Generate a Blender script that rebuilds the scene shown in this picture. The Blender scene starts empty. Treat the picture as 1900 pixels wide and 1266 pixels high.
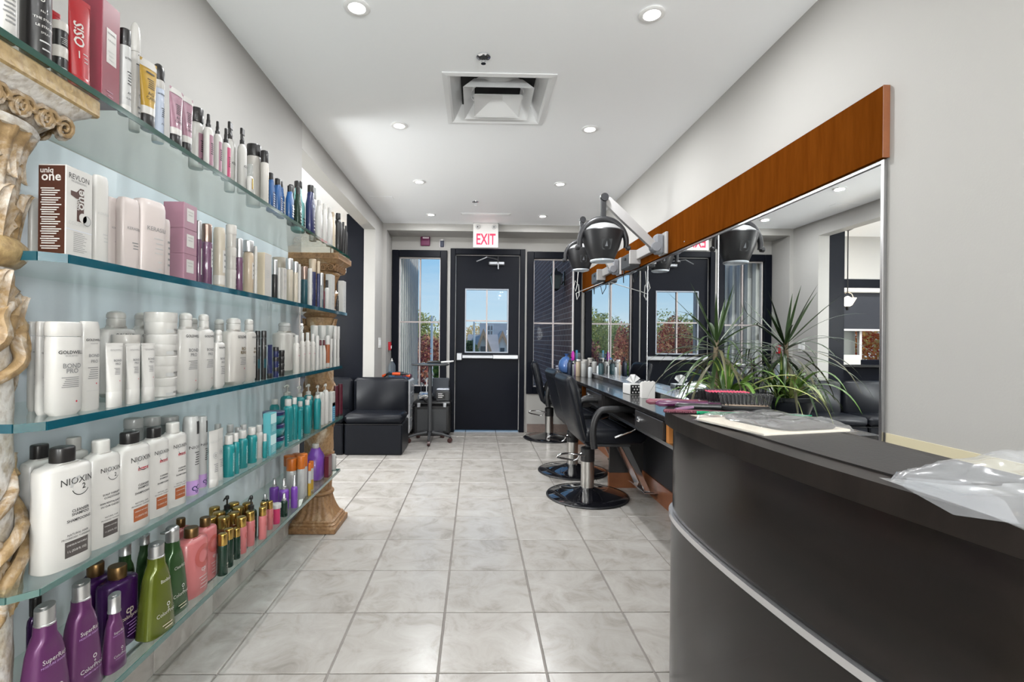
import bpy, math, random
from mathutils import Vector, Matrix
random.seed(7)
SC = bpy.context.scene
COL = SC.collection

# ------------------------------------------------------------------ camera
cam_d = bpy.data.cameras.new('camera'); cam = bpy.data.objects.new('camera', cam_d); COL.objects.link(cam)
SC.camera = cam
YAW, ROLL, FPX, CXP, CYP, EYE = 0.0209, 0.0093, 909.26, 902.1, 631.5, 1.12
cam_d.sensor_fit = 'HORIZONTAL'; cam_d.sensor_width = 36.0
cam_d.lens = FPX / 1900 * 36.0
cam_d.shift_x = (950 - CXP) / 1900
cam_d.shift_y = (CYP - 633) / 1900
cam_d.clip_start = 0.02; cam_d.clip_end = 400
_r = Vector((math.cos(YAW), -math.sin(YAW), 0)); _u = Vector((0, 0, 1)); _f = Vector((math.sin(YAW), math.cos(YAW), 0))
_r2 = _r * math.cos(ROLL) + _u * math.sin(ROLL); _u2 = _u * math.cos(ROLL) - _r * math.sin(ROLL)
cam.matrix_world = Matrix(((_r2.x, _u2.x, -_f.x, 0), (_r2.y, _u2.y, -_f.y, 0), (_r2.z, _u2.z, -_f.z, EYE), (0, 0, 0, 1)))

# ------------------------------------------------------------------ world, sun, exposure
SUN_AZ, SUN_EL = math.radians(53), math.radians(36)      # azimuth from +Y towards +X
W = bpy.data.worlds.new('sky'); SC.world = W; W.use_nodes = True
nt = W.node_tree; nt.nodes.clear()
o = nt.nodes.new('ShaderNodeOutputWorld'); bg = nt.nodes.new('ShaderNodeBackground')
tc = nt.nodes.new('ShaderNodeTexCoord'); sx = nt.nodes.new('ShaderNodeSeparateXYZ'); rp = nt.nodes.new('ShaderNodeValToRGB')
nt.links.new(tc.outputs['Generated'], sx.inputs[0]); nt.links.new(sx.outputs['Z'], rp.inputs['Fac'])       # clear autumn sky: pale at the horizon, deeper overhead
el = rp.color_ramp.elements
el[0].position = 0.0; el[0].color = (.70, .83, .92, 1); el[1].position = 1.0; el[1].color = (.08, .22, .52, 1)
for p_, c_ in ((.05, (.58, .77, .92)), (.17, (.30, .58, .88)), (.45, (.16, .38, .72))):
    e_ = el.new(p_); e_.color = (*c_, 1)
cn = nt.nodes.new('ShaderNodeTexNoise'); cn.inputs['Scale'].default_value = 3.0; cn.inputs['Detail'].default_value = 6; cn.inputs['Roughness'].default_value = .6
mp_ = nt.nodes.new('ShaderNodeMapping'); mp_.inputs['Scale'].default_value = (1, 1, 5); nt.links.new(tc.outputs['Generated'], mp_.inputs['Vector']); nt.links.new(mp_.outputs['Vector'], cn.inputs['Vector'])
cr = nt.nodes.new('ShaderNodeMapRange'); cr.inputs['From Min'].default_value = .52; cr.inputs['From Max'].default_value = .80; cr.inputs['To Max'].default_value = .45; nt.links.new(cn.outputs['Fac'], cr.inputs['Value'])
cm = nt.nodes.new('ShaderNodeMix'); cm.data_type = 'RGBA'; cm.inputs['B'].default_value = (.85, .90, .95, 1)
nt.links.new(cr.outputs['Result'], cm.inputs['Factor']); nt.links.new(rp.outputs['Color'], cm.inputs['A'])
bg.inputs['Strength'].default_value = 0.86
nt.links.new(cm.outputs['Result'], bg.inputs['Color']); nt.links.new(bg.outputs['Background'], o.inputs['Surface'])
sun_d = bpy.data.lights.new('sun', 'SUN'); sun = bpy.data.objects.new('sun', sun_d); COL.objects.link(sun)
sun_d.energy = 2.3; sun_d.color = (1.0, 0.93, 0.82); sun_d.angle = math.radians(0.5)
sdir = Vector((math.sin(SUN_AZ) * math.cos(SUN_EL), math.cos(SUN_AZ) * math.cos(SUN_EL), math.sin(SUN_EL)))
sun.rotation_euler = (-sdir).to_track_quat('-Z', 'Y').to_euler(); sun.location = (8, 14, 9)
SC.view_settings.view_transform = 'Standard'; SC.view_settings.look = 'None'
SC.view_settings.exposure = 0.22; SC.view_settings.gamma = 1.0; SC.view_settings.use_curve_mapping = False
LAMP_W = 10.0          # watts of one recessed ceiling lamp
PENDANT_W = 6.0       # watts of the pendant in the next room
FILL_W = 146.0        # watts of one globe lamp added to brighten the room
try:
    SC.cycles.transparent_max_bounces = 24; SC.cycles.max_bounces = 10; SC.cycles.diffuse_bounces = 5
    SC.cycles.sample_clamp_indirect = 6.0; SC.cycles.caustics_reflective = False; SC.cycles.caustics_refractive = False
except Exception: pass

# ------------------------------------------------------------------ materials
MATS = {}
def _base(name):
    m = bpy.data.materials.new(name); m.use_nodes = True
    return m, m.node_tree, m.node_tree.nodes['Principled BSDF']
def mat(name, col, rough=0.5, metal=0.0, coat=0.0, spec=0.5, emit=None, es=0.0, trans=0.0, ior=1.45, noise=0.0, nscale=40.0, bump=0.0, bscale=120.0, alpha=1.0, sheen=0.0):
    if name in MATS: return MATS[name]
    m, t, b = _base(name)
    c = (col[0], col[1], col[2], 1)
    b.inputs['Base Color'].default_value = c; b.inputs['Roughness'].default_value = rough; b.inputs['Metallic'].default_value = metal
    b.inputs['Coat Weight'].default_value = coat; b.inputs['Specular IOR Level'].default_value = spec
    b.inputs['Transmission Weight'].default_value = trans; b.inputs['IOR'].default_value = ior; b.inputs['Alpha'].default_value = alpha
    if emit: b.inputs['Emission Color'].default_value = (*emit, 1); b.inputs['Emission Strength'].default_value = es
    if noise or bump:
        tc = t.nodes.new('ShaderNodeTexCoord')
    if noise:
        n = t.nodes.new('ShaderNodeTexNoise'); n.inputs['Scale'].default_value = nscale; n.inputs['Detail'].default_value = 4
        t.links.new(tc.outputs['Object'], n.inputs['Vector'])
        r = t.nodes.new('ShaderNodeMix'); r.data_type = 'RGBA'
        r.inputs['A'].default_value = tuple(max(0, x * (1 - noise)) for x in col) + (1,)
        r.inputs['B'].default_value = tuple(min(1, x * (1 + noise)) for x in col) + (1,)
        t.links.new(n.outputs['Fac'], r.inputs['Factor']); t.links.new(r.outputs['Result'], b.inputs['Base Color'])
    if bump:
        n2 = t.nodes.new('ShaderNodeTexNoise'); n2.inputs['Scale'].default_value = bscale; n2.inputs['Detail'].default_value = 3
        t.links.new(tc.outputs['Object'], n2.inputs['Vector'])
        bp = t.nodes.new('ShaderNodeBump'); bp.inputs['Strength'].default_value = bump; bp.inputs['Distance'].default_value = 0.004
        t.links.new(n2.outputs['Fac'], bp.inputs['Height']); t.links.new(bp.outputs['Normal'], b.inputs['Normal'])
    MATS[name] = m
    return m
def ramp(t, stops, fac):
    r = t.nodes.new('ShaderNodeValToRGB'); e = r.color_ramp.elements
    while len(e) < len(stops): e.new(0.5)
    for i, (p, c) in enumerate(stops): e[i].position = p; e[i].color = (*c, 1)
    t.links.new(fac, r.inputs['Fac']); return r
def glass_mat(name, tint, refl=1.0, rough=0.0, base=0.0, basecol=(1, 1, 1)):
    """architectural glass: tinted transparency plus fresnel reflection"""
    if name in MATS: return MATS[name]
    m = bpy.data.materials.new(name); m.use_nodes = True; t = m.node_tree; t.nodes.clear()
    o = t.nodes.new('ShaderNodeOutputMaterial'); tr = t.nodes.new('ShaderNodeBsdfTransparent'); gl = t.nodes.new('ShaderNodeBsdfGlossy')
    tr.inputs['Color'].default_value = (*tint, 1); gl.inputs['Roughness'].default_value = rough; gl.inputs['Color'].default_value = (refl, refl, refl, 1)
    fr = t.nodes.new('ShaderNodeFresnel'); fr.inputs['IOR'].default_value = 1.5
    ge = t.nodes.new('ShaderNodeNewGeometry'); iv = t.nodes.new('ShaderNodeMath'); iv.operation = 'SUBTRACT'; iv.inputs[0].default_value = 1.0
    mu = t.nodes.new('ShaderNodeMath'); mu.operation = 'MULTIPLY'      # reflect on the outer faces only
    t.links.new(ge.outputs['Backfacing'], iv.inputs[1]); t.links.new(iv.outputs[0], mu.inputs[0]); t.links.new(fr.outputs['Fac'], mu.inputs[1])
    mx = t.nodes.new('ShaderNodeMixShader'); t.links.new(mu.outputs[0], mx.inputs['Fac'])
    src = tr.outputs['BSDF']
    if base:
        df = t.nodes.new('ShaderNodeBsdfDiffuse'); df.inputs['Color'].default_value = (*basecol, 1)
        m2 = t.nodes.new('ShaderNodeMixShader'); m2.inputs['Fac'].default_value = base
        t.links.new(src, m2.inputs[1]); t.links.new(df.outputs['BSDF'], m2.inputs[2]); src = m2.outputs['Shader']
    t.links.new(src, mx.inputs[1]); t.links.new(gl.outputs['BSDF'], mx.inputs[2]); t.links.new(mx.outputs['Shader'], o.inputs['Surface'])
    MATS[name] = m; return m
def wood_mat(name, c1, c2, rough=0.35, scale=(1, 1, 1), coat=0.2, spec=0.5):
    m, t, b = _base(name)
    tc = t.nodes.new('ShaderNodeTexCoord'); mp = t.nodes.new('ShaderNodeMapping'); mp.inputs['Scale'].default_value = scale
    n = t.nodes.new('ShaderNodeTexNoise'); n.inputs['Scale'].default_value = 6; n.inputs['Detail'].default_value = 8; n.inputs['Roughness'].default_value = 0.65
    t.links.new(tc.outputs['Object'], mp.inputs['Vector']); t.links.new(mp.outputs['Vector'], n.inputs['Vector'])
    r = ramp(t, [(0.3, c1), (0.7, c2)], n.outputs['Fac']); t.links.new(r.outputs['Color'], b.inputs['Base Color'])
    b.inputs['Roughness'].default_value = rough; b.inputs['Coat Weight'].default_value = coat; b.inputs['Specular IOR Level'].default_value = spec
    MATS[name] = m; return m
def tile_mat(name, c1, c2, c3, rough=0.3):
    m, t, b = _base(name)
    tc = t.nodes.new('ShaderNodeTexCoord'); oi = t.nodes.new('ShaderNodeObjectInfo')
    ad = t.nodes.new('ShaderNodeVectorMath'); ad.operation = 'ADD'
    sc = t.nodes.new('ShaderNodeVectorMath'); sc.operation = 'SCALE'; sc.inputs['Scale'].default_value = 13.0
    cx = t.nodes.new('ShaderNodeCombineXYZ'); t.links.new(oi.outputs['Random'], cx.inputs['X']); t.links.new(oi.outputs['Random'], cx.inputs['Y'])
    t.links.new(cx.outputs['Vector'], sc.inputs[0]); t.links.new(sc.outputs['Vector'], ad.inputs[0]); t.links.new(tc.outputs['Object'], ad.inputs[1])
    n = t.nodes.new('ShaderNodeTexNoise'); n.inputs['Scale'].default_value = 6.5; n.inputs['Detail'].default_value = 9; n.inputs['Roughness'].default_value = 0.68; n.inputs['Distortion'].default_value = 0.8
    t.links.new(ad.outputs['Vector'], n.inputs['Vector'])
    r = ramp(t, [(0.28, c1), (0.48, c2), (0.72, c3)], n.outputs['Fac'])
    hv = t.nodes.new('ShaderNodeHueSaturation'); mr = t.nodes.new('ShaderNodeMapRange'); mr.inputs['To Min'].default_value = 0.95; mr.inputs['To Max'].default_value = 1.04
    t.links.new(oi.outputs['Random'], mr.inputs['Value']); t.links.new(mr.outputs['Result'], hv.inputs['Value']); t.links.new(r.outputs['Color'], hv.inputs['Color'])
    t.links.new(hv.outputs['Color'], b.inputs['Base Color']); b.inputs['Roughness'].default_value = rough
    bp = t.nodes.new('ShaderNodeBump'); bp.inputs['Strength'].default_value = 0.05; bp.inputs['Distance'].default_value = 0.003
    t.links.new(n.outputs['Fac'], bp.inputs['Height']); t.links.new(bp.outputs['Normal'], b.inputs['Normal'])
    MATS[name] = m; return m
def plaster_mat(name, white, gold, brown, lo=0.38, hi=0.62):
    m, t, b = _base(name)
    tc = t.nodes.new('ShaderNodeTexCoord'); n = t.nodes.new('ShaderNodeTexNoise'); n.inputs['Scale'].default_value = 9; n.inputs['Detail'].default_value = 7; n.inputs['Roughness'].default_value = 0.7; n.inputs['Distortion'].default_value = 0.6
    t.links.new(tc.outputs['Object'], n.inputs['Vector'])
    r = ramp(t, [(lo - 0.08, brown), (lo + 0.02, gold), (0.5 * (lo + hi), gold), (hi, white)], n.outputs['Fac'])
    n2 = t.nodes.new('ShaderNodeTexNoise'); n2.inputs['Scale'].default_value = 75; n2.inputs['Detail'].default_value = 5
    t.links.new(tc.outputs['Object'], n2.inputs['Vector'])
    mx = t.nodes.new('ShaderNodeMix'); mx.data_type = 'RGBA'; mx.blend_type = 'MULTIPLY'; mx.inputs['Factor'].default_value = 0.55
    r2 = ramp(t, [(0.32, (0.45, 0.36, 0.28)), (0.55, (1, 1, 1))], n2.outputs['Fac'])
    t.links.new(r.outputs['Color'], mx.inputs['A']); t.links.new(r2.outputs['Color'], mx.inputs['B']); t.links.new(mx.outputs['Result'], b.inputs['Base Color'])
    b.inputs['Roughness'].default_value = 0.5
    bp = t.nodes.new('ShaderNodeBump'); bp.inputs['Strength'].default_value = 0.7; bp.inputs['Distance'].default_value = 0.004
    t.links.new(n2.outputs['Fac'], bp.inputs['Height']); t.links.new(bp.outputs['Normal'], b.inputs['Normal'])
    MATS[name] = m; return m

# ------------------------------------------------------------------ mesh building
class MB:
    def __init__(s): s.v = []; s.f = []; s.m = []
    def add(s, vs, fs, mi=0):
        o = len(s.v); s.v += [tuple(p) for p in vs]; s.f += [tuple(i + o for i in f) for f in fs]; s.m += [mi] * len(fs); return s
    def box(s, x0, x1, y0, y1, z0, z1, b=0.0, mi=0):
        if b <= 0:
            return s.add([(x0, y0, z0), (x1, y0, z0), (x1, y1, z0), (x0, y1, z0), (x0, y0, z1), (x1, y0, z1), (x1, y1, z1), (x0, y1, z1)],
                         [(0, 3, 2, 1), (4, 5, 6, 7), (0, 1, 5, 4), (1, 2, 6, 5), (2, 3, 7, 6), (3, 0, 4, 7)], mi)
        b = min(b, (x1 - x0) * .49, (y1 - y0) * .49, (z1 - z0) * .49)
        X, Y, Z = (x0, x1), (y0, y1), (z0, z1); vs = []; idx = {}
        for i in (0, 1):
            for j in (0, 1):
                for k in (0, 1):
                    sx, sy, sz = (1, -1)[i], (1, -1)[j], (1, -1)[k]
                    for a in range(3):
                        p = [X[i] + sx * b, Y[j] + sy * b, Z[k] + sz * b]; p[a] = (X[i], Y[j], Z[k])[a]
                        idx[i, j, k, a] = len(vs); vs.append(p)
        I = lambda i, j, k, a: idx[i, j, k, a]
        fs = [(I(0, 0, 0, 0), I(0, 0, 1, 0), I(0, 1, 1, 0), I(0, 1, 0, 0)), (I(1, 0, 0, 0), I(1, 1, 0, 0), I(1, 1, 1, 0), I(1, 0, 1, 0)),
              (I(0, 0, 0, 1), I(1, 0, 0, 1), I(1, 0, 1, 1), I(0, 0, 1, 1)), (I(0, 1, 0, 1), I(0, 1, 1, 1), I(1, 1, 1, 1), I(1, 1, 0, 1)),
              (I(0, 0, 0, 2), I(0, 1, 0, 2), I(1, 1, 0, 2), I(1, 0, 0, 2)), (I(0, 0, 1, 2), I(1, 0, 1, 2), I(1, 1, 1, 2), I(0, 1, 1, 2))]
        for j in (0, 1):
            for k in (0, 1): fs.append((I(0, j, k, 1), I(1, j, k, 1), I(1, j, k, 2), I(0, j, k, 2)))
        for i in (0, 1):
            for k in (0, 1): fs.append((I(i, 0, k, 0), I(i, 1, k, 0), I(i, 1, k, 2), I(i, 0, k, 2)))
        for i in (0, 1):
            for j in (0, 1): fs.append((I(i, j, 0, 0), I(i, j, 1, 0), I(i, j, 1, 1), I(i, j, 0, 1)))
        for i in (0, 1):
            for j in (0, 1):
                for k in (0, 1): fs.append((I(i, j, k, 0), I(i, j, k, 1), I(i, j, k, 2)))
        return s.add(vs, fs, mi)
    def loft(s, rings, cap0=True, cap1=True, closed=True, mi=0):
        n = len(rings[0]); vs = [p for r in rings for p in r]; fs = []
        for i in range(len(rings) - 1):
            for j in range(n if closed else n - 1):
                k = (j + 1) % n; fs.append((i * n + j, i * n + k, (i + 1) * n + k, (i + 1) * n + j))
        if cap0: fs.append(tuple(range(n - 1, -1, -1)))
        if cap1: fs.append(tuple((len(rings) - 1) * n + j for j in range(n)))
        return s.add(vs, fs, mi)
    def lathe(s, prof, seg=24, c=(0, 0, 0), cap0=True, cap1=True, mi=0):
        return s.loft([[(c[0] + r * math.cos(2 * math.pi * j / seg), c[1] + r * math.sin(2 * math.pi * j / seg), c[2] + z) for j in range(seg)] for r, z in prof], cap0, cap1, True, mi)
    def sup(s, prof, n=2.0, seg=20, c=(0, 0, 0), mi=0, cap0=True, cap1=True):
        """superellipse loft, prof rows (z, half_x, half_y)"""
        rs = []
        for z, a, b in prof:
            r = []
            for j in range(seg):
                t = 2 * math.pi * (j + .5) / seg; ct, st = math.cos(t), math.sin(t)
                r.append((c[0] + a * math.copysign(abs(ct) ** (2 / n), ct), c[1] + b * math.copysign(abs(st) ** (2 / n), st), c[2] + z))
            rs.append(r)
        return s.loft(rs, cap0, cap1, True, mi)
    def tube(s, pts, rad, seg=8, closed=False, mi=0, flat=1.0):
        P = [Vector(p) for p in pts]; n = len(P)
        R = rad if isinstance(rad, (list, tuple)) else [rad] * n
        up = None; rings = []
        for i in range(n):
            a = P[(i - 1) % n] if (i or closed) else P[0]; b = P[(i + 1) % n] if (i < n - 1 or closed) else P[-1]
            d = (b - a).normalized()
            if up is None:
                up = Vector((0, 0, 1)) if abs(d.z) < .9 else Vector((1, 0, 0))
            sd = d.cross(up); sd = sd.normalized() if sd.length > 1e-6 else d.orthogonal().normalized()
            up = sd.cross(d).normalized()
            rings.append([P[i] + (sd * math.cos(2 * math.pi * j / seg) + up * flat * math.sin(2 * math.pi * j / seg)) * R[i] for j in range(seg)])
        if closed: rings.append(rings[0]); return s.loft(rings, False, False, True, mi)
        return s.loft(rings, True, True, True, mi)
    def prism(s, poly, z0, z1, mi=0, holes=None):
        n = len(poly)
        return s.add([(x, y, z0) for x, y in poly] + [(x, y, z1) for x, y in poly],
                     [tuple(range(n - 1, -1, -1)), tuple(range(n, 2 * n))] + [(i, (i + 1) % n, n + (i + 1) % n, n + i) for i in range(n)], mi)
    def xf(s, M):
        s.v = [tuple(M @ Vector(p)) for p in s.v]; return s
    def mesh(s, name, mats, smooth=None):
        me = bpy.data.meshes.new(name); me.from_pydata(s.v, [], s.f)
        for m in (mats if isinstance(mats, (list, tuple)) else [mats]): me.materials.append(m)
        if isinstance(mats, (list, tuple)) and len(mats) > 1:
            me.polygons.foreach_set('material_index', s.m)
        me.validate()
        if smooth:
            me.polygons.foreach_set('use_smooth', [True] * len(me.polygons))
            me.set_sharp_from_angle(angle=math.radians(smooth))
        me.update(); return me

def link(name, me, parent=None, loc=None, rot=None, scale=None):
    ob = bpy.data.objects.new(name, me); COL.objects.link(ob)
    if parent is not None: ob.parent = parent
    if loc is not None: ob.location = loc
    if rot is not None: ob.rotation_euler = rot
    if scale is not None: ob.scale = scale
    return ob
def obj(name, mb, mats, parent=None, smooth=None, loc=None, rot=None):
    return link(name, mb.mesh(name, mats, smooth), parent, loc, rot)
def tag(ob, label, cat, group=None):
    ob['label'] = label; ob['category'] = cat
    if group: ob['group'] = group
    return ob
def thing(name, label, cat, loc=(0, 0, 0), rz=0.0, group=None):
    ob = bpy.data.objects.new(name, None); COL.objects.link(ob); ob.location = loc; ob.rotation_euler = (0, 0, rz); ob.empty_display_size = 0.05
    return tag(ob, label, cat, group)
def struct(name, mb, mats, smooth=None, label=None):
    ob = obj(name, mb, mats, None, smooth); ob['kind'] = 'structure'
    if label: ob['label'] = label
    return ob
def copy_tree(root, loc=None, rz=None, label=None, group=None, parent=None):
    r = root.copy(); COL.objects.link(r); r.parent = parent
    if loc is not None: r.location = loc
    if rz is not None: r.rotation_euler = (0, 0, rz)
    if label: r['label'] = label
    if group: r['group'] = group
    for ch in [c for c in root.children]: copy_tree(ch, parent=r)
    return r
# flat lettering -------------------------------------------------------------
_TXT = {}
def text_geo(s, bold=False):
    """triangulated outline of a string, size 1, centred on x, baseline at y = 0"""
    k = (s, bold)
    if k in _TXT: return _TXT[k]
    cu = bpy.data.curves.new('t', 'FONT'); cu.body = s; cu.size = 1.0; cu.align_x = 'CENTER'; cu.resolution_u = 2; cu.fill_mode = 'FRONT'
    if bold: cu.offset = 0.018
    ob = bpy.data.objects.new('t', cu); COL.objects.link(ob)
    dg = bpy.context.evaluated_depsgraph_get(); me = ob.evaluated_get(dg).to_mesh()
    vs = [(v.co.x, v.co.y) for v in me.vertices]; fs = [tuple(p.vertices) for p in me.polygons]
    ob.evaluated_get(dg).to_mesh_clear(); bpy.data.objects.remove(ob); bpy.data.curves.remove(cu)
    _TXT[k] = (vs, fs); return vs, fs
def put_text(mb, s, size, fn, u0=0.0, v0=0.0, rot=False, bold=False, mi=0, sx=1.0):
    """fn(u, v) -> 3-D point; u to the right, v up"""
    vs, fs = text_geo(s, bold)
    pts = []
    for x, y in vs:
        x *= size * sx; y *= size
        if rot: x, y = -y, x
        pts.append(fn(u0 + x, v0 + y))
    mb.add(pts, fs, mi)
def put_rect(mb, u0, u1, v0, v1, fn, nu=1, nv=1, mi=0):
    vs = [fn(u0 + (u1 - u0) * i / nu, v0 + (v1 - v0) * j / nv) for j in range(nv + 1) for i in range(nu + 1)]
    fs = [(j * (nu + 1) + i, j * (nu + 1) + i + 1, (j + 1) * (nu + 1) + i + 1, (j + 1) * (nu + 1) + i) for j in range(nv) for i in range(nu)]
    mb.add(vs, fs, mi)
def put_ring(mb, u, v, r0, r1, fn, a0=0, a1=360, seg=24, mi=0):
    vs = []; 
    for i in range(seg + 1):
        a = math.radians(a0 + (a1 - a0) * i / seg)
        vs += [fn(u + r0 * math.cos(a), v + r0 * math.sin(a)), fn(u + r1 * math.cos(a), v + r1 * math.sin(a))]
    mb.add(vs, [(2 * i, 2 * i + 1, 2 * i + 3, 2 * i + 2) for i in range(seg)], mi)

# ------------------------------------------------------------------ shared materials
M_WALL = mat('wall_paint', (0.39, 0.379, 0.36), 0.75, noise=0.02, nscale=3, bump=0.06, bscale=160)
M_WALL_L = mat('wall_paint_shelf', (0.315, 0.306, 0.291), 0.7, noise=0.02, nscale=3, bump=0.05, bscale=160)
M_CEIL = mat('ceiling_paint', (0.94, 0.955, 0.975), 0.65)
M_WHITE = mat('white_paint', (0.85, 0.85, 0.85), 0.4)
M_BLACKP = mat('black_paint', (0.004, 0.005, 0.009), 0.38, spec=0.12)
M_CHROME = mat('chrome', (0.82, 0.83, 0.85), 0.12, metal=1.0)
M_STEEL = mat('brushed_steel', (0.36, 0.37, 0.39), 0.38, metal=1.0)
M_MIRROR = mat('mirror_silver', (0.90, 0.92, 0.92), 0.0, metal=1.0)
M_BPLAS = mat('black_plastic', (0.012, 0.012, 0.013), 0.32)
M_DGREY = mat('dark_grey_plastic', (0.045, 0.047, 0.05), 0.42)
M_GREY = mat('grey_plastic', (0.22, 0.23, 0.25), 0.45)
M_WPLAS = mat('white_plastic', (0.80, 0.79, 0.77), 0.28)
M_LEATHER = mat('black_leather', (0.007, 0.008, 0.011), 0.30, noise=0.1, nscale=60, bump=0.10, bscale=260, spec=0.22)
M_TILE = tile_mat('floor_tile', (0.235, 0.213, 0.19), (0.345, 0.325, 0.30), (0.405, 0.388, 0.365), 0.24)
M_GROUT = mat('grout', (0.22, 0.20, 0.185), 0.85, noise=0.15, nscale=30)
M_KICK = tile_mat('kick_tile', (0.30, 0.27, 0.25), (0.44, 0.41, 0.38), (0.52, 0.50, 0.47), 0.35)
M_GLASSPANE = glass_mat('window_glass', (0.96, 0.98, 0.98), 0.3)
M_CHERRY = wood_mat('cherry_veneer', (0.080, 0.020, 0.002), (0.118, 0.033, 0.004), 0.6, (5, 5, .6), 0.0, 0.0)
M_KICKWOOD = wood_mat('cherry_kick', (0.17, 0.055, 0.022), (0.25, 0.09, 0.034), 0.4, (1, 2, 1))

# ================================================================== the room
XL, XR, ZC = -1.074, 1.3115, 2.449
YF, YB = 5.627, 5.98            # soffit front, window wall
# floor slab with every tile in view as a piece of its own
fl = struct('floor', MB().box(-5.2, 1.6, -4.2, 6.3, -0.12, -0.006), M_GROUT)
T, TX, TY = 0.3669, -0.4843, 0.9163
_tm = {}
def floor_tile(x0, x1, y0, y1):
    w, d = round(x1 - x0, 4), round(y1 - y0, 4)
    if (w, d) not in _tm: _tm[w, d] = MB().box(-w / 2, w / 2, -d / 2, d / 2, -0.008, 0, 0.0022).mesh('tile', M_TILE, 40)
    link('tile', _tm[w, d], fl, ((x0 + x1) / 2, (y0 + y1) / 2, 0))
g = 0.0032
for i in range(-6, 5):
    for j in range(-5, 15):
        x0, x1, y0, y1 = TX + i * T + g, TX + (i + 1) * T - g, TY + j * T + g, TY + (j + 1) * T - g
        x1 = min(x1, XR - .001); y1 = min(y1, 6.10)
        if x1 - x0 < .02 or y1 - y0 < .02: continue
        if i < -2 and j < 4: continue
        floor_tile(x0, x1, y0, y1)
rest = MB()
for i in range(-13, 5):
    for j in range(-14, 14):
        if (i >= -6 and j >= -5 and not (i < -2 and j < 4)): continue
        x0, x1, y0, y1 = TX + i * T + g, min(TX + (i + 1) * T - g, XR), TY + j * T + g, TY + (j + 1) * T - g
        rest.box(x0, x1, y0, y1, -0.008, 0)
ro = obj('tile_field', rest, M_TILE, fl); ro['kind'] = 'stuff'
# ceiling
hx, hy, hh = .106, 2.715, .249
ce = struct('ceiling', MB().box(-5.2, hx - hh, -4.2, 6.3, ZC, ZC + .1).box(hx + hh, 1.6, -4.2, 6.3, ZC, ZC + .1).box(hx - hh, hx + hh, -4.2, hy - hh, ZC, ZC + .1).box(hx - hh, hx + hh, hy + hh, 6.3, ZC, ZC + .1).box(hx - hh, hx + hh, hy - hh, hy + hh, ZC + .085, ZC + .1), M_CEIL)
# right wall, with the unpainted band at desk height
wr = struct('wall_right', MB().box(XR, XR + .12, -4.2, 6.3, 0, ZC), M_WALL)
obj('bare_band', MB().box(XR - .003, XR + .002, -1.2, 1.535, 0.45, 0.836), mat('bare_band', (0.56, 0.50, 0.34), 0.8, noise=.06, nscale=8), wr)
# left wall : solid to the carved column, then a wide opening with a header
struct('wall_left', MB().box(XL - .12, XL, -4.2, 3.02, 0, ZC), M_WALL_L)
struct('wall_header', MB().box(XL - .12, XL, 3.02, 5.21, 2.283, ZC), M_WALL)
struct('wall_jamb', MB().box(XL - .12, XL, 5.21, 6.3, 0, ZC), M_WALL)
struct('wall_post', MB().box(-1.385, -1.2, 5.24, 5.36, 0, 2.449), M_BLACKP, label='black painted post beside the opening')
# rear wall behind the viewer and the next room
struct('wall_rear', MB().box(-5.2, 1.6, -4.3, -4.2, 0, ZC), M_WALL)
struct('wall_next_side', MB().box(-5.3, -5.2, -4.2, 6.3, 0, ZC), M_WALL)
struct('wall_next_near', MB().box(-5.2, XL - .12, .9, 1.0, 0, ZC), M_WALL)
# soffit and side returns around the entrance bay
struct('wall_soffit', MB().box(XL, XR, YF, YB, 2.37, ZC), M_WALL)
struct('trim_1', MB().box(XL, -1.03, YF, YB, 0, 2.37), M_WALL)
struct('trim_2', MB().box(1.285, XR, YF, YB, 1.96, 2.37), M_WALL)
# window wall, pieced around its openings (outer frame sizes)
LWx, RWx, DOx = (-1.022, -0.357), (0.617, 1.28), (-0.318, 0.592)
WZ0, WZ1, DZ = 0.47, 2.205, 2.232
wb = MB()
y0, y1 = YB, YB + .14
for a, b in ((XL - .12, LWx[0]), (LWx[1], DOx[0]), (DOx[1], RWx[0]), (RWx[1], XR + .1)): wb.box(a, b, y0, y1, 0, ZC)
wb.box(LWx[0], LWx[1], y0, y1, 0, WZ0); wb.box(LWx[0], LWx[1], y0, y1, WZ1, ZC)
wb.box(RWx[0], RWx[1], y0, y1, 0, WZ0); wb.box(RWx[0], RWx[1], y0, y1, WZ1, ZC)
wb.box(DOx[0], DOx[1], y0, y1, DZ, ZC)
NWx, NWz = (-2.75, -1.75), (0.86, 1.86)
wb.box(-5.2, NWx[0], y0, y1, 0, ZC); wb.box(NWx[1], XL - .12, y0, y1, 0, ZC)
wb.box(NWx[0], NWx[1], y0, y1, 0, NWz[0]); wb.box(NWx[0], NWx[1], y0, y1, NWz[1], ZC)
struct('wall_window', wb, M_WALL)
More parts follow.
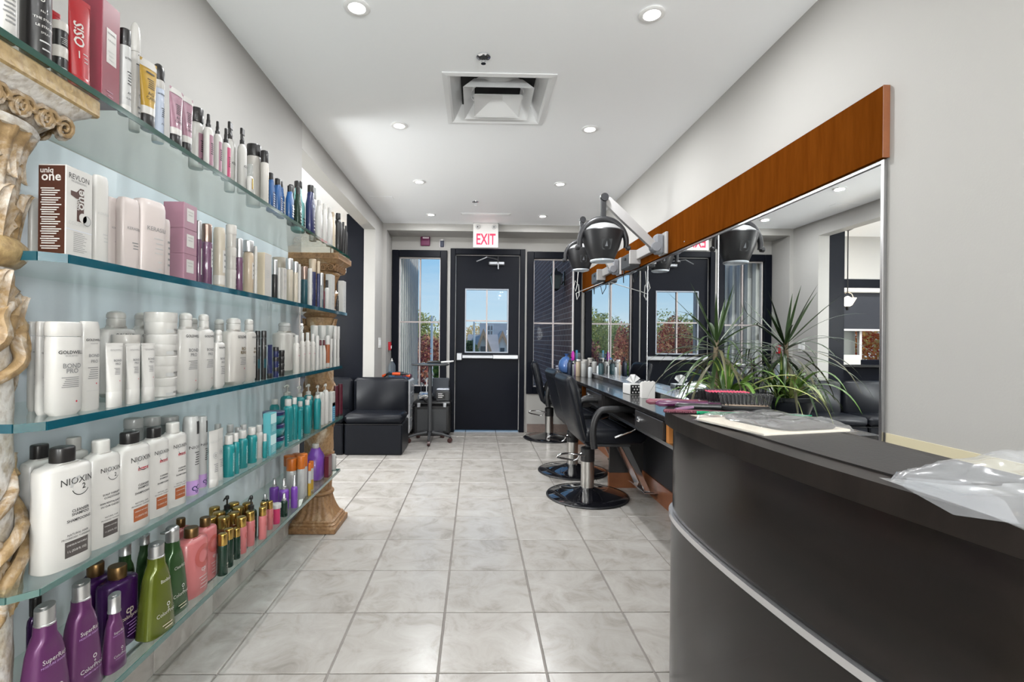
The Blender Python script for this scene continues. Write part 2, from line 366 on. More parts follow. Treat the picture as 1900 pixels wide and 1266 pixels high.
# base tile under the right window
bb = struct('baseboard_back', MB().box(.63, 1.28, YB - .012, YB, 0, .10), M_GROUT)
for k in range(2): obj('tile', MB().box(.632 + k * .325, .632 + k * .325 + .32, YB - .02, YB - .004, .001, .10, .002), mat('base_tile', (0.20, 0.15, 0.13), .5, noise=.25, nscale=30), bb)
M_MUNTIN = mat('muntin_paint', (0.42, 0.37, 0.36), 0.4)
M_BEAD = mat('glazing_bead', (0.75, 0.70, 0.68), 0.35)
def window(name, x0, x1, z0, z1, label):
    fw = 0.082
    w = obj(name, MB(), M_BLACKP); w['kind'] = 'structure'; w['label'] = label
    f = MB(); ya, yb = YB - .03, YB + .10
    f.box(x0, x0 + fw, ya, yb, z0, z1, .004); f.box(x1 - fw, x1, ya, yb, z0, z1, .004)
    f.box(x0 + fw, x1 - fw, ya, yb, z1 - fw, z1, .004); f.box(x0 + fw, x1 - fw, ya, yb, z0, z0 + fw, .004)
    obj('window_frame', f, M_BLACKP, w)
    a, b, c, d = x0 + fw, x1 - fw, z0 + fw, z1 - fw
    e = MB(); q = .011; ya, yb = YB + .03, YB + .075
    e.box(a, a + q, ya, yb, c, d); e.box(b - q, b, ya, yb, c, d); e.box(a + q, b - q, ya, yb, d - q, d); e.box(a + q, b - q, ya, yb, c, c + q)
    obj('glazing_bead', e, M_BEAD, w)
    zm, xm = 1.335, (a + b) / 2
    obj('mullion', MB().box(xm - .009, xm + .009, YB + .035, YB + .07, c + q, d - q), M_MUNTIN, w)
    obj('transom', MB().box(a + q, b - q, YB + .036, YB + .069, zm - .009, zm + .009), M_MUNTIN, w)
    for (p0, p1) in ((a + q, xm - .009), (xm + .009, b - q)):
        for (r0, r1) in ((c + q, zm - .009), (zm + .009, d - q)):
            obj('pane', MB().box(p0, p1, YB + .048, YB + .053, r0, r1), M_GLASSPANE, w)
    return w
window('window_1', LWx[0], LWx[1], WZ0, WZ1, 'black framed window left of the door')
window('window_2', RWx[0], RWx[1], WZ0, WZ1, 'black framed window right of the door')
# window of the next room, roller blind half down
w3 = obj('window_3', MB(), M_BLACKP); w3['kind'] = 'structure'
f = MB(); a, b, c, d = NWx[0], NWx[1], NWz[0], NWz[1]; fw = .06
f.box(a, a + fw, YB - .02, YB + .1, c, d); f.box(b - fw, b, YB - .02, YB + .1, c, d); f.box(a + fw, b - fw, YB - .02, YB + .1, d - fw, d); f.box(a + fw, b - fw, YB - .02, YB + .1, c, c + fw)
obj('window_frame', f, M_BLACKP, w3)
obj('mullion', MB().box(-2.2, -2.17, YB + .03, YB + .07, c + fw, d - fw), M_BEAD, w3)
for p0, p1 in ((a + fw, -2.2), (-2.17, b - fw)): obj('pane', MB().box(p0, p1, YB + .045, YB + .05, c + fw, d - fw), M_GLASSPANE, w3)
obj('blind', MB().box(a + .03, b - .03, YB - .045, YB - .035, 1.29, 1.76), mat('blind_cloth', (.02, .022, .03), .7), w3)
obj('blind_case', MB().box(a + .02, b - .02, YB - .10, YB - .02, 1.745, 1.80, .01), mat('blind_case', (.6, .58, .55), .5), w3)
obj('blind_bar', MB().box(a + .03, b - .03, YB - .05, YB - .03, 1.275, 1.30, .004), M_BEAD, w3)
# door ------------------------------------------------------------------
d1 = obj('door_1', MB(), M_BLACKP); d1['kind'] = 'structure'; d1['label'] = 'black metal exit door with four-pane window'
f = MB(); ya, yb = YB - .03, YB + .13
f.box(DOx[0], DOx[0] + .06, ya, yb, 0, DZ, .004); f.box(DOx[1] - .06, DOx[1], ya, yb, 0, DZ, .004); f.box(DOx[0] + .06, DOx[1] - .06, ya, yb, DZ - .07, DZ, .004)
obj('door_frame', f, M_BLACKP, d1)
SX0, SX1, SZ1 = DOx[0] + .068, DOx[1] - .068, DZ - .078
dy0, dy1 = YB + .03, YB + .075
GX0, GX1, GZ0, GZ1 = -0.137, 0.396, 0.965, 1.75
s = MB(); s.box(SX0, GX0, dy0, dy1, .02, SZ1); s.box(GX1, SX1, dy0, dy1, .02, SZ1); s.box(GX0, GX1, dy0, dy1, .02, GZ0); s.box(GX0, GX1, dy0, dy1, GZ1, SZ1)
obj('door_slab', s, M_BLACKP, d1)
e = MB(); e.box(SX0 - .007, SX0 - .001, dy0 - .004, dy0 + .012, .02, SZ1); e.box(SX1 + .001, SX1 + .007, dy0 - .004, dy0 + .012, .02, SZ1); e.box(SX0, SX1, dy0 - .004, dy0 + .012, SZ1 + .001, SZ1 + .007)
obj('weather_strip', e, mat('weather_strip', (.45, .43, .42), .5), d1)
e = MB(); q = .014; e.box(GX0, GX0 + q, dy0 - .01, dy1, GZ0, GZ1); e.box(GX1 - q, GX1, dy0 - .01, dy1, GZ0, GZ1); e.box(GX0 + q, GX1 - q, dy0 - .01, dy1, GZ0, GZ0 + q); e.box(GX0 + q, GX1 - q, dy0 - .01, dy1, GZ1 - q, GZ1)
obj('glazing_bead', e, mat('door_bead', (.30, .33, .38), .4), d1)
gm, gz = .130, 1.357
obj('mullion', MB().box(gm - .008, gm + .008, dy0 - .004, dy1 - .01, GZ0 + q, GZ1 - q), M_MUNTIN, d1)
obj('transom', MB().box(GX0 + q, GX1 - q, dy0 - .003, dy1 - .011, gz - .008, gz + .008), M_MUNTIN, d1)
for p0, p1 in ((GX0 + q, gm - .008), (gm + .008, GX1 - q)):
    for r0, r1 in ((GZ0 + q, gz - .008), (gz + .008, GZ1 - q)): obj('pane', MB().box(p0, p1, dy0 + .015, dy0 + .02, r0, r1), M_GLASSPANE, d1)
# panic bar
pb = obj('panic_bar', MB().box(-.17, .47, dy0 - .065, dy0 - .03, .895, .94, .008), M_STEEL, d1)
obj('end_block', MB().box(-.235, -.165, dy0 - .075, dy0 + .0, .872, .962, .008), M_STEEL, pb)
obj('push_pad', MB().box(.205, .515, dy0 - .07, dy0 - .0, .892, .943, .006), mat('push_pad', (.42, .43, .45), .35, metal=1), pb)
# closer
cl = obj('door_closer', MB().box(.145, .345, dy0 - .06, dy0 - .0, 2.035, 2.085, .012), M_STEEL, d1)
m = MB(); m.tube([(.265, dy0 - .07, 1.985), (.26, dy0 - .075, 2.06), (.262, dy0 - .02, 2.14)], .008); obj('closer_arm', m, M_STEEL, cl)
m = MB(); m.tube([(.25, dy0 - .085, 2.10), (.12, dy0 - .22, 2.10), (0.0, dy0 - .16, 2.06)], .007); obj('closer_rod', m, M_STEEL, cl)
# left-wall kick tiles
kb = struct('baseboard_left', MB().box(XL, XL + .010, -.6, 2.82, 0, .135), M_GROUT)
for k in range(-4, 7):
    ya = TY + k * T + 1 * .0; yb = min(ya + T - .004, 2.815)
    if ya < 2.8: obj('tile', MB().box(XL + .004, XL + .016, ya, yb, .001, .135, .0015), M_KICK, kb)

# ------------------------------------------------------------------ recessed lamps
M_LENS = mat('lamp_lens', (1, 1, 1), .4, emit=(1.0, .97, .92), es=14.0)
M_TRIM = mat('lamp_trim', (.86, .86, .86), .35)
_lamp_meshes = None
def downlight(x, y, label):
    global _lamp_meshes
    if _lamp_meshes is None:
        tr = MB().lathe([(.050, -.0005), (.053, -.004), (.048, -.008), (.034, -.007), (.032, -.001)], 28, cap0=False, cap1=False).mesh('trim_ring', M_TRIM, 50)
        le = MB().lathe([(.033, -.002), (.028, -.005), (.012, -.0075), (.002, -.008)], 24).mesh('lens', M_LENS, 60)
        _lamp_meshes = tr, le
    t = thing('ceiling_spotlight', label, 'ceiling light', (x, y, ZC), 0, 'recessed ceiling spotlights')
    link('trim_ring', _lamp_meshes[0], t); link('lens', _lamp_meshes[1], t)
    ld = bpy.data.lights.new('spotlight_glow', 'AREA'); ld.shape = 'DISK'; ld.size = .07; ld.energy = LAMP_W; ld.color = (.97, .985, 1.0)
    lo = bpy.data.objects.new('spotlight_glow', ld); COL.objects.link(lo); lo.parent = t; lo.location = (0, 0, -.012)
rows = [(1.97, 'nearest the viewer'), (3.05, 'beside the air vent'), (4.13, 'beyond the air vent'), (5.21, 'next to the exit wall')]
for y, w in rows:
    downlight(-.488, y, f'round white recessed ceiling spotlight {w}, shelf side')
    downlight(.70, y, f'round white recessed ceiling spotlight {w}, mirror side')
for i, y in enumerate((-.2, -1.3, -2.4, -3.4)):
    for x in (-.488, .70): downlight(x, y, 'round recessed spotlight in the ceiling behind the viewer')
for x in (-1.9, -3.0, -4.1):
    for y in (2.6, 4.0, 5.2): downlight(x, y, 'round recessed spotlight in the ceiling of the next room')

# ceiling air diffuser : nested square cones
av = thing('air_diffuser', 'square white ceiling air vent with stepped louvres', 'vent', (.106, 2.715, ZC), 0)
def sq(mb, a, z): return [(-a, -a, z), (a, -a, z), (a, a, z), (-a, a, z)]
M_VENT = mat('vent_enamel', (.82, .83, .84), .3)
def cone(a0, z0, a1, z1, t=.004): 
    return MB().loft([sq(None, a0, z0), sq(None, a1, z1), sq(None, a1 - t, z1 + t), sq(None, a0 - t, z0 + t)], False, False)
m = MB().loft([sq(None, .2875, -.001), sq(None, .2875, -.007), sq(None, .262, -.010), sq(None, .250, -.004)], False, False); obj('flange', m, M_VENT, av)
obj('outer_cone', cone(.250, -.004, .205, .075), M_VENT, av)
obj('middle_cone', cone(.185, -.022, .130, .05), M_VENT, av)
obj('inner_cone', MB().loft([sq(None, .125, -.03), sq(None, .03, .02)], False, True), M_VENT, av)
obj('inner_lip', cone(.130, -.034, .122, -.026, .003), M_VENT, av)
m = MB().lathe([(.15, .074), (.15, .03), (.145, .03), (.145, .074)], 28, cap0=False, cap1=False); obj('duct_collar', m, M_VENT, av, 40)
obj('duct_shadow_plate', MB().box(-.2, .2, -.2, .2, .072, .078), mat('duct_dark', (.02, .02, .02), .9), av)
for k in (-1, 1): obj('strut', MB().box(k * .17 - .006, k * .17 + .006, .0, .17, .02, .03), M_STEEL, av)
# sprinklers and ceiling grilles
def sprinkler(x, y, s, label):
    t = thing('sprinkler_head', label, 'sprinkler', (x, y, ZC))
    obj('escutcheon', MB().lathe([(.034 * s, -.0005), (.033 * s, -.006), (.022 * s, -.009), (.019 * s, -.003)], 24), M_CHROME, t, 40)
    obj('cup', MB().lathe([(.0185 * s, -.004), (.017 * s, -.010), (.010 * s, -.0105)], 20), mat('sprinkler_dark', (.05, .05, .05), .5), t, 40)
    m = MB(); m.tube([(-.008 * s, 0, -.008), (-.009 * s, 0, -.026), (0, 0, -.032)], .0022, 6); m.tube([(.008 * s, 0, -.008), (.009 * s, 0, -.026), (0, 0, -.032)], .0022, 6); m.lathe([(.012 * s, -.034), (.012 * s, -.036)], 14); m.lathe([(.003, -.005), (.003, -.034)], 8)
    obj('deflector', m, M_CHROME, t)
sprinkler(.023, 2.291, 1.0, 'chrome fire sprinkler head in the ceiling in front of the vent')
sprinkler(-.018, 4.698, .95, 'small chrome fire sprinkler in the ceiling near the exit sign')
t = thing('slot_grille', 'long thin white slot grille in the ceiling before the exit sign', 'vent', (.09, 5.155, ZC))
obj('rim', MB().box(-.265, .265, -.045, .045, -.005, -.0005, .002), M_VENT, t)
for k in range(2): obj('slat', MB().box(-.25, .25, -.026 + k * .032, -.006 + k * .032, -.008, -.004), M_VENT, t)
t = thing('access_panel', 'flat white ceiling access panel above the wide opening', 'panel', (-.9, 4.62, ZC))
obj('panel', MB().box(-.11, .11, -.05, .05, -.004, -.0005, .001), M_CEIL, t)

# ------------------------------------------------------------------ exit sign and wall devices
ex = thing('exit_sign', 'white exit sign with red letters and two emergency lamps', 'exit sign', (.10, YF - .001, 2.17))
obj('housing', MB().box(-.142, .142, -.075, 0, 0, .278, .006), mat('sign_housing', (.78, .77, .75), .4), ex, 30)
for k in (-1, 1):
    l = obj('emergency_lamp', MB().lathe([(.026, 0), (.026, .012), (.018, .016), (.008, .011)], 20).xf(Matrix.Translation((k * .092, -.0755, .232)) @ Matrix.Rotation(math.pi / 2, 4, 'X')), mat('lamp_bezel', (.55, .55, .55), .35), ex, 40)
    obj('bulb', MB().lathe([(.007, .0), (.006, .017)], 10).xf(Matrix.Translation((k * .092, -.0755, .232)) @ Matrix.Rotation(math.pi / 2, 4, 'X')), M_DGREY, l)
m = MB(); put_text(m, 'EXIT', .175, lambda u, v: (u, -.0758, v), 0.0, .035, bold=True, sx=.62)
obj('lettering', m, mat('exit_red', (.75, .02, .06), .5, emit=(1, .03, .08), es=.9), ex)
obj('mount_bar', MB().box(-.142, .142, -.07, -.01, .273, .279), M_DGREY, ex)
t = thing('alarm_box', 'square dark magenta alarm box above the left window', 'alarm', (-.625, YB, 2.315))
obj('body', MB().box(-.056, .056, -.035, 0, -.055, .055, .006), mat('alarm_magenta', (.13, .005, .06), .4), t, 30)
obj('strobe', MB().box(-.03, .045, -.042, -.034, .028, .048, .003), mat('strobe', (.7, .6, .65), .3), t)
t = thing('wall_sensor', 'small dark blue sensor above the left window', 'sensor', (-.422, YB, 2.293))
obj('body', MB().box(-.022, .022, -.03, 0, -.045, .03, .005), mat('sensor_navy', (.015, .02, .05), .5), t, 30)
obj('bracket', MB().box(-.012, .014, -.02, 0, .028, .05, .002), M_WHITE, t)
obj('backplate', MB().box(-.032, .03, -.006, 0, -.052, .052, .002), mat('sensor_plate', (.55, .53, .55), .5), t)
t = thing('fire_pull', 'small red fire alarm pull station beside the left window', 'fire alarm', (-1.03, 5.80, 1.04))
obj('body', MB().box(0, .03, -.028, .028, -.05, .05, .004), mat('alarm_red', (.42, .01, .02), .4), t, 30)
obj('handle', MB().box(.03, .036, -.016, .016, -.03, .005, .002), M_WHITE, t)
t = thing('light_switch', 'white double light switch plate next to the opening', 'switch', (XL, 5.47, 1.08))
obj('plate', MB().box(0, .006, -.06, .06, -.058, .058, .003), M_WPLAS, t)
for k in (-1, 1): obj('rocker', MB().box(.006, .010, k * .028 - .015, k * .028 + .015, -.032, .032, .002), M_WHITE, t)

# ================================================================== glass display shelves
def shelf_glass():
    """tempered glass sheet: green tint, clear to shadow rays by its own colour"""
    return glass_mat('shelf_glass', (0.92, 0.965, 0.95), 1.0, 0.0, base=0.035, basecol=(.55, .75, .68))
M_SGLASS = shelf_glass()
M_SEDGE = mat('glass_edge_green', (0.004, 0.045, 0.032), 0.08, spec=0.8, coat=0.5)
M_SEDGE_B = mat('glass_edge_teal', (0.006, 0.060, 0.085), 0.06, spec=0.8, coat=0.5)
M_SEDGE_G = mat('glass_edge_grey', (0.05, 0.11, 0.10), 0.08, spec=0.8, coat=0.5)
SHELF = {1: (1.624, 1.611, .745, 3.035), 2: (1.277, 1.260, .925, 2.975), 3: (.964, .948, .880, 2.880), 4: (.664, .652, .870, 2.905), 5: (.366, .352, .870, 2.86)}
SHN = {1: 'top', 2: 'second', 3: 'third', 4: 'fourth', 5: 'lowest'}
XF = -.78
for k, (zt, zb, ya, yb) in SHELF.items():
    t = thing('glass_shelf', f'{SHN[k]} long green-edged glass shelf of the product display', 'shelf', (0, 0, zb), 0, 'glass display shelves')
    ch = .03 if k > 1 else .0
    poly = [(XL + .002, ya), (XF - ch - .003, ya), (XF - .003, ya + ch), (XF - .003, yb), (XL + .002, yb)]
    if ch == 0: poly = [(XL + .002, ya), (XF - .003, ya), (XF - .003, yb), (XL + .002, yb)]
    obj('glass_sheet', MB().prism(poly, 0, zt - zb), M_SGLASS, t)
    em = {1: M_SEDGE, 2: M_SEDGE_B, 3: M_SEDGE_B, 4: M_SEDGE_G, 5: M_SEDGE_G}[k]
    e = MB(); h = zt - zb
    def strip(p, q, o):
        (x0, y0), (x1, y1) = p, q
        e.add([(x0, y0, 0), (x1, y1, 0), (x1, y1, h), (x0, y0, h), (x0 + o[0], y0 + o[1], 0), (x1 + o[0], y1 + o[1], 0), (x1 + o[0], y1 + o[1], h), (x0 + o[0], y0 + o[1], h)],
              [(0, 1, 2, 3), (7, 6, 5, 4), (0, 4, 5, 1), (3, 2, 6, 7), (0, 3, 7, 4), (1, 5, 6, 2)])
    strip((XF - .003, ya + ch), (XF - .003, yb), (.003, 0))
    if ch: strip((XF - ch - .003, ya), (XF - .003, ya + ch), (.002, -.002))
    strip((-.86, ya), (XF - ch - .003, ya), (0, -.003)); strip((XL + .002, yb), (XF, yb), (0, .003))
    obj('polished_edge', e, em, t)

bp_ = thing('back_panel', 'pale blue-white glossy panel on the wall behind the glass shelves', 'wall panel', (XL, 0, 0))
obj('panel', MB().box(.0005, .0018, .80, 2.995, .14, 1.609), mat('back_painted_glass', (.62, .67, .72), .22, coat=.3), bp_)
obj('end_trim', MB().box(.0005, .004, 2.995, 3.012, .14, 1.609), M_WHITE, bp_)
# ------------------------------------------------------------------ carved columns
M_PLAS = plaster_mat('gilded_plaster', (.46, .42, .37), (.27, .18, .085), (.12, .07, .035), .36, .58)
M_PLASW = plaster_mat('rough_white_plaster', (.54, .52, .49), (.44, .39, .31), (.26, .18, .10), .30, .50)
M_GOLDP = plaster_mat('ochre_plaster', (.42, .35, .24), (.32, .225, .10), (.18, .11, .055), .34, .7)
M_PLAS_SHADE = plaster_mat('shaded_plaster', (.40, .29, .18), (.24, .13, .055), (.11, .055, .022), .36, .70)  # far column: same plaster made browner, its shade put into the colour
M_PLAS_SHADE2 = plaster_mat('shaded_plaster_pale', (.55, .46, .36), (.30, .18, .085), (.14, .075, .03), .36, .66)
def leaf_mb(h, w, out, curl, lobes=4, nu=8, nv=12):
    """acanthus leaf: root at origin, rising +z, curling to +x"""
    mb = MB(); F_, B_ = [], []
    for j in range(nv + 1):
        t = j / nv
        ang = curl * max(0, t - .45) ** 1.4 * 3.0
        x = out * t ** 1.6 + .30 * h * (1 - math.cos(ang)) * .6
        z = h * (t if t < .72 else .72 + .28 * math.sin((t - .72) / .28 * 1.9) / 1.0 * .75)
        hw = w * (.55 + .45 * math.sin(min(1, t * 1.25) * math.pi)) * (1 - .75 * max(0, t - .7) / .3) * (1 + .22 * math.sin(lobes * 2 * math.pi * t))
        for i in range(nu + 1):
            s = i / nu * 2 - 1
            rib = .10 * w * math.cos(s * math.pi * 2.5) - .25 * w * s * s
            F_.append((x + rib + .004, s * hw, z + .05 * h * abs(s) * math.cos(lobes * 2 * math.pi * t) * .4))
            B_.append((x + rib - .35 * w * (1 - abs(s)) - .002, s * hw * .96, z))
    n = nu + 1; q = len(F_)
    fs = []
    for j in range(nv):
        for i in range(nu):
            a = j * n + i; fs.append((a, a + 1, a + n + 1, a + n)); fs.append((q + a, q + a + n, q + a + n + 1, q + a + 1))
        a = j * n; fs.append((a, a + n, q + a + n, q + a)); a = j * n + nu; fs.append((a, q + a, q + a + n, a + n))
    for i in range(nu): a = nv * n + i; fs.append((a, a + 1, q + a + 1, q + a))
    return mb.add(F_ + B_, fs)
def sqprof(prof, flute=0, famp=0.0, seg=48):
    """rounded-square loft, rows (z, half, exponent)"""
    rs = []
    for z, a, n in prof:
        r = []
        for j in range(seg):
            t = 2 * math.pi * (j + .5) / seg; ct, st = math.cos(t), math.sin(t)
            k = (abs(ct) ** n + abs(st) ** n) ** (-1 / n)
            if flute: k *= 1 + famp * math.cos(flute * t)
            r.append((a * k * ct, a * k * st, z))
        rs.append(r)
    return rs
def column(x, y, rz, label, M1, M2, M3):
    t = thing('carved_column', label, 'column', (x, y, 0), rz, 'carved display columns')
    obj('plinth', MB().box(-.14, .14, -.14, .14, 0, .034, .004), M1, t)
    obj('base_moulding', MB().loft(sqprof([(.034, .134, 12), (.040, .128, 12), (.046, .132, 12), (.055, .122, 12), (.062, .124, 10), (.068, .113, 10)], seg=64)), M1, t, 40)
    obj('flared_base', MB().loft(sqprof([(.068, .112, 9), (.085, .102, 8), (.11, .092, 6), (.14, .085, 4), (.17, .080, 3), (.195, .078, 2.4)], 20, .022, 120)), M1, t, 50)
    obj('base_ring', MB().lathe([(.078, .195), (.088, .20), (.091, .208), (.088, .216), (.078, .22)], 32), M1, t, 40)
    obj('fluted_stem', MB().loft(sqprof([(.22, .074, 2), (.30, .078, 2), (.38, .084, 2), (.44, .088, 2)], 18, .03, 108)), M1, t, 50)
    sh = MB(); rows = []
    for i in range(31):
        z = .44 + (1.255 - .44) * i / 30; rr = .083 - .004 * i / 30
        rows.append([((rr * (1 + .018 * math.sin(9 * a + 31 * z) * math.sin(23 * z) + .012 * math.sin(17 * a - 47 * z))) * math.cos(a), (rr * (1 + .018 * math.sin(9 * a + 31 * z) * math.sin(23 * z))) * math.sin(a), z) for a in [2 * math.pi * j / 40 for j in range(40)]])
    obj('shaft', sh.loft(rows), M2, t, 60)
    # leafy garlands twisted round the shaft
    for gi, (z0, z1, ph) in enumerate(((.60, .86, .4), (1.02, 1.20, 2.1))):
        gl = MB(); lf = MB()
        for s in range(9):
            pts = []; rad = []
            for i in range(18):
                u = i / 17; a = ph + s * .70 + u * 2.2 + .25 * math.sin(9 * u + s); z = z0 + (z1 - z0) * u + .02 * math.sin(s * 2.3)
                r = .080 + .013 * math.sin(u * math.pi) + .004 * math.sin(14 * u + s * 1.7); pts.append((r * math.cos(a), r * math.sin(a), z)); rad.append(.004 + .009 * math.sin(u * math.pi) ** .7)
            gl.tube(pts, rad, 6)
        go = obj('garland', gl, M1, t, 60)
        base = leaf_mb(.10, .034, .006, .35, 4, 6, 9)
        lm = base.mesh('acanthus_leaf', M1, 60)
        for i in range(12):
            u = (i % 4 + .5) / 4; a = ph + i * 2.39996; z = z0 + (z1 - z0) * u - .03
            link('acanthus_leaf', lm, go, (.080 * math.cos(a), .080 * math.sin(a), z), (0.0, .1, a + .0), (1, 1, 1))
    # capital
    obj('neck_ring', MB().lathe([(.080, 1.245), (.088, 1.25), (.098, 1.262), (.102, 1.275), (.098, 1.288), (.088, 1.298), (.082, 1.302)], 36), M3, t, 40)
    obj('fluted_bell', MB().loft(sqprof([(1.30, .080, 2), (1.36, .080, 2), (1.42, .086, 2), (1.47, .096, 2), (1.497, .108, 2)], 20, .035, 120)), M1, t, 50)
    lm1 = leaf_mb(.115, .036, .014, .6).mesh('acanthus_leaf', M1, 60)
    lm2 = leaf_mb(.100, .034, .020, .9).mesh('acanthus_leaf', M3, 60)
    for i in range(8): link('acanthus_leaf', lm1, t, (.078 * math.cos(i * math.pi / 4), .078 * math.sin(i * math.pi / 4), 1.285), (0, .05, i * math.pi / 4))
    # drooping leaves under the ring
    lm3 = leaf_mb(.085, .026, .022, .5).mesh('drooping_leaf', M1, 60)
    for i in range(12):
        a = i * math.pi / 6 + .2
        link('drooping_leaf', lm3, t, (.092 * math.cos(a), .092 * math.sin(a), 1.492), (0, math.pi - .28, a + math.pi), (1, 1, 1))
    obj('bell_ring', MB().lathe([(.098, 1.493), (.110, 1.496), (.114, 1.504), (.110, 1.512), (.098, 1.515)], 36), M2, t, 40)
    obj('scroll_bed', MB().loft(sqprof([(1.512, .096, 3), (1.53, .108, 4), (1.552, .116, 6)], seg=64)), M1, t, 40)
    sc = MB(); 
    for sgn in (-1, 1):
        pts = []; rad = []
        for i in range(20):
            a = sgn * i * .62; r = .022 * (1 - i / 22)
            pts.append((.0, sgn * (.019 - r * math.cos(a * sgn)) , .0 + r * math.sin(a * sgn))); rad.append(.0055 * (1 - i / 40))
        sc.tube(pts, rad, 6)
    sm = sc.mesh('scroll', M1, 60)
    for i in range(4):
        a = i * math.pi / 2
        for u in (-.075, -.025, .025, .075):
            r = .116; ca, sa = math.cos(a), math.sin(a)
            link('scroll', sm, t, (r * ca - u * sa, r * sa + u * ca, 1.532), (0, .25, a), (1, 1, 1))
    obj('cove', MB().loft(sqprof([(1.548, .112, 10), (1.553, .120, 12), (1.556, .122, 14), (1.562, .128, 16), (1.57, .139, 20), (1.574, .143, 24)], seg=64)), M2, t, 40)
    obj('abacus', MB().box(-.147, .147, -.147, .147, 1.574, 1.611, .004), M3, t)
    return t
column(-.935, .895, .0, 'cream and gold carved plaster column at the near end of the shelves', M_PLAS, M_PLASW, M_GOLDP)
column(-.935, 2.957, .0, 'carved column with shade-browned plaster at the far end of the shelves', M_PLAS_SHADE, M_PLAS_SHADE2, M_PLAS_SHADE)
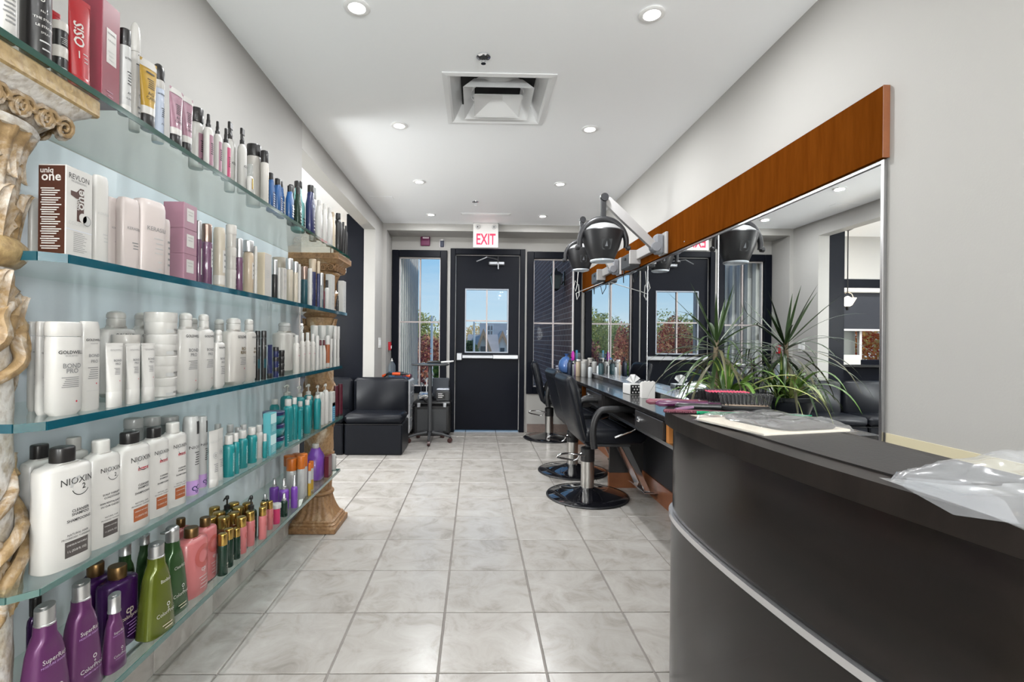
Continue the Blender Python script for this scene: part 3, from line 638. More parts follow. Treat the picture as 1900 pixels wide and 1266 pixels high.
ITEMS = [
  (1,'can_white_excl',-0.813,0.851,1.624,0.041,0.041,0.23),(1,'can_black_label',-0.814,0.918,1.624,0.045,0.045,0.235),(1,'jar_black',-0.823,0.9796,1.624,0.026,0.026,0.063),
  (1,'jar_black',-0.823,0.9796,1.687,0.026,0.026,0.048),(1,'tube_red_plain',-0.906,1.069,1.624,0.019,0.012,0.19),(1,'tube_red_one',-0.814,1.0157,1.624,0.0436,0.027,0.184),
  (1,'box_burgundy_tall',-0.823,1.084,1.624,0.052,0.047,0.219),(1,'bot_grey_ac',-0.804,1.131,1.624,0.024,0.024,0.194),(1,'can_white_ac',-0.842,1.219,1.624,0.023,0.023,0.267),
  (1,'tube_yellow',-0.807,1.215,1.624,0.047,0.029,0.17),(1,'can_paleblue',-0.8293,1.288,1.624,0.027,0.027,0.205),(1,'tube_mauve',-0.8007,1.316,1.624,0.045,0.028,0.153),
  (1,'tube_mauve',-0.804,1.372,1.624,0.039,0.024,0.159),(1,'bot_white_mauve_cap',-0.841,1.482,1.624,0.041,0.0404,0.179),(1,'mist_white_mauve',-0.806,1.483,1.624,0.027,0.0266,0.164),
  (1,'mist_white_mauve',-0.805,1.533,1.624,0.025,0.025,0.165),(1,'mist_white_magenta',-0.806,1.586,1.624,0.028,0.028,0.166),(1,'trig_white',-0.8553,1.71,1.624,0.034,0.0335,0.241),
  (1,'trig_white',-0.8218,1.727,1.624,0.031,0.0305,0.227),(1,'mini_white_gold',-0.7948,1.73,1.624,0.021,0.021,0.103),(1,'can_white_gold',-0.857,1.896,1.624,0.053,0.053,0.235),
  (1,'can_white_gold_slim',-0.814,1.891,1.624,0.029,0.029,0.211),(1,'blue_bottle',-0.824,1.9733,1.624,0.0436,0.027,0.155),(1,'blue_bottle',-0.816,2.0217,1.624,0.0505,0.032,0.148),
  (1,'blue_bottle_small',-0.8235,2.07,1.624,0.043,0.0266,0.154),(1,'blue_bottle_small',-0.7955,2.097,1.624,0.044,0.0266,0.143),(1,'dark_green_bottle',-0.829,2.201,1.624,0.047,0.0286,0.18),
  (1,'dark_green_bottle',-0.8,2.206,1.624,0.044,0.0266,0.172),(1,'aqua_bottle',-0.847,2.336,1.624,0.086,0.0532,0.238),(1,'navy_bottle',-0.8005,2.371,1.624,0.059,0.0364,0.231),
  (1,'white_orange_dot',-0.849,2.555,1.624,0.037,0.037,0.275),(1,'white_leaf_bottle',-0.805,2.514,1.624,0.048,0.029,0.2),(1,'white_leaf_bottle',-0.803,2.596,1.624,0.041,0.026,0.206),
  (1,'white_leaf_bottle',-0.805,2.693,1.624,0.047,0.029,0.212),(1,'beige_bottle',-0.802,2.745,1.624,0.04,0.025,0.2),(1,'black_bottle_s1',-0.825,2.926,1.624,0.05,0.05,0.24),
  (1,'black_slim',-0.811,2.988,1.624,0.022,0.022,0.204),(1,'black_slim',-0.801,3.012,1.624,0.022,0.022,0.187),(2,'white_oval_kera',-0.886,1.0,1.277,0.021,0.012,0.119),
  (2,'box_one',-0.824,1.0,1.277,0.066,0.053,0.177),(2,'white_oval_kera_big',-0.81,1.069,1.277,0.035,0.019,0.187),(2,'blush_rect',-0.8417,1.147,1.277,0.03,0.017,0.163),
  (2,'blush_rect',-0.8192,1.1665,1.277,0.0465,0.026,0.167),(2,'blush_rect_big',-0.813,1.2295,1.277,0.0762,0.042,0.179),(2,'blush_oval',-0.808,1.286,1.277,0.029,0.016,0.148),
  (2,'box_mauve',-0.823,1.378,1.277,0.062,0.056,0.072),(2,'box_mauve',-0.823,1.378,1.349,0.062,0.056,0.069),(2,'box_mauve',-0.823,1.378,1.418,0.062,0.056,0.071),
  (2,'purple_silver_slim',-0.808,1.44,1.277,0.017,0.017,0.182),(2,'purple_bronze',-0.807,1.482,1.277,0.03,0.03,0.182),(2,'cream_label',-0.809,1.557,1.277,0.035,0.035,0.188),
  (2,'jar_cream',-0.816,1.645,1.277,0.032,0.032,0.069),(2,'jar_cream',-0.816,1.645,1.346,0.032,0.032,0.073),(2,'jar_cream',-0.816,1.645,1.419,0.032,0.032,0.075),
  (2,'smoke_silver',-0.804,1.677,1.277,0.023,0.023,0.179),(2,'champagne_label',-0.81,1.756,1.277,0.035,0.035,0.188),(2,'white_slim',-0.798,1.784,1.277,0.013,0.013,0.174),
  (2,'box_beige',-0.808,1.88,1.277,0.062,0.031,0.164),(2,'jar_cream_big',-0.91,2.281,1.277,0.061,0.061,0.215),(2,'dark_silver_cap',-0.803,1.967,1.277,0.022,0.022,0.155),
  (2,'white_slim',-0.798,1.995,1.277,0.012,0.012,0.128),(2,'box_cream_small',-0.801,2.046,1.277,0.035,0.018,0.133),(2,'cream_silver_cap',-0.816,2.154,1.277,0.031,0.031,0.191),
  (2,'cream_silver_cap',-0.803,2.191,1.277,0.023,0.023,0.183),(2,'white_slim',-0.799,2.225,1.277,0.014,0.014,0.178),(2,'teal_copper',-0.808,2.316,1.277,0.031,0.031,0.18),
  (2,'white_slim',-0.802,2.378,1.277,0.02,0.02,0.181),(2,'navy_silver',-0.8215,2.473,1.277,0.034,0.034,0.241),(2,'navy_silver',-0.7955,2.483,1.277,0.016,0.016,0.232),
  (2,'green_silver',-0.804,2.553,1.277,0.024,0.024,0.182),(2,'red_slim',-0.797,2.582,1.277,0.011,0.011,0.093),(2,'white_black_cap_small',-0.805,2.656,1.277,0.025,0.025,0.158),
  (2,'box_white_tall',-0.826,2.787,1.277,0.065,0.033,0.204),(2,'black_mini',-0.8,2.844,1.277,0.015,0.015,0.091),(2,'box_white_tall',-0.816,2.994,1.277,0.064,0.032,0.193),
  (3,'bond_rect',-0.917,1.038,0.964,0.026,0.014,0.186),(3,'bond_rect',-0.858,0.992,0.964,0.03,0.016,0.185),(3,'bond_rect',-0.82,0.992,0.964,0.065,0.036,0.185),
  (3,'bond_bottle',-0.822,1.058,0.964,0.044,0.024,0.188),(3,'bond_big',-0.948,1.311,0.964,0.1,0.055,0.224),(3,'bond_big',-0.953,1.418,0.964,0.083,0.045,0.226),
  (3,'jar_bond_back',-0.88,1.2507,0.964,0.0584,0.059,0.162),(3,'bond_tube',-0.804,1.107,0.964,0.04,0.025,0.142),(3,'bond_tube',-0.804,1.167,0.964,0.04,0.025,0.141),
  (3,'bond_tube',-0.804,1.22,0.964,0.04,0.025,0.141),(3,'jar_bond',-0.838,1.3212,0.964,0.076,0.076,0.05),(3,'jar_bond',-0.838,1.3212,1.014,0.076,0.076,0.057),
  (3,'jar_bond',-0.838,1.3212,1.071,0.076,0.076,0.057),(3,'jar_bond',-0.838,1.3212,1.128,0.076,0.076,0.058),(3,'bond_big',-0.821,1.403,0.964,0.077,0.042,0.226),
  (3,'bond_big',-0.917,1.609,0.964,0.06,0.033,0.22),(3,'bond_big',-0.819,1.4913,0.964,0.0673,0.037,0.227),(3,'bond_small',-0.804,1.5487,0.964,0.0445,0.025,0.181),
  (3,'bond_big',-0.93,1.794,0.964,0.073,0.04,0.224),(3,'repair_big',-0.821,1.677,0.964,0.105,0.058,0.224),(3,'repair_big',-0.819,1.785,0.964,0.069,0.038,0.225),
  (3,'dark_teal_can',-0.809,1.835,0.964,0.018,0.018,0.183),(3,'dark_teal_can',-0.801,1.868,0.964,0.019,0.019,0.184),(3,'navy_tube',-0.803,1.929,0.964,0.037,0.023,0.13),
  (3,'jar_navy',-0.803,1.986,0.964,0.022,0.022,0.039),(3,'jar_navy',-0.803,1.986,1.003,0.022,0.022,0.041),(3,'jar_navy',-0.803,1.986,1.044,0.022,0.022,0.041),
  (3,'jar_navy_low',-0.804,2.047,0.964,0.023,0.023,0.026),(3,'jar_navy_low',-0.804,2.047,0.99,0.023,0.023,0.027),(3,'jar_navy_low',-0.804,2.047,1.017,0.023,0.023,0.027),
  (3,'jar_navy_low',-0.804,2.047,1.044,0.023,0.023,0.027),(3,'white_big_dome',-0.88,2.27,0.964,0.145,0.08,0.23),(3,'white_flip_small',-0.806,2.219,0.964,0.028,0.028,0.171),
  (3,'white_flip_small',-0.804,2.289,0.964,0.024,0.024,0.182),(3,'white_flip_small',-0.806,2.363,0.964,0.027,0.027,0.185),(3,'white_flip_small',-0.805,2.434,0.964,0.025,0.025,0.179),
  (3,'white_can_dark',-0.849,2.592,0.964,0.038,0.038,0.225),(3,'white_can_dark',-0.848,2.714,0.964,0.046,0.046,0.229),(3,'white_can_dark',-0.8385,2.827,0.964,0.051,0.051,0.233),
  (3,'white_navy_label',-0.802,2.492,0.964,0.021,0.021,0.171),(3,'red_cap_white',-0.801,2.545,0.964,0.019,0.019,0.149),(3,'red_cap_white',-0.803,2.608,0.964,0.022,0.022,0.149),
  (3,'brown_white',-0.805,2.675,0.964,0.025,0.025,0.173),(3,'white_navy_label',-0.801,2.726,0.964,0.017,0.017,0.155),(3,'white_can_slim',-0.8,2.797,0.964,0.021,0.021,0.229),
  (3,'white_can_slim',-0.8015,2.863,0.964,0.021,0.021,0.228),(4,'scalp_black_back',-0.913,1.047,0.664,0.067,0.037,0.229),(4,'scalp_black',-0.822,0.994,0.664,0.102,0.056,0.236),
  (4,'scalp_white_back',-0.927,1.152,0.664,0.062,0.034,0.223),(4,'scalp_white',-0.821,1.093,0.664,0.077,0.043,0.23),(4,'scalp_color_black',-0.822,1.184,0.664,0.094,0.052,0.23),
  (4,'scalp_color_black',-0.821,1.27,0.664,0.076,0.042,0.226),(4,'scalp_color_white',-0.821,1.348,0.664,0.076,0.042,0.225),(4,'grey_can',-0.964,1.404,0.664,0.047,0.047,0.227),
  (4,'grey_can',-0.963,1.48,0.664,0.046,0.046,0.22),(4,'grey_can',-0.966,1.57,0.664,0.051,0.051,0.207),(4,'silver_pattern_can',-0.821,1.433,0.664,0.042,0.042,0.228),
  (4,'silver_pattern_can',-0.8303,1.505,0.664,0.032,0.032,0.217),(4,'scalp_tube',-0.8007,1.52,0.664,0.041,0.025,0.172),(4,'scalp_tube',-0.822,1.5928,0.664,0.0366,0.023,0.164),
  (4,'white_screw',-0.96,1.849,0.664,0.029,0.029,0.134),(4,'white_screw',-0.909,1.839,0.664,0.031,0.031,0.134),(4,'white_screw',-0.8535,1.784,0.664,0.03,0.0295,0.134),
  (4,'white_screw',-0.861,1.841,0.664,0.029,0.029,0.134),(4,'teal_bottle',-0.811,1.6313,0.664,0.0376,0.038,0.134),(4,'teal_bottle',-0.804,1.6638,0.664,0.025,0.025,0.136),
  (4,'teal_bottle',-0.819,1.741,0.664,0.038,0.038,0.131),(4,'teal_bottle',-0.8185,1.814,0.664,0.038,0.0374,0.129),(4,'white_oil_bottle',-0.8245,1.888,0.664,0.029,0.029,0.124),
  (4,'teal_mini',-0.8005,1.885,0.664,0.017,0.017,0.092),(4,'box_teal',-0.805,1.939,0.664,0.058,0.029,0.082),(4,'box_teal',-0.805,1.939,0.746,0.058,0.029,0.082),
  (4,'teal_jar',-0.828,2.0309,0.664,0.087,0.087,0.052),(4,'teal_jar',-0.828,2.0309,0.716,0.087,0.087,0.052),(4,'teal_jar',-0.828,2.0309,0.768,0.087,0.087,0.052),
  (4,'teal_bottle_w',-0.953,2.348,0.664,0.045,0.045,0.167),(4,'teal_box_small',-0.795,2.086,0.664,0.0208,0.01,0.159),(4,'teal_bottle_tall',-0.831,2.1933,0.664,0.0426,0.043,0.186),
  (4,'teal_bottle_tall',-0.8167,2.2308,0.664,0.0297,0.0295,0.189),(4,'teal_box_small',-0.7943,2.245,0.664,0.026,0.0128,0.131),(4,'teal_bottle_tall',-0.8425,2.377,0.664,0.032,0.0315,0.153),
  (4,'teal_bottle_tall',-0.8095,2.379,0.664,0.032,0.0315,0.161),(4,'teal_flat',-0.8323,2.469,0.664,0.05,0.031,0.169),(4,'teal_flat',-0.7997,2.499,0.664,0.051,0.032,0.171),
  (4,'pump_teal',-0.979,2.571,0.664,0.069,0.069,0.215),(4,'pump_teal',-0.896,2.518,0.664,0.052,0.052,0.215),(4,'pump_teal',-0.883,2.61,0.664,0.052,0.052,0.215),
  (4,'pump_white',-0.8723,2.729,0.664,0.04,0.0394,0.199),(4,'white_oil_tall',-0.816,2.615,0.664,0.033,0.033,0.173),(4,'pump_white',-0.8328,2.741,0.664,0.037,0.0364,0.207),
  (4,'white_oil_tall',-0.807,2.657,0.664,0.034,0.034,0.18),(4,'box_white_blue',-0.8008,2.746,0.664,0.05,0.025,0.162),(4,'maroon_bottle',-0.813,2.877,0.664,0.042,0.026,0.182),
  (4,'maroon_bottle',-0.803,2.933,0.664,0.043,0.027,0.187),(5,'violet_back',-0.95,1.083,0.366,0.033,0.021,0.188),(5,'violet_trap',-0.837,0.975,0.366,0.0871,0.055,0.23),
  (5,'violet_trap',-0.836,1.062,0.366,0.0832,0.052,0.232),(5,'violet_trap_small',-0.816,1.131,0.366,0.052,0.032,0.171),(5,'plum_big',-0.9318,1.227,0.366,0.088,0.0542,0.197),
  (5,'plum_big',-0.8728,1.219,0.366,0.098,0.0601,0.194),(5,'green_back',-0.94,1.34,0.366,0.066,0.041,0.196),(5,'lime_trap',-0.8123,1.2701,0.366,0.094,0.058,0.229),
  (5,'green_back',-0.938,1.416,0.366,0.057,0.035,0.192),(5,'green_trap',-0.828,1.3626,0.366,0.0881,0.055,0.236),(5,'pink_big',-0.921,1.558,0.366,0.068,0.042,0.186),
  (5,'pink_big',-0.832,1.4591,0.366,0.101,0.064,0.196),(5,'pink_big',-0.8417,1.5511,0.366,0.08,0.0493,0.192),(5,'green_gold',-0.8003,1.578,0.366,0.031,0.0305,0.131),
  (5,'green_gold',-0.809,1.634,0.366,0.029,0.029,0.125),(5,'green_gold',-0.813,1.693,0.366,0.027,0.027,0.104),(5,'pink_gold',-0.818,1.739,0.366,0.036,0.036,0.126),
  (5,'pink_gold',-0.817,1.803,0.366,0.034,0.034,0.123),(5,'pink_gold',-0.797,1.862,0.366,0.03,0.0295,0.119),(5,'pink_gold',-0.814,1.91,0.366,0.027,0.027,0.121),
  (5,'pink_gold',-0.808,1.953,0.366,0.026,0.026,0.111),(5,'amber_gold',-0.9208,1.736,0.366,0.037,0.037,0.125),(5,'amber_gold',-0.8792,1.7405,0.366,0.0436,0.044,0.125),
  (5,'amber_gold',-0.922,1.79,0.366,0.044,0.044,0.125),(5,'amber_gold',-0.867,1.7855,0.366,0.0436,0.044,0.125),(5,'amber_gold',-0.965,1.841,0.366,0.04,0.0394,0.125),
  (5,'amber_gold',-0.877,1.842,0.366,0.044,0.044,0.125),(5,'amber_gold',-0.918,1.8907,0.366,0.0406,0.041,0.125),(5,'amber_gold',-0.8658,1.89,0.366,0.04,0.04,0.125),
  (5,'pump_dark',-0.922,1.8473,0.366,0.0436,0.0433,0.165),(5,'pump_dark',-0.8335,1.848,0.366,0.041,0.0404,0.165),(5,'magenta_jar',-0.808,2.015,0.366,0.033,0.033,0.08),
  (5,'mist_violet',-0.921,2.274,0.366,0.042,0.042,0.109),(5,'mist_green',-0.914,2.158,0.366,0.028,0.028,0.074),(5,'mist_green',-0.807,2.095,0.366,0.03,0.03,0.096),
  (5,'mist_violet',-0.8427,2.184,0.366,0.045,0.045,0.135),(5,'mist_violet',-0.8042,2.204,0.366,0.03,0.03,0.144),(5,'orange_can',-0.925,2.461,0.366,0.051,0.051,0.172),
  (5,'orange_can',-0.9338,2.591,0.366,0.048,0.048,0.15),(5,'orange_can',-0.8659,2.339,0.366,0.051,0.051,0.186),(5,'orange_can',-0.8192,2.3302,0.366,0.036,0.036,0.2),
  (5,'orange_can',-0.8209,2.3678,0.366,0.037,0.0364,0.203),(5,'yellow_can',-0.7939,2.373,0.366,0.015,0.0148,0.155),(5,'yellow_can',-0.812,2.451,0.366,0.023,0.023,0.146),
  (5,'purple_jug',-0.8633,2.674,0.366,0.147,0.091,0.184),(5,'box_maroon',-0.8048,2.699,0.366,0.048,0.024,0.114),(5,'box_maroon',-0.806,2.752,0.366,0.023,0.011,0.11),
  (5,'white_black_print',-0.814,2.847,0.366,0.027,0.027,0.088),
]

# ================================================================== hair products
_C = dict(white=(0.432, 0.420, 0.400), offw=(0.408, 0.388, 0.360), cream=(0.368, 0.328, 0.264), blush=(0.440, 0.388, 0.372), black=(.012, .011, .011), grey=(0.216, 0.224, 0.220), lgrey=(0.352, 0.352, 0.344),
          silver=(0.480, 0.480, 0.480), red=(0.272, 0.006, 0.010), burg=(0.160, 0.022, 0.036), mauve=(0.256, 0.136, 0.176), dmauve=(0.240, 0.104, 0.144), magenta=(0.336, 0.048, 0.112), yellow=(0.320, 0.192, 0.016), pblue=(0.440, 0.496, 0.608),
          blue=(0.010, 0.060, 0.176), navy=(.010, .014, .06), aqua=(0.160, 0.368, 0.352), dgreen=(0.010, 0.028, 0.018), green=(0.024, 0.060, 0.019), lime=(0.076, 0.092, 0.010), teal=(0.008, 0.160, 0.168), dteal=(0.005, 0.040, 0.052), ltteal=(0.080, 0.304, 0.336),
          violet=(0.084, 0.022, 0.080), plum=(0.032, 0.006, 0.056), purple=(0.128, 0.040, 0.264), pink=(0.368, 0.112, 0.112), dpink=(0.320, 0.068, 0.060), hotpink=(0.384, 0.024, 0.088), orange=(0.416, 0.104, 0.010), maroon=(0.056, 0.005, 0.013), brown=(0.044, 0.014, 0.008), rust=(0.240, 0.068, 0.024),
          amber=(0.096, 0.032, 0.008), beige=(0.448, 0.384, 0.288), champ=(0.368, 0.296, 0.216), bronze=(0.160, 0.096, 0.040), gold=(0.440, 0.288, 0.080), ink=(.02, .02, .02), dink=(0.160, 0.160, 0.160), copper=(0.288, 0.208, 0.176), wine=(0.080, 0.008, 0.016), lav=(0.336, 0.208, 0.416), brblue=(0.008, 0.176, 0.336), dotr=(0.360, 0.008, 0.024), orng=(0.560, 0.176, 0.016))
_METAL = dict(silver=.35, gold=.22, bronze=.35, copper=.3)
_GLOSS = dict(green=.25, lime=.25, violet=.3, plum=.25, dgreen=.25)
def pm(k):
    if k == 'clear': return glass_mat('clear_cap', (.86, .88, .88), 1.0, .02, base=.12, basecol=(.7, .72, .72))
    if k == 'amberg': return mat('amber_glass', _C['amber'], .08, spec=.7, coat=.4)
    if k == 'purpleg': return mat('purple_glass', (.10, .045, .085), .08, spec=.7, coat=.4)
    if k in _METAL: return mat('pack_' + k, _C[k], _METAL[k], metal=.92)
    if k in ('ink', 'dink'): return mat('print_' + k, _C[k], .6)
    return mat('pack_' + k, _C[k], _GLOSS.get(k, .33), metal=.25 if k in _GLOSS else 0.0, coat=.15)
PROF = {
    'straight': [(0, .94), (.015, 1), (.965, 1), (1, .93)],
    'shoulder': [(0, .93), (.02, 1), (.82, 1), (.90, .88), (.96, .58), (1, .46)],
    'soft': [(0, .92), (.02, 1), (.86, 1), (.94, .90), (.985, .62), (1, .5)],
    'trap': [(0, .94), (.015, 1), (.40, .87), (.72, .70), (.80, .62), (.86, .44), (.90, .38), (1, .36)],
    'bond': [(0, .74), (.065, 1), (.93, 1), (1, .95)],
    'bondbig': [(0, .70), (.06, 1), (.90, 1), (.945, .90), (.97, .55), (1, .42)],
    'scalp': [(0, .95), (.015, 1), (.45, .985), (.93, .97), (.965, .88), (.985, .62), (1, .42)],
    'jug': [(0, .92), (.03, 1), (.60, 1), (.78, .78), (.92, .36), (1, .30)],
    'slope': [(0, .93), (.02, 1), (.70, 1), (.86, .74), (.95, .5), (1, .42)],
    'bowl': [(0, .62), (.08, .70), (.5, .92), (.9, 1), (1, 1)],
    'taper': [(0, 1), (.5, .97), (1, .90)],
    'round': [(0, .90), (.02, 1), (.90, 1), (.97, .93), (1, .80)]}
ST = {}
def S(name, d, cat, body, prof='straight', n=2.0, cap=None, kind='bottle', L=(), T=(), B=(), R=()):
    ST[name] = dict(d=d, cat=cat, body=body, prof=prof, n=n, cap=cap, kind=kind, L=L, T=T, B=B, R=R)
def para(z0, z1, k, y0, y1, col='dink', th=.35):
    """k thin printed lines"""
    out = []
    for i in range(k):
        z = z1 - (z1 - z0) * i / max(1, k - 1); sh = (y1 - y0) * (.25 * ((i * 7919) % 5) / 5)
        out.append((z, y0 + sh, y1, (z1 - z0) / max(1, k - 1) * th, col))
    return out
# texts: (string, z, size/width, y/halfwidth, colour, rotated, bold) ; labels: (z0, z1, y0, y1, colour) ; bars: (z, y0, y1, thickness, colour) ; rings (z, y, r0, r1, colour, a0, a1)
BONDT = [('GOLDWELL', .78, .145, .05, 'ink', 0, 1), ('DUALSENSES', .745, .07, .05, 'dink', 0, 0), ('BOND', .60, .20, .08, 'dink', 0, 1), ('PRO', .535, .20, .08, 'dink', 0, 1)]
BONDB = para(.36, .48, 6, -.55, .5)
# --- top shelf
S('can_white_excl', 'white spray can with black printing', 'can', 'white', cap=('full', 'white', .2, 1), T=[('EXCL', .55, .30, -.1, 'ink', 0, 1)], B=para(.15, .45, 8, -.5, .4))
S('can_black_label', 'tall black spray can with white printing', 'can', 'black', cap=('full', 'black', .18, 1), T=[('REBEL', .95, .26, .0, 'white', 0, 1), ('LABEL', .86, .26, .0, 'white', 0, 1), ('No.3', .44, .13, -.1, 'white', 0, 0), ('THE STRONG', .37, .13, .05, 'white', 0, 1), ('LE STRONG', .30, .13, .05, 'white', 0, 1), ('SPRAY', .24, .12, 0, 'white', 0, 0)], B=para(.10, .17, 2, -.4, .4, 'lgrey', .2), R=[(.56, -.25, .05, .085, 'white', 0, 360)])
S('jar_black', 'small black jar with pale lid', 'jar', 'black', kind='jar', cap=('lid', 'offw', .36, 1.04), B=para(.15, .5, 4, -.5, .5, 'lgrey'))
S('tube_red_plain', 'red squeeze tube at the back', 'tube', 'red', kind='tube', cap=('base', 'black', .12, .8))
S('tube_red_one', 'red squeeze tube with white lettering', 'tube', 'red', kind='tube', cap=('base', 'red', .12, .95), T=[('OSiS', .52, .60, .12, 'white', 1, 1), ('1', .22, .5, -.35, 'white', 0, 0)], B=para(.20, .30, 3, .0, .45, 'lgrey', .2))
S('box_burgundy_tall', 'tall burgundy carton with white label', 'box', 'burg', kind='box', L=[(.40, .74, -.55, .55, 'white')], T=[('GOLDWELL', .69, .09, 0, 'ink', 0, 1), ('KERASILK', .62, .10, 0, 'dink', 0, 0)], B=para(.44, .52, 3, -.4, .3, 'lgrey', .2) + para(.08, .12, 2, -.5, .2, 'dmauve', .3))
S('bot_grey_ac', 'slim grey-white bottle with black cap', 'bottle', 'lgrey', 'straight', cap=('full', 'black', .2, .96), L=[(0, .13, -1, 1, 'white')], T=[('STERILE', .80, .24, .1, 'ink', 0, 1), ('AG', .30, .30, .1, 'ink', 0, 0), ('CARE', .22, .24, .1, 'ink', 0, 0)], B=para(.45, .62, 5, -.4, .6, 'ink'))
S('can_white_ac', 'tall white can with domed cap', 'can', 'white', cap=('dome', 'white', .28, 1), T=[('AG', .95, .36, .2, 'ink', 0, 0)], B=[(.84, -.6, .9, .012, 'ink')] + para(.10, .3, 4, -.3, .6), R=[(.45, .35, .16, .20, 'ink', 0, 360)])
S('tube_yellow', 'mustard yellow tube with white top and black cap', 'tube', 'yellow', kind='tube', cap=('base', 'black', .22, .74), L=[(.86, 1.0, -1, 1, 'white'), (.0, .14, -1, 1, 'white')], T=[('AG', .36, .26, .05, 'ink', 0, 0), ('CARE', .28, .22, .05, 'ink', 0, 0)], B=para(.5, .66, 5, -.3, .5, 'ink') + [(.78, -.4, .6, .03, 'ink')])
S('can_paleblue', 'pale blue can with black domed cap', 'can', 'pblue', cap=('dome', 'black', .22, 1.05), L=[(.86, 1, -1, 1, 'white'), (0, .1, -1, 1, 'white')], T=[('XTRAMIST', .76, .2, .1, 'ink', 0, 1), ('AG', .28, .3, .1, 'ink', 0, 0)], B=para(.42, .55, 5, -.3, .6, 'ink'))
S('tube_mauve', 'mauve tube with white ends and black cap', 'tube', 'mauve', kind='tube', cap=('base', 'black', .2, .74), L=[(.88, 1, -1, 1, 'white'), (0, .14, -1, 1, 'white')], T=[('AG', .34, .26, .05, 'ink', 0, 0), ('CARE', .26, .22, .05, 'ink', 0, 0)], B=para(.46, .66, 6, -.3, .5, 'ink'))
S('bot_white_mauve_cap', 'white bottle with mauve label and wide black cap', 'bottle', 'white', 'soft', cap=('screw', 'black', .22, .92), L=[(.08, .74, -.55, .55, 'mauve')], B=para(.36, .58, 6, -.3, .3, 'ink', .5), T=[('AG', .18, .22, 0, 'ink', 0, 0)])
S('mist_white_mauve', 'slim white bottle with mauve label and black sprayer', 'spray bottle', 'white', 'soft', cap=('mist', 'black', .24, .55), L=[(.08, .8, -.6, .6, 'mauve')], B=para(.36, .6, 6, -.3, .3, 'ink', .5))
S('mist_white_magenta', 'slim white bottle with magenta label and black sprayer', 'spray bottle', 'white', 'soft', cap=('mist', 'black', .28, .55), L=[(.08, .86, -.6, .6, 'magenta')], B=para(.36, .6, 6, -.3, .3, 'maroon', .5))
S('trig_white', 'white bottle with black trigger sprayer', 'spray bottle', 'white', 'soft', cap=('trigger', 'black', .25, .5), T=[('CURL', .52, .34, .2, 'ink', 0, 1)])
S('mini_white_gold', 'small white bottle with gold label and clear cap', 'bottle', 'white', 'soft', cap=('screw', 'clear', .4, .85), L=[(.25, .85, -.5, .6, 'gold')])
S('can_white_gold', 'wide cream can with black cap and gold label', 'can', 'offw', cap=('full', 'black', .2, .97), L=[(.05, .9, -.2, .75, 'beige')], B=para(.2, .6, 6, .0, .6, 'ink'))
S('can_white_gold_slim', 'slim cream can with black cap and gold label', 'can', 'offw', cap=('full', 'black', .22, .97), L=[(.05, .9, -.2, .85, 'beige')], B=para(.2, .6, 6, .0, .7, 'ink'))
S('blue_bottle', 'blue bottle with black cap', 'bottle', 'blue', 'slope', 3, cap=('flip', 'black', .17, .5), L=[(.08, .62, -.4, .7, 'navy')], B=para(.12, .55, 7, -.3, .6, 'pblue'))
S('blue_bottle_small', 'smaller blue bottle with black cap', 'bottle', 'blue', 'slope', 3, cap=('flip', 'black', .17, .5), B=para(.12, .5, 5, -.3, .6, 'white', .6))
S('dark_green_bottle', 'dark bottle with black cap and pale print', 'bottle', 'dgreen', 'slope', 3, cap=('flip', 'black', .18, .5), B=para(.12, .6, 6, -.3, .6, 'lgrey'))
S('aqua_bottle', 'large pale aqua bottle with black cap', 'bottle', 'aqua', 'jug', 3, cap=('screw', 'black', .13, .42), B=para(.1, .3, 4, -.2, .6, 'ink'))
S('navy_bottle', 'navy blue bottle with black cap', 'bottle', 'navy', 'slope', 3, cap=('screw', 'black', .14, .5), T=[('BLUE', .62, .3, .1, 'pblue', 0, 1)], B=para(.1, .35, 4, -.2, .6, 'lgrey'))
S('white_orange_dot', 'white bottle with white cap and orange dot', 'bottle', 'white', 'soft', cap=('screw', 'grey', .2, .8), R=[(.80, .35, 0, .09, 'orng', 0, 360)], B=para(.1, .3, 3, 0, .6))
S('white_leaf_bottle', 'white bottle with pink feather print', 'bottle', 'white', 'slope', 3, cap=('flip', 'white', .14, .45), R=[(.28, .2, .0, .16, 'mauve', 60, 120), (.22, .2, .0, .22, 'magenta', 75, 100)])
S('beige_bottle', 'beige bottle with beige cap', 'bottle', 'beige', 'slope', 3, cap=('flip', 'champ', .12, .5), B=para(.2, .4, 3, 0, .6))
S('black_bottle_s1', 'wide black bottle with black cap', 'bottle', 'black', 'shoulder', cap=('screw', 'black', .14, .6))
S('black_slim', 'slim black bottle at the shelf end', 'bottle', 'black', 'shoulder', cap=('screw', 'black', .14, .6))
# --- second shelf
S('white_oval_kera', 'white bottle behind the column', 'bottle', 'white', 'round', 3)
S('box_one', 'brown and white carton with a big brown numeral', 'box', 'white', kind='box1')
S('white_oval_kera_big', 'tall glossy white oval bottle', 'bottle', 'white', 'round', 2.4, T=[('KERASILK', .55, .22, .2, 'lgrey', 0, 0)], B=para(.25, .33, 3, -.1, .6, 'lgrey'))
S('blush_rect', 'pale blush bottle with rounded edges', 'bottle', 'blush', 'round', 4, T=[('KERASILK', .56, .2, .3, 'dink', 0, 0)], B=para(.3, .38, 3, .0, .7))
S('blush_rect_big', 'wide pale blush bottle', 'bottle', 'blush', 'round', 4, T=[('KERASILK', .58, .19, .2, 'dink', 0, 0)], B=para(.28, .48, 4, -.1, .6, 'lgrey', .2) + para(.06, .16, 2, .2, .5, 'lgrey', .2))
S('blush_oval', 'short pale blush bottle', 'bottle', 'blush', 'round', 2.4, B=para(.2, .6, 5, .0, .6))
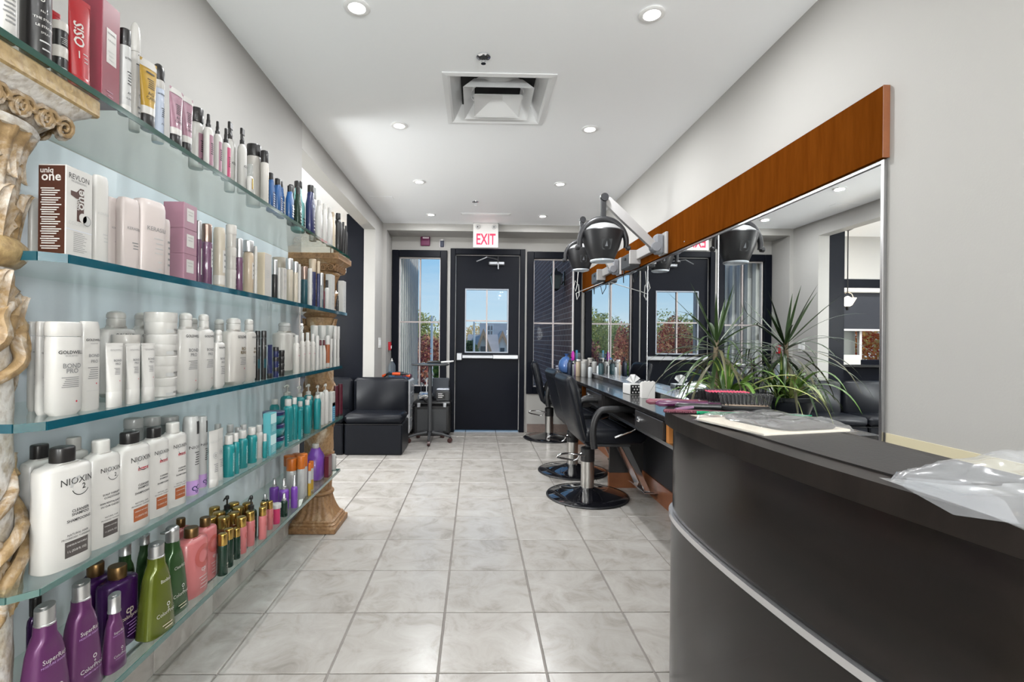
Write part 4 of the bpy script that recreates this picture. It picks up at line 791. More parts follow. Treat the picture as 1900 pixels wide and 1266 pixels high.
S('box_mauve', 'mauve carton with small white label', 'box', 'mauve', kind='box', L=[(.30, .80, -.6, .5, 'white')], T=[('GOLDWELL', .66, .075, -.05, 'dink', 0, 0), ('KERASILK', .54, .075, -.05, 'dink', 0, 0)])
S('purple_silver_slim', 'slim purple glass bottle with silver cap', 'bottle', 'purpleg', cap=('full', 'silver', .3, .9), L=[(.2, .8, .0, .8, 'white')])
S('purple_bronze', 'purple glass bottle with bronze cap', 'bottle', 'purpleg', cap=('full', 'copper', .3, .92), L=[(.42, .86, -.05, .75, 'white')], B=para(.5, .8, 4, .1, .6))
S('cream_label', 'cream bottle with framed white label', 'bottle', 'cream', 'round', cap=None, L=[(.25, .62, -.3, .6, 'white'), (0, .2, -1, 1, 'offw')], B=para(.35, .55, 3, -.1, .4))
S('jar_cream', 'cream tub with ridged lid', 'jar', 'offw', kind='jar', cap=('lid', 'offw', .42, 1.03), B=para(.2, .5, 2, 0, .5, 'lgrey'))
S('smoke_silver', 'smoky glass bottle with silver cap', 'bottle', 'purpleg', cap=('full', 'silver', .36, .95), L=[(.25, .85, .0, .8, 'white')])
S('champagne_label', 'champagne bottle with framed label', 'bottle', 'champ', 'round', cap=('full', 'silver', .22, 1), L=[(.35, .75, -.4, .5, 'offw')], B=para(.45, .68, 3, -.2, .35))
S('white_slim', 'slim white bottle', 'bottle', 'white', 'round', B=para(.2, .6, 4, .0, .7, 'lgrey'))
S('box_beige', 'beige carton with pale front', 'box', 'beige', kind='box', L=[(.02, .98, -.94, .94, 'offw')], B=para(.45, .6, 4, -.6, .2, 'lgrey'))
S('jar_cream_big', 'tall cream tub behind the slim bottles', 'jar', 'cream', kind='jar', cap=('lid', 'cream', .25, 1.03))
S('dark_silver_cap', 'dark glass bottle with silver cap', 'bottle', 'black', cap=('full', 'silver', .38, .95))
S('box_cream_small', 'small cream carton', 'box', 'offw', kind='box', B=para(.4, .8, 3, -.6, .4, 'lgrey'))
S('cream_silver_cap', 'cream bottle with silver cap', 'bottle', 'cream', cap=('full', 'silver', .26, 1), B=para(.15, .8, 5, -.1, .6, 'dink', .15))
S('teal_copper', 'dark teal bottle with copper cap', 'bottle', 'dteal', cap=('full', 'copper', .34, .97), L=[(.05, .5, .45, .9, 'white')])
S('navy_silver', 'navy bottle with pale bronze cap', 'bottle', 'navy', cap=('full', 'champ', .27, 1), L=[(.5, .8, .0, .8, 'white')], R=[(.25, .25, .12, .17, 'white', 0, 360)])
S('green_silver', 'pale green bottle with silver cap', 'bottle', 'grey', cap=('full', 'silver', .36, 1), L=[(.05, .4, -.5, .8, 'dteal')])
S('red_slim', 'thin red bottle', 'bottle', 'wine', 'round')
S('white_black_cap_small', 'small white bottle with black cap', 'bottle', 'white', 'soft', cap=('screw', 'black', .25, .6), B=para(.3, .8, 4, -.1, .6, 'lgrey'))
S('box_white_tall', 'tall white carton near the far column', 'box', 'white', kind='box', B=para(.2, .5, 4, -.5, .4, 'lgrey'))
S('black_mini', 'tiny black bottle beside the last carton', 'bottle', 'black', 'soft', cap=('screw', 'black', .25, .7), B=para(.2, .7, 3, -.3, .6, 'white'))
# --- third shelf
S('bond_rect', 'flat white bottle with full-width cap', 'bottle', 'white', 'bond', 2.6, cap=('full', 'white', .16, 1), T=BONDT, B=BONDB, R=[(.17, .35, 0, .03, 'dotr', 0, 360)])
S('bond_bottle', 'tapered white bottle standing on its cap', 'bottle', 'white', 'round', 2.4, T=BONDT, B=BONDB + [(.22, -.95, .95, .004, 'lgrey')], R=[(.30, .3, 0, .035, 'dotr', 0, 360)])
S('bond_big', 'large white bottle with domed pump cap', 'bottle', 'white', 'bondbig', 2.6, cap=('domecap', 'white', .175, .42), T=[('GOLDWELL', .84, .13, .15, 'ink', 0, 1), ('BOND', .62, .17, .2, 'dink', 0, 1), ('PRO', .55, .17, .2, 'dink', 0, 1)], B=para(.36, .48, 6, -.3, .6), R=[(.18, .4, 0, .022, 'dotr', 0, 360)])
S('jar_bond_back', 'cream jar behind the small tubes', 'jar', 'offw', kind='jar', cap=('lid', 'offw', .15, 1.03))
S('bond_tube', 'small white squeeze tube with white cap', 'tube', 'white', kind='tube', cap=('base', 'white', .24, .84), T=[('GOLDWELL', .84, .13, .1, 'dink', 0, 0), ('BOND', .62, .17, .2, 'dink', 0, 1), ('PRO', .55, .17, .2, 'dink', 0, 1)], B=para(.36, .48, 5, -.3, .4), R=[(.22, .3, 0, .03, 'dotr', 0, 360)])
S('jar_bond', 'white hair mask jar', 'jar', 'white', kind='jar', cap=('lid', 'white', .46, 1.0), T=[('GOLDWELL', .33, .085, .45, 'ink', 0, 1), ('BOND', .18, .085, .5, 'dink', 0, 1), ('PRO', .06, .085, .5, 'dink', 0, 1)], L=[(.1, .4, -.5, .05, 'lgrey')])
S('bond_small', 'small white bottle with domed pump cap', 'bottle', 'white', 'bondbig', 2.6, cap=('domecap', 'white', .19, .45), T=[('GOLDWELL', .84, .15, .15, 'ink', 0, 1), ('BOND', .6, .2, .2, 'dink', 0, 1), ('PRO', .52, .2, .2, 'dink', 0, 1)], B=para(.3, .45, 5, -.3, .6))
S('repair_big', 'large white bottle with gold lettering', 'bottle', 'offw', 'bondbig', 2.6, cap=('domecap', 'white', .175, .42), T=[('GOLDWELL', .84, .12, .2, 'ink', 0, 1), ('RICH', .62, .14, .3, 'gold', 0, 1), ('REPAIR', .55, .14, .3, 'gold', 0, 1)], B=para(.36, .48, 5, -.2, .6), R=[(.28, .35, 0, .025, 'dotr', 0, 360)])
S('dark_teal_can', 'slim black and teal can', 'can', 'black', cap=('full', 'black', .15, 1), L=[(.28, .5, -.9, .9, 'dteal')], T=[('GOLD', .8, .3, .1, 'white', 0, 1)])
S('navy_tube', 'shiny navy blue tube', 'tube', 'navy', kind='tube', cap=('base', 'black', .15, .8))
S('jar_navy', 'small dark navy jar', 'jar', 'navy', kind='jar', cap=('lid', 'black', .4, 1.04), B=para(.2, .5, 2, -.3, .5, 'pblue'))
S('jar_navy_low', 'flat dark navy tin', 'jar', 'black', kind='jar', cap=('lid', 'black', .45, 1.04))
S('white_big_dome', 'big cream bottle with grey pump cap', 'bottle', 'offw', 'bondbig', 2.6, cap=('domecap', 'lgrey', .175, .36), T=[('GOLDWELL', .86, .09, .5, 'ink', 0, 1)], R=[(.52, .6, .05, .06, 'lgrey', 0, 360)])
S('white_flip_small', 'small white bottle with flip cap', 'bottle', 'offw', 'soft', 3, cap=('flip', 'white', .2, .6), T=[('GOLD', .82, .26, .15, 'ink', 0, 1), ('COLOR', .56, .26, .1, 'magenta', 0, 1)], B=para(.3, .46, 3, -.2, .6, 'lgrey'))
S('white_can_dark', 'tall white can in front of the far column', 'can', 'white', cap=('full', 'white', .32, 1), L=[(.2, .95, .35, .95, 'ink')])
S('white_navy_label', 'white bottle with navy label', 'bottle', 'white', 'round', L=[(.35, .6, -.2, .9, 'navy'), (.02, .15, -.2, .9, 'navy')])
S('red_cap_white', 'white bottle with dark red cap', 'bottle', 'offw', 'slope', cap=('screw', 'wine', .18, .6), B=para(.2, .6, 4, .1, .7, 'wine'))
S('brown_white', 'white bottle with rust brown label', 'bottle', 'white', 'round', L=[(.0, .72, -1, 1, 'rust'), (.1, .22, .1, .8, 'white')])
S('white_can_slim', 'slim white can with dark label', 'can', 'white', cap=('full', 'white', .32, 1), L=[(.1, .98, -.3, .9, 'ink'), (.1, .3, -.3, .9, 'white')])
# --- fourth shelf
def scalp(cap, colr, extra=''):
    blk = 'rust' if colr else 'dink2'
    T = [('NIOXIN', .79, .185, .18, 'ink', 0, 0)]
    if colr: T += [('COLOR SAFE', .685, .055, .22, 'white', 0, 1), ('CLEANSER', .50, .075, .3, 'ink', 0, 1), ('SHAMPOO', .465, .075, .3, 'ink', 0, 1), ('SHAMPOOING', .41, .075, .25, 'ink', 0, 1)]
    elif cap == 'black': T += [('2', .725, .15, .42, 'ink', 0, 1), ('CLEANSER', .52, .075, .3, 'ink', 0, 1), ('SHAMPOO', .485, .075, .3, 'ink', 0, 1), ('SHAMPOOING', .43, .075, .25, 'ink', 0, 1)]
    else: T += [('2', .725, .15, .42, 'ink', 0, 1), ('SCALP THERAPY', .54, .075, .2, 'ink', 0, 1), ('CONDITIONER', .505, .075, .25, 'ink', 0, 1), ('SOIN REVITALISANT', .45, .07, .15, 'ink', 0, 1), ('DU CUIR CHEVELU', .415, .07, .15, 'ink', 0, 1)]
    T += [('NATURAL HAIR', .30, .06, .2, 'ink', 0, 0), ('PROGRESSED THINNING', .27, .052, .15, 'ink', 0, 0), ('1 L (33.8 FL OZ)', .145, .056, .16, 'white', 0, 1), ('CHEVEUX NATURELS', .205, .042, .16, 'white', 0, 1)]
    L = [(.10, .25, -.30, .62, blk)] + ([(.68, .71, -.05, .62, 'dotr')] if colr else [])
    R = [(.76, .3, .17, .185, 'ink', 200, 330), (.76, .3, .17, .21, 'lgrey', 95, 180), (.76, .3, .155, .16, 'lgrey', 0, 360)]
    return dict(T=T, L=L, R=R)
_C['dink2'] = (.055, .048, .045)
S('scalp_black', 'big white shampoo bottle with black cap and charcoal panel', 'bottle', 'white', 'scalp', 3.0, cap=('flip', 'black', .125, .40), **scalp('black', 0))
S('scalp_black_back', 'white shampoo bottle with black cap in the back row', 'bottle', 'white', 'scalp', 3.0, cap=('flip', 'black', .125, .45), L=[(.3, .85, -.6, .6, 'dink')])
S('scalp_white', 'big white conditioner bottle with white cap and charcoal panel', 'bottle', 'white', 'scalp', 3.0, cap=('flip', 'white', .115, .42), **scalp('white', 0))
S('scalp_white_back', 'white conditioner bottle with white cap in the back row', 'bottle', 'white', 'scalp', 3.0, cap=('flip', 'white', .125, .45))
S('scalp_color_black', 'big white shampoo bottle with black cap and rust panel', 'bottle', 'white', 'scalp', 3.0, cap=('flip', 'black', .115, .42), **scalp('black', 1))
S('scalp_color_white', 'big white conditioner bottle with white cap and rust panel', 'bottle', 'white', 'scalp', 3.0, cap=('flip', 'white', .115, .42), **scalp('white', 1))
S('grey_can', 'grey can standing at the back', 'can', 'grey', cap=('full', 'lgrey', .12, 1))
S('silver_pattern_can', 'tall silver-white bottle with blue swirl pattern', 'bottle', 'lgrey', 'round', 2, L=[(.02, .2, -1, 1, 'lav'), (.78, .94, -.05, .8, 'ink')], T=[('NIOXIN', .60, .28, .1, 'ink', 0, 0)], B=para(.4, .55, 6, -.3, .5, 'ink'), R=[(.10, -.3, .10, .16, 'navy', 0, 300), (.11, .3, .12, .17, 'navy', 60, 360), (.06, 0, .05, .1, 'navy', 0, 360)])
S('scalp_tube', 'white squeeze tube with grey emblem', 'tube', 'white', kind='tube', cap=('base', 'white', .14, .85), T=[('NIOXIN', .74, .24, .0, 'lgrey', 0, 0)], R=[(.48, 0, .16, .26, 'lgrey', 20, 330), (.48, 0, .06, .1, 'dink', 0, 360)], B=para(.15, .3, 5, -.4, .4, 'dink'))
S('white_screw', 'white bottle with grey screw cap at the back', 'bottle', 'white', 'soft', cap=('screw', 'lgrey', .2, .75))
MOR = [('MOROCCANOIL', .45, .22, -.05, 'ltteal2', 1, 0), ('M', .74, .3, .5, 'rust', 0, 1)]
_C['ltteal2'] = (.45, .62, .62)
S('teal_bottle', 'short teal bottle with white cap', 'bottle', 'teal', 'soft', cap=('screw', 'white', .2, .68), T=MOR, B=para(.2, .5, 5, .4, .8, 'ltteal2', .2))
S('white_oil_bottle', 'short white bottle with white cap', 'bottle', 'white', 'soft', cap=('screw', 'white', .2, .7), T=[('MOROCCANOIL', .45, .2, .2, 'lgrey', 1, 0)])
S('teal_mini', 'mini teal bottle with white cap', 'bottle', 'teal', 'soft', cap=('screw', 'white', .3, .7), B=para(.2, .6, 4, .2, .8, 'white'))
S('box_teal', 'teal marbled carton', 'box', 'ltteal', kind='box', B=para(.15, .5, 6, -.6, .6, 'ltteal2'), L=[(.5, .95, -.9, .9, 'ltteal2')])
S('teal_jar', 'rounded teal jar with dark lid', 'jar', 'teal', 'bowl', kind='jar', cap=('lid', 'navy', .3, 1.0), B=para(.6, .8, 3, -.6, .6, 'ltteal2', .12))
S('teal_bottle_w', 'teal bottle with white cap behind the jars', 'bottle', 'teal', 'soft', cap=('screw', 'white', .14, .66))
S('teal_bottle_tall', 'tall teal bottle with white cap', 'bottle', 'teal', 'soft', cap=('screw', 'white', .15, .66), T=[('MOROCCANOIL', .4, .2, .2, 'ltteal2', 1, 0)], B=para(.1, .25, 3, .3, .8, 'white', .2))
S('teal_box_small', 'narrow teal carton', 'box', 'teal', kind='box', B=para(.1, .3, 4, -.5, .5, 'ltteal2'))
S('teal_flat', 'large teal bottle with vertical lettering', 'bottle', 'teal', 'soft', 3, cap=('screw', 'offw', .10, .45), T=[('MOROCCANOIL', .6, .22, .3, 'gold', 1, 0)])
S('pump_teal', 'teal bottle with white pump at the back', 'pump bottle', 'teal', 'soft', cap=('pump', 'offw', .26, .5))
S('pump_white', 'white bottle with white pump at the back', 'pump bottle', 'white', 'soft', cap=('pump', 'offw', .28, .6))
S('white_oil_tall', 'tall white bottle with grey vertical lettering', 'bottle', 'white', 'soft', cap=None, T=[('MOROCCANOIL', .4, .2, .3, 'lgrey', 1, 0)])
S('box_white_blue', 'white carton with bright blue lower half', 'box', 'white', kind='box', L=[(.0, .62, -1, 1, 'brblue'), (.5, .62, -1, 1, 'teal')], B=para(.1, .45, 6, -.6, .6, 'ltteal2'))
S('maroon_bottle', 'shiny maroon bottle standing on black cap', 'bottle', 'maroon', 'taper', cap=None, L=[(0, .06, -1, 1, 'black')])
# --- lowest shelf
COP = [('SuperRich', .64, .14, .12, 'white', 0, 0), ('MOISTURE SHAMPOO', .60, .065, .12, 'lav', 0, 0), ('ColorProof', .24, .15, .15, 'lgrey', 0, 0), ('EVOLVED COLOR CARE', .20, .05, .15, 'lav', 0, 0)]
COR = [(.36, .25, .035, .055, 'white', 0, 360), (.31, .25, .012, .024, 'white', 0, 360)]
S('violet_trap', 'large violet shampoo bottle with angled silver cap', 'bottle', 'violet', 'trap', 3.2, cap=('disc', 'silver', .16, .40), T=COP, R=COR)
S('violet_trap_small', 'small violet bottle with angled silver cap', 'bottle', 'violet', 'trap', 3.2, cap=('disc', 'silver', .24, .50), T=COP, R=COR)
S('violet_back', 'dark violet bottle with black cap behind', 'bottle', 'plum', 'soft', cap=('screw', 'black', .2, .7))
S('plum_big', 'wide dark plum bottle with bronze cap', 'bottle', 'plum', 'scalp', 2.6, cap=('screw', 'bronze', .15, .40), T=[('cp', .48, .26, .1, 'cream', 0, 1), ('colorproof', .40, .13, .2, 'cream', 0, 1)], B=para(.14, .33, 5, -.1, .7, 'lav', .2))
S('green_back', 'green bottle with steel cap behind', 'bottle', 'green', 'trap', 3, cap=('disc', 'silver', .14, .45))
S('lime_trap', 'lime green bottle with angled silver cap', 'bottle', 'lime', 'trap', 3.2, cap=('disc', 'silver', .155, .40), T=[('Baobab', .66, .13, .2, 'offw', 0, 0), ('ColorProof', .24, .15, .15, 'offw', 0, 0)], R=COR, B=para(.07, .11, 2, -.2, .5, 'beige', .3))
S('green_trap', 'dark green bottle with silver lever cap', 'bottle', 'green', 'trap', 3.2, cap=('lever', 'silver', .17, .40), T=[('ClearItUp', .62, .13, .15, 'offw', 0, 0), ('ColorProof', .24, .15, .15, 'offw', 0, 0)], R=COR, B=para(.07, .11, 2, -.2, .5, 'beige', .3))
S('pink_big', 'wide salmon pink bottle with bronze cap', 'bottle', 'pink', 'scalp', 2.6, cap=('screw', 'bronze', .14, .38), R=[(.66, .25, .19, .33, 'dpink', 20, 340)], T=[('cp', .40, .2, .25, 'blush', 0, 1)], B=para(.12, .30, 4, -.1, .6, 'blush', .2))
S('green_gold', 'dark green bottle with gold cap', 'bottle', 'dgreen', 'straight', cap=('full', 'gold', .28, .9), T=[('cp', .35, .34, .2, 'cream', 0, 1)], B=para(.08, .28, 4, -.1, .7, 'cream', .2))
S('pink_gold', 'salmon pink bottle with gold cap', 'bottle', 'pink', 'straight', cap=('full', 'gold', .27, .9), R=[(.66, .2, .2, .36, 'dpink', 20, 340)], B=para(.1, .3, 5, -.1, .7, 'blush', .2))
S('amber_gold', 'amber bottle with gold cap in the back rows', 'bottle', 'amberg', 'straight', cap=('full', 'gold', .3, .92))
S('pump_dark', 'dark bottle with black pump at the back', 'pump bottle', 'dgreen', 'soft', cap=('pump', 'black', .30, .5))
S('magenta_jar', 'hot pink jar with translucent lid', 'jar', 'hotpink', kind='jar', cap=('lid', 'lgrey', .22, 1.2), B=para(.2, .8, 5, .1, .6, 'pink'))
S('mist_violet', 'violet spray bottle with silver nozzle', 'spray bottle', 'purple', 'soft', cap=('mist', 'silver', .34, .55), B=para(.1, .5, 4, .2, .7, 'lav'))
S('mist_green', 'dark green spray bottle with black and silver nozzle', 'spray bottle', 'dgreen', 'soft', cap=('mist', 'silver', .3, .6))
S('orange_can', 'silver can with orange cap', 'can', 'lgrey', cap=('full', 'orange', .30, 1), B=para(.2, .8, 5, .1, .6, 'rust', .12), R=[(.45, .3, .1, .13, 'rust', 0, 360)])
S('yellow_can', 'slim yellow and silver can with orange cap', 'can', 'lgrey', cap=('full', 'orange', .24, 1), L=[(0, .5, -1, 1, 'yellow')])
S('purple_jug', 'large purple bottle with white cap and paper label', 'bottle', 'purple', 'jug', 3, cap=('screw', 'offw', .12, .24), L=[(.10, .46, .05, .75, 'cream')], B=para(.15, .4, 6, .15, .65, 'dink', .15))
S('box_maroon', 'dark red carton', 'box', 'wine', kind='box', B=para(.2, .5, 4, -.5, .5, 'rust', .2))
S('white_black_print', 'white bottle with bold black print', 'bottle', 'white', 'round', R=[(.8, .2, .15, .3, 'ink', 0, 300)], B=para(.1, .5, 4, 0, .7, 'dink'))

def build_product(stn, w, d, h, seg):
    """list of (part name, mesh) for one product standing at the origin, front to +x, width along y"""
    s = ST[stn]; kind = s['kind']; parts = []; n = s['n']
    lab = {}                                        # print by colour
    def put(col): return lab.setdefault(col, MB())
    if kind in ('box', 'box1'):
        parts.append(('carton', MB().box(-d / 2, d / 2, -w / 2, w / 2, 0, h, min(.0012, w * .05)).mesh('carton', pm(s['body']))))
        fr = lambda u, v, e=.0004: (d / 2 + e, u, v); sd = lambda u, v, e=.0004: (u, -w / 2 - e, v)
        H0, b = h, w / 2
        surf = fr
        if kind == 'box1':
            br = put('brown'); put_rect(br, -d / 2 * .96, d / 2 * .94, h * .02, h * .985, sd)
            wt = put('white'); e2 = lambda u, v: sd(u, v, .0008)
            put_text(wt, 'uniq', h * .085, e2, -d * .18, h * .905, bold=True); put_text(wt, 'one', h * .14, e2, -d * .02, h * .82, bold=True)
            zz = .76
            for k in range(26):
                zz -= .0245 if k % 4 else .032
                put_rect(wt, -d * (.36 if k % 3 else .40), d * (.10 + .28 * ((k * 37) % 10) / 10), h * zz, h * (zz + .012), e2)
            ik = put('ink'); put_text(ik, 'REVLON', h * .085, fr, -w * .02, h * .87, sx=.9); put_text(put('dink'), 'PROFESSIONAL', h * .032, fr, -w * .02, h * .835)
            one = [(-.10, .41), (.16, .41), (.16, .79), (.02, .79), (-.12, .735), (-.33, .735), (-.33, .685), (-.10, .66)]
            br.add([fr(x * w, z * h) for x, z in one], [tuple(range(len(one)))]); f2 = lambda u, v: fr(u, v, .0009)
            put_text(wt, 'one', h * .15, f2, w * .145, h * .66, rot=True, bold=True); put_text(wt, 'uniq', h * .075, f2, -w * .02, h * .60, rot=True, bold=True)
            put_ring(put('white'), w * .12, h * .46, 0, h * .055, f2, seg=18); put_ring(put('lgrey'), w * .27, h * .44, 0, h * .05, f2, seg=18); put_ring(put('dink'), w * .27, h * .44, h * .05, h * .058, f2, seg=18)
            put_text(put('lgrey'), 'COCONUT', h * .055, fr, -w * .02, h * .36); put_rect(put('pblue'), -w * .49, w * .47, h * .30, h * .305, fr)
            for k in range(11): put_rect(put('dink'), -w * .22, w * (.12 + .2 * ((k * 31) % 7) / 7), h * (.275 - .021 * k), h * (.28 - .021 * k), fr)
    else:
        ct = s['cap']; ch = h * ct[2] if ct else 0.0
        cb = pm(s['body']); z0 = 0.0
        prof = PROF[s['prof']]
        if kind == 'tube':
            H0 = h - ch; z0 = ch; capw = ct[3]
            rows = []
            for i in range(11):
                t = i / 10; e = t ** 1.2
                rows.append((z0 + H0 * t, (d * .5 * capw * .98) * (1 - e) + .0012 * e if t < 1 else .001, w * .5 * (capw * .97 + (1 - capw * .97) * min(1, t * 1.3))))
            mb = MB().sup(rows, 2.0, seg); mb.sup([(h * .955, .0016, w * .502), (h, .0016, w * .502)], 6, 12)
            parts.append(('tube_body', mb.mesh('tube_body', cb, 50)))
            parts.append(('cap', MB().sup([(0, d * .5 * capw * .94, w * .5 * capw * .96), (.001, d * .5 * capw, w * .5 * capw), (ch * .97, d * .5 * capw, w * .5 * capw), (ch, d * .5 * capw * .97, w * .5 * capw * .97)], 2, seg).mesh('cap', pm(ct[1]), 50)))
            def ext(z):
                t = max(0, min(1, (z - z0) / H0)); e = t ** 1.2
                return (d * .5 * capw * .98) * (1 - e) + .0016 * e, w * .5 * (capw * .97 + (1 - capw * .97) * min(1, t * 1.3))
        elif kind == 'jar':
            H0 = h - ch; lw = ct[3]
            rows = [(H0 * z, d / 2 * k, w / 2 * k) for z, k in (prof if s['prof'] != 'straight' else [(0, .93), (.06, .97), (1, .97)])]
            parts.append(('jar_body', MB().sup(rows, 2, seg).mesh('jar_body', cb, 40)))
            a, b2 = d / 2 * lw, w / 2 * lw
            parts.append(('lid', MB().sup([(H0, a * .99, b2 * .99), (H0 + .0008, a, b2), (h - .0018, a, b2), (h - .0006, a * .97, b2 * .97), (h, a * .9, b2 * .9), (h - .0007, a * .6, b2 * .6)], 2, seg).mesh('lid', pm(ct[1]), 40)))
            def ext(z):
                t = max(0, min(1, z / H0)); k = 1
                for (za, ka), (zb, kb) in zip(rows_k, rows_k[1:]):
                    if za <= t <= zb: k = ka + (kb - ka) * (t - za) / (zb - za + 1e-9); break
                return d / 2 * k, w / 2 * k
            rows_k = prof if s['prof'] != 'straight' else [(0, .93), (.06, .97), (1, .97)]
        else:
            H0 = h - ch
            if not ct: H0 = h
            rows = [(H0 * z, d / 2 * k if k > .5 or s['n'] < 2.2 else max(d / 2 * k, min(d / 2, w / 2 * k)), w / 2 * k) for z, k in prof]
            parts.append(('bottle_body', MB().sup(rows, n, seg).mesh('bottle_body', cb, 42)))
            def ext(z):
                t = max(0, min(1, z / H0))
                for (za, ka), (zb, kb) in zip(prof, prof[1:]):
                    if za <= t <= zb:
                        k = ka + (kb - ka) * (t - za) / (zb - za + 1e-9); return d / 2 * k, w / 2 * k
                return d / 2, w / 2
            if ct:
                ty, cm, hf, wf = ct; cmt = pm(cm); rw = w / 2 * wf; rd = min(d / 2 * .98, rw) if ty in ('screw', 'mist', 'pump', 'trigger', 'domecap') else d / 2 * wf
                if ty in ('screw', 'mist', 'pump', 'trigger', 'domecap'): rw = min(rw, max(rd, d / 2 * .9)); rd = rw
                m = MB(); cs = max(12, seg - 4)
                if ty == 'full':
                    a, b2 = d / 2 * wf, w / 2 * wf
                    m.sup([(H0 + .0006, a * .985, b2 * .985), (H0 + .0014, a, b2), (h - min(.004, ch * .2), a, b2), (h - .001, a * .95, b2 * .95), (h, a * .86, b2 * .86)], n, seg)
                elif ty == 'dome':
                    a, b2 = d / 2 * wf, w / 2 * wf
                    m.sup([(H0 + .0006, a * .98, b2 * .98), (H0 + .0014, a, b2)] + [(H0 + ch * (.45 + .55 * math.sin(q)), a * math.cos(q) + 1e-4, b2 * math.cos(q) + 1e-4) for q in (0, .35, .7, 1.0, 1.25, 1.45, 1.57)], 2, seg)
                elif ty == 'screw': m.lathe([(rw * .97, H0 - .001), (rw, H0 + .001), (rw, h - .002), (rw * .93, h)], cs)
                elif ty == 'flip':
                    b2 = rw; a = max(d / 2 * wf, min(d / 2 * .8, b2 * .85))
                    m.sup([(H0 - .002, a * .97, b2 * .97), (H0, a, b2), (h - .004, a, b2), (h - .0012, a * .96, b2 * .96), (h, a * .86, b2 * .86)], 2.6, cs)
                elif ty == 'domecap':
                    m.lathe([(rw * .95, H0 - .003), (rw, H0), (rw, H0 + ch * .42), (rw * .93, H0 + ch * .46), (rw * .93, H0 + ch * .50), (rw * 1.02, H0 + ch * .53), (rw * 1.02, H0 + ch * .72), (rw * .9, H0 + ch * .88), (rw * .55, H0 + ch * .97), (rw * .1, h)], cs)
                elif ty == 'mist': m.lathe([(rw * 1.0, H0 - .001), (rw * 1.0, H0 + ch * .22), (rw * .78, H0 + ch * .26), (rw * .74, H0 + ch * .55), (rw * .62, H0 + ch * .6), (rw * .6, h - .001), (rw * .5, h)], cs)
                elif ty == 'disc':      # angled press cap
                    r = rw * .94; vs0 = []; vs1 = []; sgs = 20
                    for j in range(sgs):
                        a = 2 * math.pi * j / sgs; vs0.append((min(d / 2 * .8, r) * math.cos(a), r * math.sin(a), H0)); vs1.append((min(d / 2 * .8, r) * math.cos(a), r * math.sin(a), h - ch * .10 + ch * .10 * math.sin(a)))
                    m.loft([[(x * 1.06, y * 1.06, z - .001) for x, y, z in vs0], [(x * 1.06, y * 1.06, z + .002) for x, y, z in vs0], [(x, y, z + .003) for x, y, z in vs0], vs1], True, True)
                    m.lathe([(r * .45, -.001), (r * .45, .0015), (r * .38, .0015)], 14, (0, -r * .2, h - ch * .10))
                elif ty == 'lever':
                    r = rw * .94; m.lathe([(r, H0 - .001), (r * 1.02, H0 + ch * .05), (r * .98, H0 + ch * .62), (r * 1.02, H0 + ch * .66), (r * .98, H0 + ch * .88), (r * .7, h)], 20)
                    m.box(-r * .5, r * .5, -r * 2.1, -r * .2, H0 + ch * .74, H0 + ch * .86, .001)
                elif ty == 'pump':
                    m.lathe([(rw, H0 - .001), (rw, H0 + ch * .28), (rw * .55, H0 + ch * .34), (rw * .3, H0 + ch * .36), (rw * .3, H0 + ch * .72), (rw * .62, H0 + ch * .74), (rw * .62, h - ch * .08), (rw * .45, h)], cs)
                    m.tube([(0, 0, h - ch * .12), (0, -rw * 1.6, h - ch * .10), (0, -rw * 2.5, h - ch * .22)], [rw * .32, rw * .28, rw * .2], 8)
                elif ty == 'trigger':
                    m.lathe([(rw, H0 - .001), (rw, H0 + ch * .25), (rw * .6, H0 + ch * .32), (rw * .55, H0 + ch * .6)], cs)
                    m.box(-rw * .55, rw * .55, -rw * 1.1, rw * 1.5, H0 + ch * .58, h, rw * .25)
                    m.box(-rw * .35, rw * .35, rw * 1.4, rw * 1.75, H0 + ch * .66, H0 + ch * .92, .001)
                    m.tube([(0, rw * .9, H0 + ch * .6), (0, rw * 1.3, H0 + ch * .35), (0, rw * 1.2, H0 + ch * .02)], rw * .22, 6)
                    m.tube([(0, -rw * .9, H0 + ch * .62), (0, -rw * .95, H0 + ch * .3)], rw * .3, 6)
                parts.append(('cap', m.mesh('cap', cmt, 42)))
        b = w / 2
        def surf(u, v, e=.0004):
            a, bb = ext(v); q = min(.999, abs(u) / max(bb, 1e-5)); nn = n if kind == 'bottle' else 2.0
            x = a * (1 - q ** nn) ** (1 / nn) if q < .999 else 0
            return (x + e, u if abs(u) < bb else math.copysign(bb + e, u), v)
    zz = lambda f: (z0 if kind == 'tube' else 0) + H0 * f
    far = h * w < .0035 and seg < 18
    lm = []
    if kind != 'box1':
        for (a0, a1, y0, y1, c) in s['L']:
            full = y0 <= -1 and y1 >= 1
            if full and kind != 'box':
                rr = []
                nn = n if kind == 'bottle' else 2.0
                for q in range(4):
                    z = zz(a0 + (a1 - a0) * q / 3); aa, bb = ext(z); rr.append((z, aa + .0005, bb + .0005))
                lm.append((c, MB().sup(rr, nn, seg, cap0=False, cap1=False)))
            else:
                lm.append((c, MB())); put_rect(lm[-1][1], y0 * b, y1 * b, zz(a0), zz(a1), surf, 8, 5)
        for c, mb in lm: parts.append(('label', mb.mesh('label', pm(c), 60)))
        s2 = lambda u, v: surf(u, v, .0009)
        for (tx, z, sz, y, c, rot, bold) in s['T']:
            put_text(put(c), tx, sz * w, s2, y * b, zz(z), bool(rot), bool(bold))
        for (z, y0, y1, th, c) in s['B']: put_rect(put(c), y0 * b, y1 * b, zz(z) - th * H0 / 2, zz(z) + th * H0 / 2, s2, 4, 1)
        for (z, y, r0, r1, c, a0, a1) in s['R']: put_ring(put(c), y * b, zz(z), r0 * w, r1 * w, s2, a0, a1, 18)
